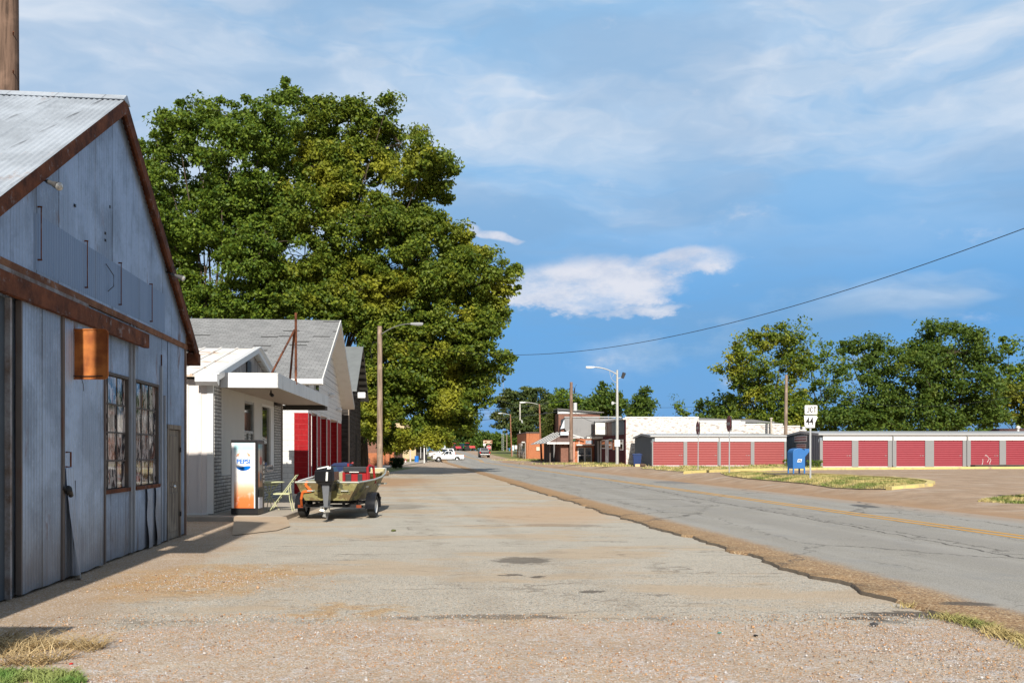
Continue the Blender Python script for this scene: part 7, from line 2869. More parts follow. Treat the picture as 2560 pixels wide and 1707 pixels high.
# hydrant
hd = empty('fire_hydrant', (X(1014, 130), 130, 0.02), 'small red and white fire hydrant near the hedge', 'hydrant')
mb = MB()
hx = X(1014, 130)
mb.lathe([(0, 0), (0.14, 0), (0.14, 0.05), (0.10, 0.07), (0.10, 0.42)], (hx, 130, 0.02), 'z', 14)
mb.build('barrel', plain('hydrant white', (0.7, 0.62, 0.6), 0.5), hd)
mb = MB()
mb.lathe([(0.13, 0.42), (0.13, 0.47), (0.11, 0.56), (0.04, 0.64), (0, 0.65)], (hx, 130, 0.02), 'z', 14)
mb.tube([(hx - 0.2, 130, 0.36), (hx + 0.2, 130, 0.36)], 0.05, 8)
mb.build('bonnet', plain('hydrant red', (0.42, 0.05, 0.06), 0.5), hd)
# hedge bush
MHG = leafmat('hedge leaves', (0.012, 0.03, 0.008), (0.035, 0.065, 0.015), (0.05, 0.09, 0.02), 0.8, 0.7, 0.9, 0.2)
# brick garden wall in the tree's shade
GWY = 104.0
gwl = empty('brick_garden_wall', (X(945, GWY), GWY, 0), 'low brown brick wall in the shade behind the wooden lamp pole', 'wall')
mb = MB()
mb.box(X(892, GWY), X(962, GWY), GWY, GWY + 0.25, -0.1, Z(1132, GWY))
mb.box(X(962, GWY), X(986, GWY), GWY - 0.6, GWY + 0.25, -0.1, Z(1124, GWY))
mb.build('wall', MOB, gwl)
mb = MB()
mb.box(X(905, 112), X(975, 112), 112, 125, 0, Z(1098, 112))
o = mb.build('brown_brick_block', MBB, origin=(X(940, 112), 112, 0))
tag(o, 'dark brown brick block half hidden under the big tree', 'building')
rl_ = empty('handrail', (X(918, 84), 84, 0), 'thin pale metal handrail sloping down by the brick wall', 'handrail')
mb = MB()
mb.tube([(X(905, 86), 86, Z(1139, 86)), (X(912, 85), 85, Z(1142, 85)), (X(924, 84), 84, Z(1147, 84)), (X(925, 84), 84, 0)], 0.035, 6)
mb.tube([(X(906, 86), 86, Z(1139, 86)), (X(906, 86), 86, 0)], 0.035, 6)
mb.build('rail', plain('pale steel tube', (0.5, 0.48, 0.45), 0.5, 0.3), rl_)
mb = MB()
mb.box(X(889, 62), X(896, 62), 62, 62.12, 0, Z(1131, 62))
tag(mb.build('white_board', MWHITE, origin=(X(892, 62), 62, 0)), 'upright white board leaning beyond the timber building', 'board')
for (px, py, s, lb) in ((968, 1186, 0.22, 'small pale stone post on the dirt beside the wooden lamp pole'),):
    g_ = gp(px, py)
    mb = MB()
    mb.frus(g_.x - 0.16, g_.x + 0.16, g_.y - 0.15, g_.y + 0.15, 0, g_.x - 0.12, g_.x + 0.12, g_.y - 0.1, g_.y + 0.1, 0.28)
    tag(mb.build('stone_block', plain('pale block', (0.45, 0.38, 0.28), 0.9), origin=g_, bevel=0.03), lb, 'stone')
mb = MB()
g_ = gp(960, 1189)
mb.sphere((g_.x, g_.y, 0.15), 0.35, 0.3, 0.28, 9, 6)
mb.v = [v + Vector((0, 0, 0.12 * mnoise.noise(v * 3))) for v in mb.v]
tag(mb.build('tree_stump', plain('stump wood', (0.18, 0.12, 0.07), 0.95), origin=g_), 'rough brown stump at the foot of the wooden lamp pole', 'stump')
# rack by the pavement
rk = empty('metal_rack', (X(1076, 140), 140, 0), 'black metal rack on the far left pavement in front of the white pickup', 'rack')
mb = MB()
x = X(1068, 140)
for k_ in range(5):
    mb.tube([(x + k_ * 0.3, 140, 0.1), (x + k_ * 0.3, 140, 1.15 - k_ * 0.05)], 0.03, 5)
mb.tube([(x, 140, 1.2), (x + 1.25, 140, 0.9)], 0.035, 5)
mb.tube([(x, 140, 0.35), (x + 1.25, 140, 0.3)], 0.035, 5)
mb.build('rails', MBLK, rk)
mb = MB()
mb.frus(X(1063.5, 142), X(1067.5, 142), 142, 142.4, 0.1, X(1063, 142), X(1068, 142), 141.95, 142.45, 1.25)
tag(mb.build('litter_bin', MBLK, origin=(X(1065, 142), 142, 0.1), bevel=0.03), 'tall black litter bin beside the tan building entrance', 'bin')


def small_sign(name, px, pyt, pyb, Ys, wpx, shape, mat_, label, pymid=None, text_=None, tcol=None):
    x = X(px, Ys)
    g0_ = G(x, Ys)
    t = empty(name, (x, Ys, g0_), label, 'road sign')
    zt_, zb2 = Z(pyt, Ys), Z(pyb, Ys)
    w_ = wpx * Ys / F
    mb = MB()
    mb.tube([(x, Ys, g0_ - 0.1), (x, Ys, zt_ - 0.1)], 0.045, 6)
    mb.build('post', MGALV, t)
    mb = MB()
    zc_ = (zt_ + zb2) / 2
    if shape == 'rect':
        mb.box(x - w_ / 2, x + w_ / 2, Ys - 0.09, Ys - 0.06, zb2, zt_)
    else:
        k_ = 8 if shape == 'oct' else 20
        a0 = R(22.5) if shape == 'oct' else 0
        mb.prism([(x + w_ / 2 * 1.04 * math.cos(a0 + 2 * math.pi * i / k_), zc_ + w_ / 2 * 1.04 * math.sin(a0 + 2 * math.pi * i / k_)) for i in range(k_)], 'y', Ys - 0.09, Ys - 0.06)
    pl_ = mb.build('sign_plate', mat_, t)
    return t, pl_, x, zc_, w_


MSTOP = plain('stop red', (0.55, 0.03, 0.04), 0.4)
t, pl_, x, zc_, w_ = small_sign('stop_sign', 1222, 1112.5, 1124, 178, 11.5, 'oct', MSIGN, 'red octagonal stop sign right of the dark pickup')
mb = MB()
mb.prism([(x + w_ / 2 * 0.97 * math.cos(R(22.5 + 45 * i)), zc_ + w_ / 2 * 0.97 * math.sin(R(22.5 + 45 * i))) for i in range(8)], 'y', 177.9, 177.908)
mb.build('red_face', MSTOP, pl_)
text('lettering', 'STOP', 0.34, MSIGN, pl_, facing_cam(x, 177.89, zc_), 0.001, 0.85, 0.01)
small_sign('yield_plate', 1211, 1108, 1114, 200, 5.5, 'rect', MSIGN, 'small white road sign left of the red stop sign')
small_sign('parking_sign', 1102, 1112, 1122, 176, 6.5, 'rect', MSIGN, 'rectangular white sign above the parked white truck')
small_sign('round_sign', 1110, 1112, 1122, 177, 9, 'oct', plain('sign back pale', (0.50, 0.55, 0.62), 0.4, 0.2), 'pale back of an octagonal sign beside the rectangular white sign')
t, pl_, x, zc_, w_ = small_sign('direction_sign', 1282, 1113, 1125.5, 185, 6.5, 'rect', MSIGN, 'tall pale blue and white roadside sign before the small brick building')
mb = MB()
for a in (0.22, -0.05, -0.30):
    mb.box(x - w_ * 0.32, x + w_ * 0.32, 184.89, 184.905, zc_ + a - 0.07, zc_ + a + 0.09)
mb.build('symbols', plain('light blue print', (0.25, 0.55, 0.72), 0.5), pl_)
t, pl_, x, zc_, w_ = small_sign('arrow_sign', 1290, 1113, 1122.5, 180, 6, 'rect', MSIGN, 'white route sign with a black arrow plate nearest the small brick building')
mb = MB()
mb.box(x - 0.14, x + 0.14, 179.89, 179.905, zc_ - 0.30, zc_ - 0.22)
mb.build('arrow_mark', MBKT, pl_)
# wide brown board at the end of the road
wbd = empty('brown_board_sign', (X(1219, 262), 262, 1.8), 'wide brown sign board on two posts at the end of the road', 'sign')
mb = MB()
for px in (1210.5, 1228):
    mb.tube([(X(px, 262), 262, 1), (X(px, 262), 262, Z(1099, 262))], 0.09, 6)
mb.build('post', MOLDW, wbd)
mb = MB()
mb.box(X(1208, 262), X(1231, 262), 261.85, 261.9, Z(1109, 262), Z(1099.5, 262))
bo_ = mb.build('board', plain('brown board', (0.22, 0.09, 0.05), 0.7), wbd)
mb = MB()
for (a, b_, c_, d_) in ((1211, 1228, 1102.8, 1101.6), (1217, 1225, 1105.6, 1104.2), (1214, 1229, 1108.4, 1107.2), (1208.5, 1211, 1106, 1102)):
    mb.box(X(a, 262), X(b_, 262), 261.82, 261.845, Z(c_, 262), Z(d_, 262))
mb.build('lettering', plain('cream letters', (0.72, 0.66, 0.5), 0.6), bo_)

# ================================================================== VEHICLES
MCG = glassmat('car glass', (0.015, 0.02, 0.025), 0.05)
MCW = plain('car white', (0.78, 0.78, 0.78), 0.2, 0.0, 0.02)
MCD = plain('car charcoal', (0.035, 0.035, 0.04), 0.25, 0.4, 0.05)
MPLA = plain('black plastic', (0.03, 0.03, 0.03), 0.7)
MLIT = plain('clear lamp', (0.65, 0.66, 0.66), 0.15, 0.3)
MTL = plain('tail lamp red', (0.5, 0.02, 0.02), 0.25)


def arch(cx, r, z0, k=7):
    return [(cx + r * math.cos(math.pi * i / k), z0 + r * math.sin(math.pi * i / k)) for i in range(k + 1)]


def truck(name, label, cat, paint, loc, rz, ln=5.7, wd=2.0, kind='pickup', badge=False):
    """front towards +x, origin on the ground at the middle"""
    t = empty(name, (0, 0, 0), label, cat)
    hl, hw_ = ln / 2, wd / 2
    wx1, wx0 = hl - 0.95, -hl + 1.15
    bot = 0.48
    prof = [(-hl, bot + 0.05), (wx0 - 0.46, bot)] + arch(wx0, 0.44, bot)[::-1] + arch(wx1, 0.44, bot)[::-1] + [(wx1 + 0.47, bot), (hl - 0.05, bot + 0.02), (hl, 0.62), (hl, 1.00), (hl - 0.08, 1.14), (hl - 1.45, 1.22)]
    if kind == 'pickup':
        prof += [(-hl + 1.9, 1.22), (-hl + 1.88, 1.18), (-hl + 0.02, 1.18), (-hl, 1.14)]
    else:
        prof += [(-hl + 0.1, 1.22), (-hl, 1.1)]
    mb = MB()
    mb.prism(prof, 'y', -hw_, hw_)
    mb.build('body', paint, t, bevel=0.04)
    ce = -hl + 1.9 if kind == 'pickup' else -hl + 0.12
    cf = hl - 1.55
    mb = MB()
    mb.frus(ce, cf, -hw_ + 0.05, hw_ - 0.05, 1.20, ce + 0.22, cf - 0.75, -hw_ + 0.24, hw_ - 0.24, 1.84)
    cab = mb.build('cab', paint, t, bevel=0.05)

    def on(u, v, side):
        # side window corners on the cab's flank (u 0..1 along, v 0..1 up)
        x0_ = ce + 0.22 * v
        x1_ = cf - 0.75 * v
        y_ = (hw_ - 0.05 - 0.19 * v + 0.006) * side
        return (x0_ + (x1_ - x0_) * u, y_, 1.20 + 0.64 * v)
    for side in (-1, 1):
        for (u0, u1, w0_, w1_) in ((0.06, 0.36, 0.12, 0.42), (0.42, 0.90, 0.47, 0.93)):
            mb = MB()
            mb.face([on(u0, 0.1, side), on(u1, 0.1, side), on(w1_ if u1 > 0.5 else 0.40, 0.86, side), on(w0_ if u0 > 0.2 else 0.10, 0.86, side)])
            mb.build('side_window', MCG, t)
        mb = MB()
        mb.box(cf - 0.35, cf - 0.22, side * (hw_ + 0.02) - (0 if side > 0 else 0.2), side * (hw_ + 0.02) + (0.2 if side > 0 else 0), 1.18, 1.42)
        mb.build('mirror', MPLA, t, bevel=0.02)
        mb = MB()
        mb.box(cf - 1.2, cf - 1.02, side * hw_ - 0.02, side * hw_ + 0.02, 1.06, 1.10)
        mb.build('door_handle', MPLA, t)
    mb = MB()
    mb.face([(cf - 0.06, -hw_ + 0.16, 1.27), (cf - 0.06, hw_ - 0.16, 1.27), (cf - 0.68, hw_ - 0.32, 1.79), (cf - 0.68, -hw_ + 0.32, 1.79)])
    mb.v = [v + Vector((0.025, 0, 0.02)) for v in mb.v]
    mb.build('windscreen', MCG, t)
    mb = MB()
    mb.face([(ce + 0.04, -hw_ + 0.18, 1.30), (ce + 0.04, hw_ - 0.18, 1.30), (ce + 0.19, hw_ - 0.32, 1.78), (ce + 0.19, -hw_ + 0.32, 1.78)])
    mb.v = [v + Vector((-0.02, 0, 0.0)) for v in mb.v]
    mb.build('rear_window', MCG, t)
    if kind == 'pickup':
        mb = MB()
        mb.box(-hl + 0.12, ce - 0.04, -hw_ + 0.12, hw_ - 0.12, 1.10, 1.186)
        mb.build('bed', MPLA, t)
    mb = MB()
    mb.box(hl - 0.02, hl + 0.02, -0.62, 0.62, 0.72, 1.02)
    mb.build('grille', MPLA, t)
    for side in (-1, 1):
        mb = MB()
        mb.box(hl - 0.10, hl + 0.015, side * 0.80 - 0.15, side * 0.80 + 0.15, 0.78, 1.02)
        mb.build('headlight', MLIT, t)
        mb = MB()
        mb.box(-hl - 0.015, -hl + 0.06, side * (hw_ - 0.08) - 0.09, side * (hw_ - 0.08) + 0.09, 0.82, 1.14)
        mb.build('tail_light', MTL, t)
    mb = MB()
    mb.box(hl - 0.06, hl + 0.10, -hw_ + 0.04, hw_ - 0.04, 0.46, 0.66)
    mb.build('bumper', MPLA if paint is MCD else plain('grey bumper', (0.30, 0.30, 0.31), 0.4, 0.3), t, bevel=0.03)
    mb = MB()
    mb.box(-hl - 0.14, -hl + 0.02, -hw_ + 0.06, hw_ - 0.06, 0.50, 0.68)
    mb.build('bumper', MCHROME if paint is MCD else MPLA, t, bevel=0.03)
    mb = MB()
    mb.box(-hl - 0.155, -hl - 0.142, -0.16, 0.16, 0.56, 0.68)
    mb.build('number_plate', MSIGN, t)
    if paint is MCD:
        mb = MB()
        mb.box(-hl - 0.02, -hl - 0.005, -0.7, 0.7, 0.98, 1.16)
        mb.build('tailgate_trim', plain('grey tailgate', (0.22, 0.22, 0.23), 0.3, 0.4), t)
    for cx in (wx0, wx1):
        for side in (-1, 1):
            wl = empty('wheel', (0, 0, 0), None, None)
            wl.parent = t
            cy = side * (hw_ - 0.14)
            mb = MB()
            mb.lathe([(0.22, -0.12), (0.36, -0.125), (0.385, -0.09), (0.39, 0), (0.385, 0.09), (0.36, 0.125), (0.22, 0.12)], (cx, cy, 0.39), 'y', 24)
            mb.build('tyre', MTY, wl, smooth=True)
            mb = MB()
            mb.lathe([(0, 0.09 * side), (0.06, 0.10 * side), (0.17, 0.06 * side), (0.235, 0.115 * side), (0.24, 0.10 * side)], (cx, cy, 0.39), 'y', 20)
            mb.build('rim', plain('alloy rim', (0.45, 0.45, 0.46), 0.3, 0.6), wl, smooth=True)
    mb = MB()
    mb.box(-hl + 0.3, hl - 0.4, -hw_ + 0.18, hw_ - 0.18, 0.34, 0.50)
    mb.build('chassis', MPLA, t)
    t.location = loc
    t.rotation_euler = (0, 0, rz)
    return t


pxm, pY = (1078 + 1157.5) / 2, 147.5
truck('pickup_truck', 'white pickup truck parked side-on before the tan building', 'pickup truck', MCW, (X(pxm, pY) + 0.1, pY, G(X(pxm, pY), pY)), R(193), 5.15, 1.95)
truck('pickup_truck', 'dark grey pickup truck driving away down the road', 'pickup truck', MCD, (X(1212, 170) - 0.25, 173, G(0, 172)), R(96), 5.6, 1.98)
truck('parked_suv', 'white SUV mostly hidden behind the white pickup truck', 'SUV', MCW, (X(1104, 156), 156, G(0, 156)), R(190), 4.6, 1.85, 'suv')


def tractor(px, Yt, col, label, s=1.0, rz=0.0):
    x = X(px, Yt)
    t = empty('farm_tractor', (0, 0, 0), label, 'tractor', None)
    mt = plain('tractor ' + str(col), col, 0.5)
    mb = MB()
    mb.frus(0.0, 1.9, -0.4, 0.4, 0.8, 0.1, 1.8, -0.3, 0.3, 1.5)
    mb.build('hood', mt, t, bevel=0.05)
    mb = MB()
    mb.frus(-1.1, 0.1, -0.6, 0.6, 0.9, -0.95, -0.1, -0.5, 0.5, 2.3)
    mb.build('cab', MCG, t)
    mb = MB()
    mb.box(-1.15, 0.1, -0.65, 0.65, 2.3, 2.42)
    mb.box(-1.3, -0.2, -0.95, 0.95, 1.35, 1.45)
    mb.build('roof', mt, t)
    for side in (-1, 1):
        for (cx, r_, w_) in ((-0.6, 0.75, 0.2), (1.4, 0.45, 0.13)):
            mb = MB()
            mb.lathe([(0, -w_), (r_ * 0.55, -w_), (r_, -w_ * 0.8), (r_, w_ * 0.8), (r_ * 0.55, w_), (0, w_)], (cx, side * 0.85, r_), 'y', 18)
            mb.build('wheel', MTY, t)
    t.location = (x, Yt, G(x, Yt))
    t.rotation_euler = (0, 0, rz)
    t.scale = (s, s, s)


tractor(1137, 264, (0.42, 0.03, 0.05), 'leftmost red farm tractor at the end of the road', 1.0, 0.3)
tractor(1159, 268, (0.04, 0.22, 0.05), 'green farm tractor between the two red ones', 1.0, -0.4)
tractor(1172, 264, (0.45, 0.03, 0.03), 'rightmost red farm tractor at the end of the road', 1.0, 0.2)

# ================================================================== TREES
MBARK = woodmat('bark', (0.13, 0.10, 0.075), (0.04, 0.03, 0.022))
ML_A = leafmat('broad leaves', (0.045, 0.10, 0.016), (0.20, 0.275, 0.03), (0.27, 0.33, 0.035), 0.20, 0.60, 0.74)
ML_B = leafmat('broad leaves yellowing', (0.045, 0.095, 0.014), (0.215, 0.265, 0.028), (0.38, 0.37, 0.035), 0.26, 0.50, 0.64)
ML_C = leafmat('dark broad leaves', (0.036, 0.082, 0.015), (0.14, 0.20, 0.03), (0.25, 0.26, 0.035), 0.25, 0.60, 0.76)
ML_D = leafmat('pine green', (0.035, 0.065, 0.022), (0.12, 0.15, 0.04), (0.22, 0.22, 0.06), 0.30, 0.55, 0.75, 0.2)
ML_Y = leafmat('yellow green leaves', (0.08, 0.12, 0.015), (0.20, 0.22, 0.03), (0.36, 0.32, 0.04), 0.3, 0.45, 0.65)


def leaf_mesh(name, centres, radii, per, size, matl, parent, seed, flat=0.62, origin=None, up=0.35):
    r = np.random.default_rng(seed)
    C = np.repeat(np.array(centres), per, axis=0)
    Rr = np.repeat(np.array(radii), per)
    k = len(C)
    d = r.normal(size=(k, 3))
    d /= np.linalg.norm(d, axis=1)[:, None]
    rad = r.uniform(0, 1, k) ** 0.55
    off = d * (rad * Rr)[:, None]
    off[:, 2] *= flat
    # twigs droop outwards a little
    P = C + off
    nrm = r.normal(size=(k, 3)) + np.array([0, -0.15, up * 2.0]) + d * 0.6
    nrm /= np.linalg.norm(nrm, axis=1)[:, None]
    t = r.normal(size=(k, 3))
    u = np.cross(nrm, t)
    u /= np.linalg.norm(u, axis=1)[:, None]
    v = np.cross(nrm, u)
    s = size * r.uniform(0.55, 1.35, k)
    a, b_ = u * (s * 0.5)[:, None], v * (s * 0.30)[:, None]
    V = np.stack([P - a, P + b_ - a * 0.1, P + a, P - b_ - a * 0.1], 1).reshape(-1, 3)
    Fa = np.arange(k * 4).reshape(-1, 4)
    o_ = np.array(origin if origin is not None else (0, 0, 0))
    return npmesh(name, V - o_, Fa, matl, parent)


def tree(label, base, puffs, leafsize, matl, trunk_r, seed, density=1.0, per=60, clump=0.8, cat='tree', group=None, name='leafy_tree', flat=0.62, thresh=-0.22, fork=0.25, extra=0.0, nsc=0.3):
    """puffs: list of (x,y,z,rx,ry,rz) world"""
    rnd = random.Random(seed)
    bx_, by_, bz_ = base
    t = empty(name, base, label, cat, group)
    top = max(p[2] for p in puffs)
    cen, rad = [], []
    tw = MB()
    # trunk
    zf = bz_ + (top - bz_) * fork
    lean = rnd.uniform(-0.3, 0.3)
    tw.tube([(bx_, by_, bz_ - 0.2), (bx_ + lean * 0.4, by_, bz_ + (zf - bz_) * 0.5), (bx_ + lean, by_, zf)], [trunk_r * 1.25, trunk_r, trunk_r * 0.85], 10)
    for i, (x, y, z, rx, ry, rz) in enumerate(puffs):
        a = Vector((bx_ + lean, by_, zf * 0.85 + 0.15 * bz_))
        c_ = Vector((x, y, z))
        m1 = a.lerp(c_, 0.35) + Vector((rnd.uniform(-.3, .3), rnd.uniform(-.3, .3), 0.10 * (c_ - a).length))
        m2 = a.lerp(c_, 0.7) + Vector((rnd.uniform(-.4, .4), rnd.uniform(-.4, .4), 0.06 * (c_ - a).length))
        r0 = trunk_r * rnd.uniform(0.16, 0.28)
        tw.tube([a, m1, m2, c_], [r0, r0 * 0.7, r0 * 0.4, r0 * 0.18], 6, False)
        area = (rx * rz + rx * ry + ry * rz) / (clump * clump)
        kk = max(6, int(area * 3.4 * density))
        for j in range(kk):
            u = Vector((rnd.gauss(0, 1), rnd.gauss(0, 1), rnd.gauss(0, 1))).normalized()
            if u.y > 0.55 and rnd.random() < 0.5:
                continue
            rr_ = rnd.uniform(0.72, 1.06) if rnd.random() < 0.66 else rnd.uniform(0.2, 0.72)
            p_ = Vector((x + u.x * rx * rr_ * 0.97, y + u.y * ry * rr_, z + u.z * rz * rr_ * 0.97))
            if mnoise.noise(p_ * nsc + Vector((seed, 0, 0))) < thresh - 0.04:
                continue
            cr = clump * rnd.choice((0.45, 0.7, 0.95, 1.3)) * rnd.uniform(0.85, 1.1)
            cen.append(tuple(p_))
            rad.append(cr)
            if rnd.random() < 0.4:
                q = c_.lerp(p_, 0.5) + Vector((0, 0, 0.15))
                tw.tube([c_, q, p_], [r0 * 0.16 + 0.012, 0.02 * trunk_r * 2 + 0.01, 0.008], 4, False)
    tw.build('trunk', MBARK, t, smooth=True)
    leaf_mesh('crown', cen, rad, per, leafsize, matl, t, seed, flat, base)
    return t


def pf(lst, Y, k=1.0884, depth=0.9, jit=1.0, seed=1):
    r_ = random.Random(seed)
    out = []
    for q in lst:
        px, py, rx, ry = [v * k for v in q[:4]]
        Yp = Y + (q[4] if len(q) > 4 else r_.uniform(-2, 2) * jit)
        s = Yp / F
        out.append((X(px, Yp), Yp, Z(py, Yp), rx * s, (rx + ry) / 2 * s * depth, ry * s))
    return out


A_ = [(405, 275, 40, 35), (470, 255, 60, 45), (540, 265, 65, 50), (365, 350, 60, 60), (450, 350, 80, 60), (540, 350, 80, 70), (620, 300, 65, 60), (650, 220, 26, 38), (690, 225, 22, 20), (350, 440, 50, 60), (440, 460, 90, 70), (540, 460, 80, 70),
      (400, 560, 60, 60), (480, 560, 80, 60), (430, 640, 60, 60), (560, 600, 70, 60), (500, 690, 90, 50), (640, 420, 70, 80), (600, 690, 80, 50), (560, 720, 90, 35), (430, 715, 80, 35), (620, 560, 70, 70), (520, 640, 80, 60), (460, 520, 90, 70), (580, 460, 70, 70), (345, 520, 45, 60), (380, 690, 60, 50), (340, 620, 40, 60)]
tree('leftmost of the three great leafy trees, behind the barn gable', (X(520, 61) , 61.5, 0), pf(A_, 61, seed=3), 0.25, ML_A, 0.40, 11, 1.0, 140, 0.78, group='great trees behind the garage', thresh=-0.17, fork=0.3, nsc=0.42)
B_ = [(740, 265, 55, 40), (800, 270, 60, 45), (860, 300, 60, 45), (720, 330, 70, 60), (820, 350, 90, 60), (920, 330, 65, 50), (980, 370, 60, 50), (1010, 420, 45, 45), (900, 420, 85, 65), (780, 440, 90, 70), (960, 460, 65, 50), (690, 500, 80, 70), (800, 540, 90, 70), (650, 620, 85, 70), (720, 660, 90, 65), (890, 240, 25, 18), (650, 700, 80, 50), (760, 720, 80, 40), (700, 590, 80, 60), (850, 660, 80, 60), (930, 540, 75, 50), (870, 500, 80, 60), (800, 620, 80, 60), (960, 590, 60, 45), (760, 400, 90, 70), (640, 530, 60, 70), (700, 720, 90, 40), (820, 720, 70, 45)]
tree('middle and tallest of the three great leafy trees, above the shingle roof', (X(830, 63), 64, 0), pf(B_, 63, seed=5), 0.25, ML_B, 0.40, 12, 1.05, 140, 0.78, group='great trees behind the garage', thresh=-0.17, fork=0.3, nsc=0.42)
C_ = [(900, 520, 85, 60), (990, 530, 60, 50), (1050, 560, 50, 45), (1100, 600, 60, 45), (1160, 640, 38, 38), (880, 620, 90, 70), (1000, 640, 80, 60), (1100, 690, 70, 50), (800, 690, 80, 60), (900, 740, 90, 60), (1020, 750, 85, 55), (1110, 760, 45, 40), (1150, 830, 38, 24),
      (1070, 840, 65, 45), (960, 850, 85, 55), (870, 840, 60, 70), (1080, 910, 48, 38), (1000, 930, 75, 50), (920, 930, 60, 60), (960, 990, 55, 35), (1060, 965, 40, 30), (860, 960, 45, 60), (900, 1010, 45, 30), (1010, 1005, 35, 22), (980, 800, 90, 50), (1060, 640, 70, 50), (940, 680, 90, 60), (1000, 880, 80, 45), (880, 900, 70, 60), (1100, 870, 40, 34), (1120, 720, 50, 40), (850, 740, 70, 70), (970, 930, 60, 34), (1030, 925, 45, 30), (1080, 800, 60, 40), (890, 775, 42, 30, 55.5), (940, 735, 36, 20, 56), (850, 820, 28, 36, 55.5), (885, 715, 40, 24, 56)]
tree('rightmost great leafy tree, hanging low over the road by the wooden lamp pole', (X(905, 66), 66.5, 0), pf(C_, 64, seed=7), 0.24, ML_B, 0.38, 13, 1.1, 145, 0.72, group='great trees behind the garage', thresh=-0.42, fork=0.25)

S1 = [(1850, 875, 34, 28), (1900, 850, 50, 34), (1960, 845, 48, 34), (1830, 925, 40, 30), (1900, 910, 60, 40), (1980, 905, 55, 45), (1870, 985, 55, 40), (1950, 985, 65, 50), (1900, 1045, 70, 36), (2000, 1040, 60, 40), (1830, 1050, 40, 26), (1960, 1060, 90, 26), (2060, 1060, 60, 24)]
tree('round yellowish green tree behind the brown pole, left of the junction sign', (X(1925, 103), 103, 0.3), pf(S1, 102, 1.0, seed=21), 0.34, ML_B, 0.4, 21, 1.3, 95, 1.25, group='trees behind the storage rows', nsc=0.2)
S1b = [(2050, 840, 40, 34), (2070, 890, 42, 40), (2030, 930, 50, 45), (2080, 950, 45, 50), (2050, 1010, 60, 50), (2000, 810, 24, 14)]
tree('thin twiggy tree directly above the junction sign', (X(2050, 112), 112, 0.3), pf(S1b, 111, 1.0, seed=22), 0.40, ML_A, 0.35, 22, 0.55, 45, 1.2, group='trees behind the storage rows', thresh=-0.05, nsc=0.2)
S2 = [(2130, 870, 34, 24), (2190, 865, 36, 24), (2160, 890, 45, 30), (2230, 880, 22, 16), (2120, 935, 45, 36), (2190, 940, 60, 40), (2130, 1000, 60, 45), (2220, 1000, 60, 45), (2170, 1050, 90, 34), (2250, 1040, 50, 30), (2090, 1050, 50, 30)]
tree('dark green tree with a forked top right of the junction sign', (X(2170, 100), 100, 0.3), pf(S2, 99, 1.0, seed=23), 0.34, ML_C, 0.4, 23, 1.3, 95, 1.2, group='trees behind the storage rows', nsc=0.2)
S3 = [(2335, 828, 34, 24), (2385, 818, 36, 22), (2430, 840, 34, 28), (2320, 870, 45, 35), (2390, 880, 60, 45), (2450, 890, 45, 45), (2290, 920, 50, 40), (2370, 950, 75, 50), (2450, 960, 60, 50), (2290, 1000, 65, 45), (2390, 1020, 85, 45), (2480, 1030, 50, 40), (2320, 1055, 90, 30), (2270, 880, 26, 20)]
tree('biggest broad tree behind the storage row near the right edge', (X(2380, 99), 99, 0.3), pf(S3, 98, 1.0, seed=24), 0.34, ML_C, 0.45, 24, 1.3, 95, 1.2, group='trees behind the storage rows', nsc=0.2)
S4 = [(2520, 870, 34, 24), (2560, 880, 36, 30), (2530, 920, 40, 35), (2580, 940, 50, 50), (2520, 980, 35, 35)]
tree('paler tree partly cut by the right edge of the photo', (X(2550, 118), 118, 0.3), pf(S4, 117, 1.0, seed=25), 0.48, ML_A, 0.4, 25, 0.8, 52, 1.3, group='trees behind the storage rows', thresh=-0.1, nsc=0.2)
S5 = [(2500, 1000, 34, 26), (2545, 985, 40, 34), (2590, 1000, 40, 40), (2560, 1040, 50, 34), (2500, 1040, 34, 24)]
tree('yellow green bushy tree over the brown roof at far right', (X(2545, 108), 108, 0.3), pf(S5, 107, 1.0, seed=26), 0.42, ML_Y, 0.3, 26, 1.0, 55, 1.1, group='trees behind the storage rows', nsc=0.2)
S6 = [(1785, 978, 26, 18), (1825, 985, 30, 20), (1760, 1015, 34, 24), (1810, 1020, 40, 28), (1780, 1045, 45, 20), (1850, 1040, 40, 26)]
tree('small dark tree at the left end of the row behind the storage units', (X(1795, 108), 108, 0.3), pf(S6, 107, 1.0, seed=27), 0.42, ML_C, 0.3, 27, 1.0, 56, 1.1, group='trees behind the storage rows', nsc=0.2)

P1 = [(1275, 985, 26, 12), (1330, 980, 32, 13), (1365, 1000, 22, 14), (1260, 1010, 18, 8), (1300, 1010, 30, 12), (1340, 1020, 30, 14), (1245, 1040, 22, 8), (1290, 1045, 34, 12), (1340, 1050, 36, 14), (1255, 1062, 22, 8), (1300, 1078, 40, 12), (1350, 1080, 32, 14), (1310, 1030, 60, 26), (1360, 1030, 40, 26), (1290, 1000, 50, 16), (1385, 1010, 26, 22), (1330, 1060, 60, 24), (1380, 1055, 40, 24)]
tree('wide flat layered evergreen tree behind the far orange brick building', (X(1315, 205), 205, 0.8), pf(P1, 204, 1.0, seed=31), 0.55, ML_D, 0.5, 31, 1.6, 80, 1.5, name='evergreen_tree', flat=0.42, thresh=-0.10, nsc=0.12, group='trees in the distance')
P2 = [(1395, 1000, 24, 14), (1425, 1000, 26, 13), (1455, 1006, 22, 12), (1390, 1025, 28, 18), (1430, 1030, 34, 18), (1470, 1030, 28, 18), (1400, 1050, 40, 14), (1480, 1015, 24, 16), (1440, 1045, 50, 14), (1410, 985, 18, 10)]
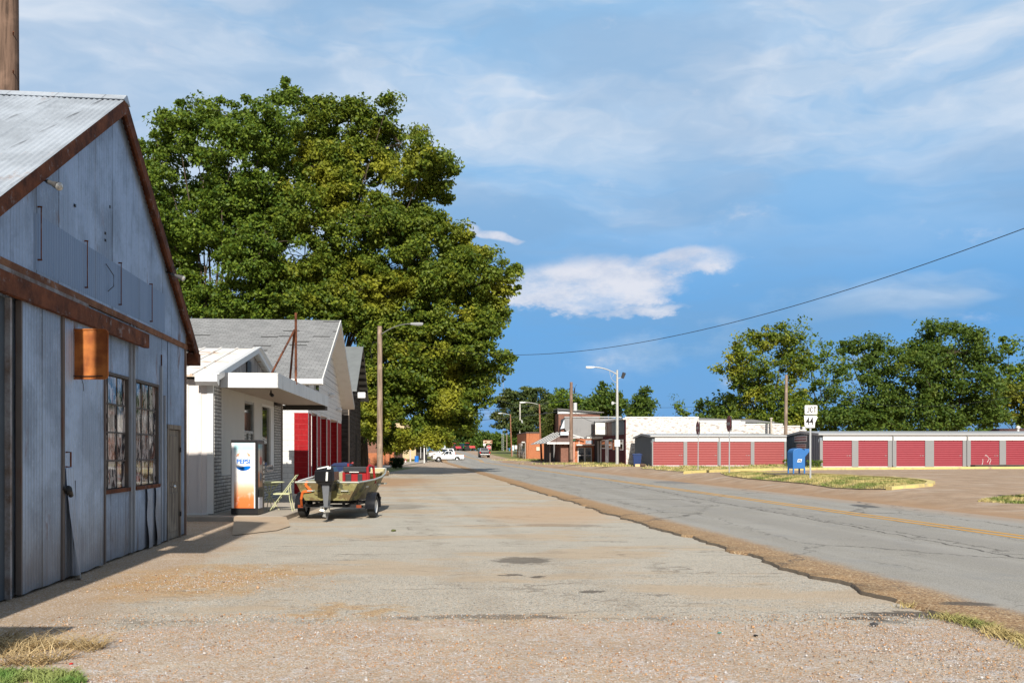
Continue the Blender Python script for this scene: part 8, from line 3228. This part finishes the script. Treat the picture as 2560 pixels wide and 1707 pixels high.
tree('low rounded tree just left of the dark utility pole', (X(1420, 165), 165, 0.4), pf(P2, 164, 1.0, seed=32), 0.52, ML_A, 0.35, 32, 1.3, 60, 1.4, thresh=-0.3, nsc=0.15, group='trees in the distance')
P3 = [(1512, 962, 16, 11), (1505, 985, 26, 14), (1535, 990, 22, 13), (1490, 1010, 30, 16), (1535, 1018, 34, 18), (1500, 1035, 40, 14), (1560, 1035, 24, 14), (1470, 1030, 26, 14), (1520, 1005, 34, 22), (1555, 1010, 18, 12)]
tree('pointed tree straight behind the tall white street lamp', (X(1515, 140), 140, 0.4), pf(P3, 139, 1.0, seed=33), 0.46, ML_C, 0.35, 33, 1.3, 58, 1.2, thresh=-0.25, nsc=0.18, group='trees in the distance')
P4 = [(1612, 978, 11, 9), (1608, 998, 20, 12), (1595, 1018, 24, 14), (1625, 1022, 26, 14), (1650, 1030, 20, 12), (1600, 1038, 40, 9), (1575, 1030, 22, 12), (1660, 1036, 20, 9), (1612, 1010, 26, 20)]
tree('pyramid shaped tree above the middle of the white wall', (X(1615, 150), 150, 0.4), pf(P4, 149, 1.0, seed=34), 0.46, ML_C, 0.3, 34, 1.4, 58, 1.15, thresh=-0.3, nsc=0.18, group='trees in the distance')
P5 = [(1680, 994, 8, 8), (1690, 1010, 12, 9), (1700, 1030, 16, 9), (1720, 1036, 14, 8)]
tree('thin see-through sapling standing alone against the sky', (X(1692, 130), 130, 0.4), pf(P5, 129, 1.0, seed=35), 0.36, ML_A, 0.15, 35, 1.0, 26, 0.8, thresh=-0.2, nsc=0.3, group='trees in the distance')
Fl = [(1130, 1050, 30, 20), (1165, 1068, 24, 20), (1100, 1075, 30, 22), (1150, 1095, 34, 20), (1060, 1090, 30, 28), (1180, 1100, 20, 16), (1110, 1110, 30, 12)]
tree('large hazy tree at the end of the road, above the white pickup', (X(1140, 285), 285, 1.5), pf(Fl, 284, 1.0, seed=41), 0.8, ML_C, 0.6, 41, 1.3, 60, 2.0, thresh=-0.35, nsc=0.1, group='trees in the distance')
Fm = [(1215, 1092, 18, 12), (1240, 1098, 20, 12), (1200, 1105, 20, 12), (1262, 1100, 18, 12), (1232, 1114, 30, 9), (1285, 1105, 20, 14), (1310, 1100, 20, 14)]
tree('dark far tree line above the dark pickup', (X(1240, 320), 320, 1.5), pf(Fm, 319, 1.0, seed=42), 0.8, ML_C, 0.5, 42, 1.6, 60, 2.0, thresh=-0.45, nsc=0.1, group='trees in the distance')
Fn = [(1010, 1080, 34, 26), (960, 1080, 40, 34), (1040, 1105, 20, 14), (900, 1060, 40, 50), (980, 1040, 40, 30)]
tree('dark far tree half hidden behind the tan brick building', (X(985, 230), 230, 1.0), pf(Fn, 229, 1.0, seed=43), 0.7, ML_C, 0.5, 43, 1.2, 60, 1.8, thresh=-0.4, nsc=0.1, group='trees in the distance')

# the far wood that closes the view behind everything
cen, rad = [], []
rq = random.Random(77)
for i in range(2600):
    px = rq.uniform(-500, 3200)
    Y = rq.uniform(330, 400)
    h = 8 + 3.5 * mnoise.noise(Vector((px * 0.01, 0, 0))) + 1.5 * mnoise.noise(Vector((px * 0.04, 3, 0)))
    cen.append((X(px, Y), Y, 1.0 + rq.uniform(0, 1) ** 0.7 * h))
    rad.append(2.6)
o = leaf_mesh('woodland', cen, rad, 26, 1.3, ML_C, None, 9, 0.7)
tag(o, 'distant dark belt of trees along the horizon', 'woodland', kind='stuff')

# shrubs
hp = [(X(992, 86), 86, 0.62, 0.68, 0.5, 0.60)]
t = empty('hedge_bush', (X(992, 86), 86, 0), 'clipped boxy dark green bush beside the far left pavement', 'bush')
cen, rad = [], []
for i in range(260):
    x_, y_, z_ = rq.uniform(-0.66, 0.66), rq.uniform(-0.5, 0.5), rq.uniform(0.15, 1.05)
    if z_ < 0.45 and abs(x_) > 0.45: continue
    cen.append((X(992, 86) + x_, 86 + y_, z_))
    rad.append(0.13)
leaf_mesh('foliage', cen, rad, 34, 0.09, MHG, t, 5, 0.9, (X(992, 86), 86, 0))
mb = MB()
for a in (-0.2, 0.0, 0.25):
    mb.tube([(X(992, 86) + a * 0.4, 86, 0), (X(992, 86) + a, 86, 0.7)], 0.03, 5)
mb.build('stem', MBARK, t)
iv = empty('ivy', (hf(124), 124, GR), 'yellowish green ivy climbing the far corner of the brown brick hall', 'ivy')
cen, rad = [], []
for i in range(900):
    py = rq.uniform(1023, 1100)
    u = (py - 1023) / 77
    px = rq.gauss(1386 - 22 * u, 5.5 - 2 * abs(u - 0.4))
    Y = rq.uniform(121, 127)
    cen.append((X(px, Y), Y, Z(py, Y)))
    rad.append(0.3)
leaf_mesh('foliage', cen, rad, 26, 0.22, MIVY, iv, 6, 0.9, (hf(124), 124, GR))
# small plants by the storage foot
for (px, py, s_, lb) in ((2037, 1157, 0.55, 'green weed clump at the foot of the slate end wall'), (1975, 1160, 0.5, 'green weed clump by the last faded red door')):
    Y = 71.5 if px > 2000 else 77.5
    c0 = Vector((X(px, Y), Y, 0.38))
    t = empty('weed_clump', c0, lb, 'weed')
    cen = [(c0.x + rq.uniform(-s_, s_), c0.y + rq.uniform(-0.3, 0.3), 0.45 + rq.uniform(0, 0.5)) for _ in range(40)]
    leaf_mesh('foliage', cen, [0.15] * 40, 14, 0.12, ML_A, t, px, 0.9, c0)
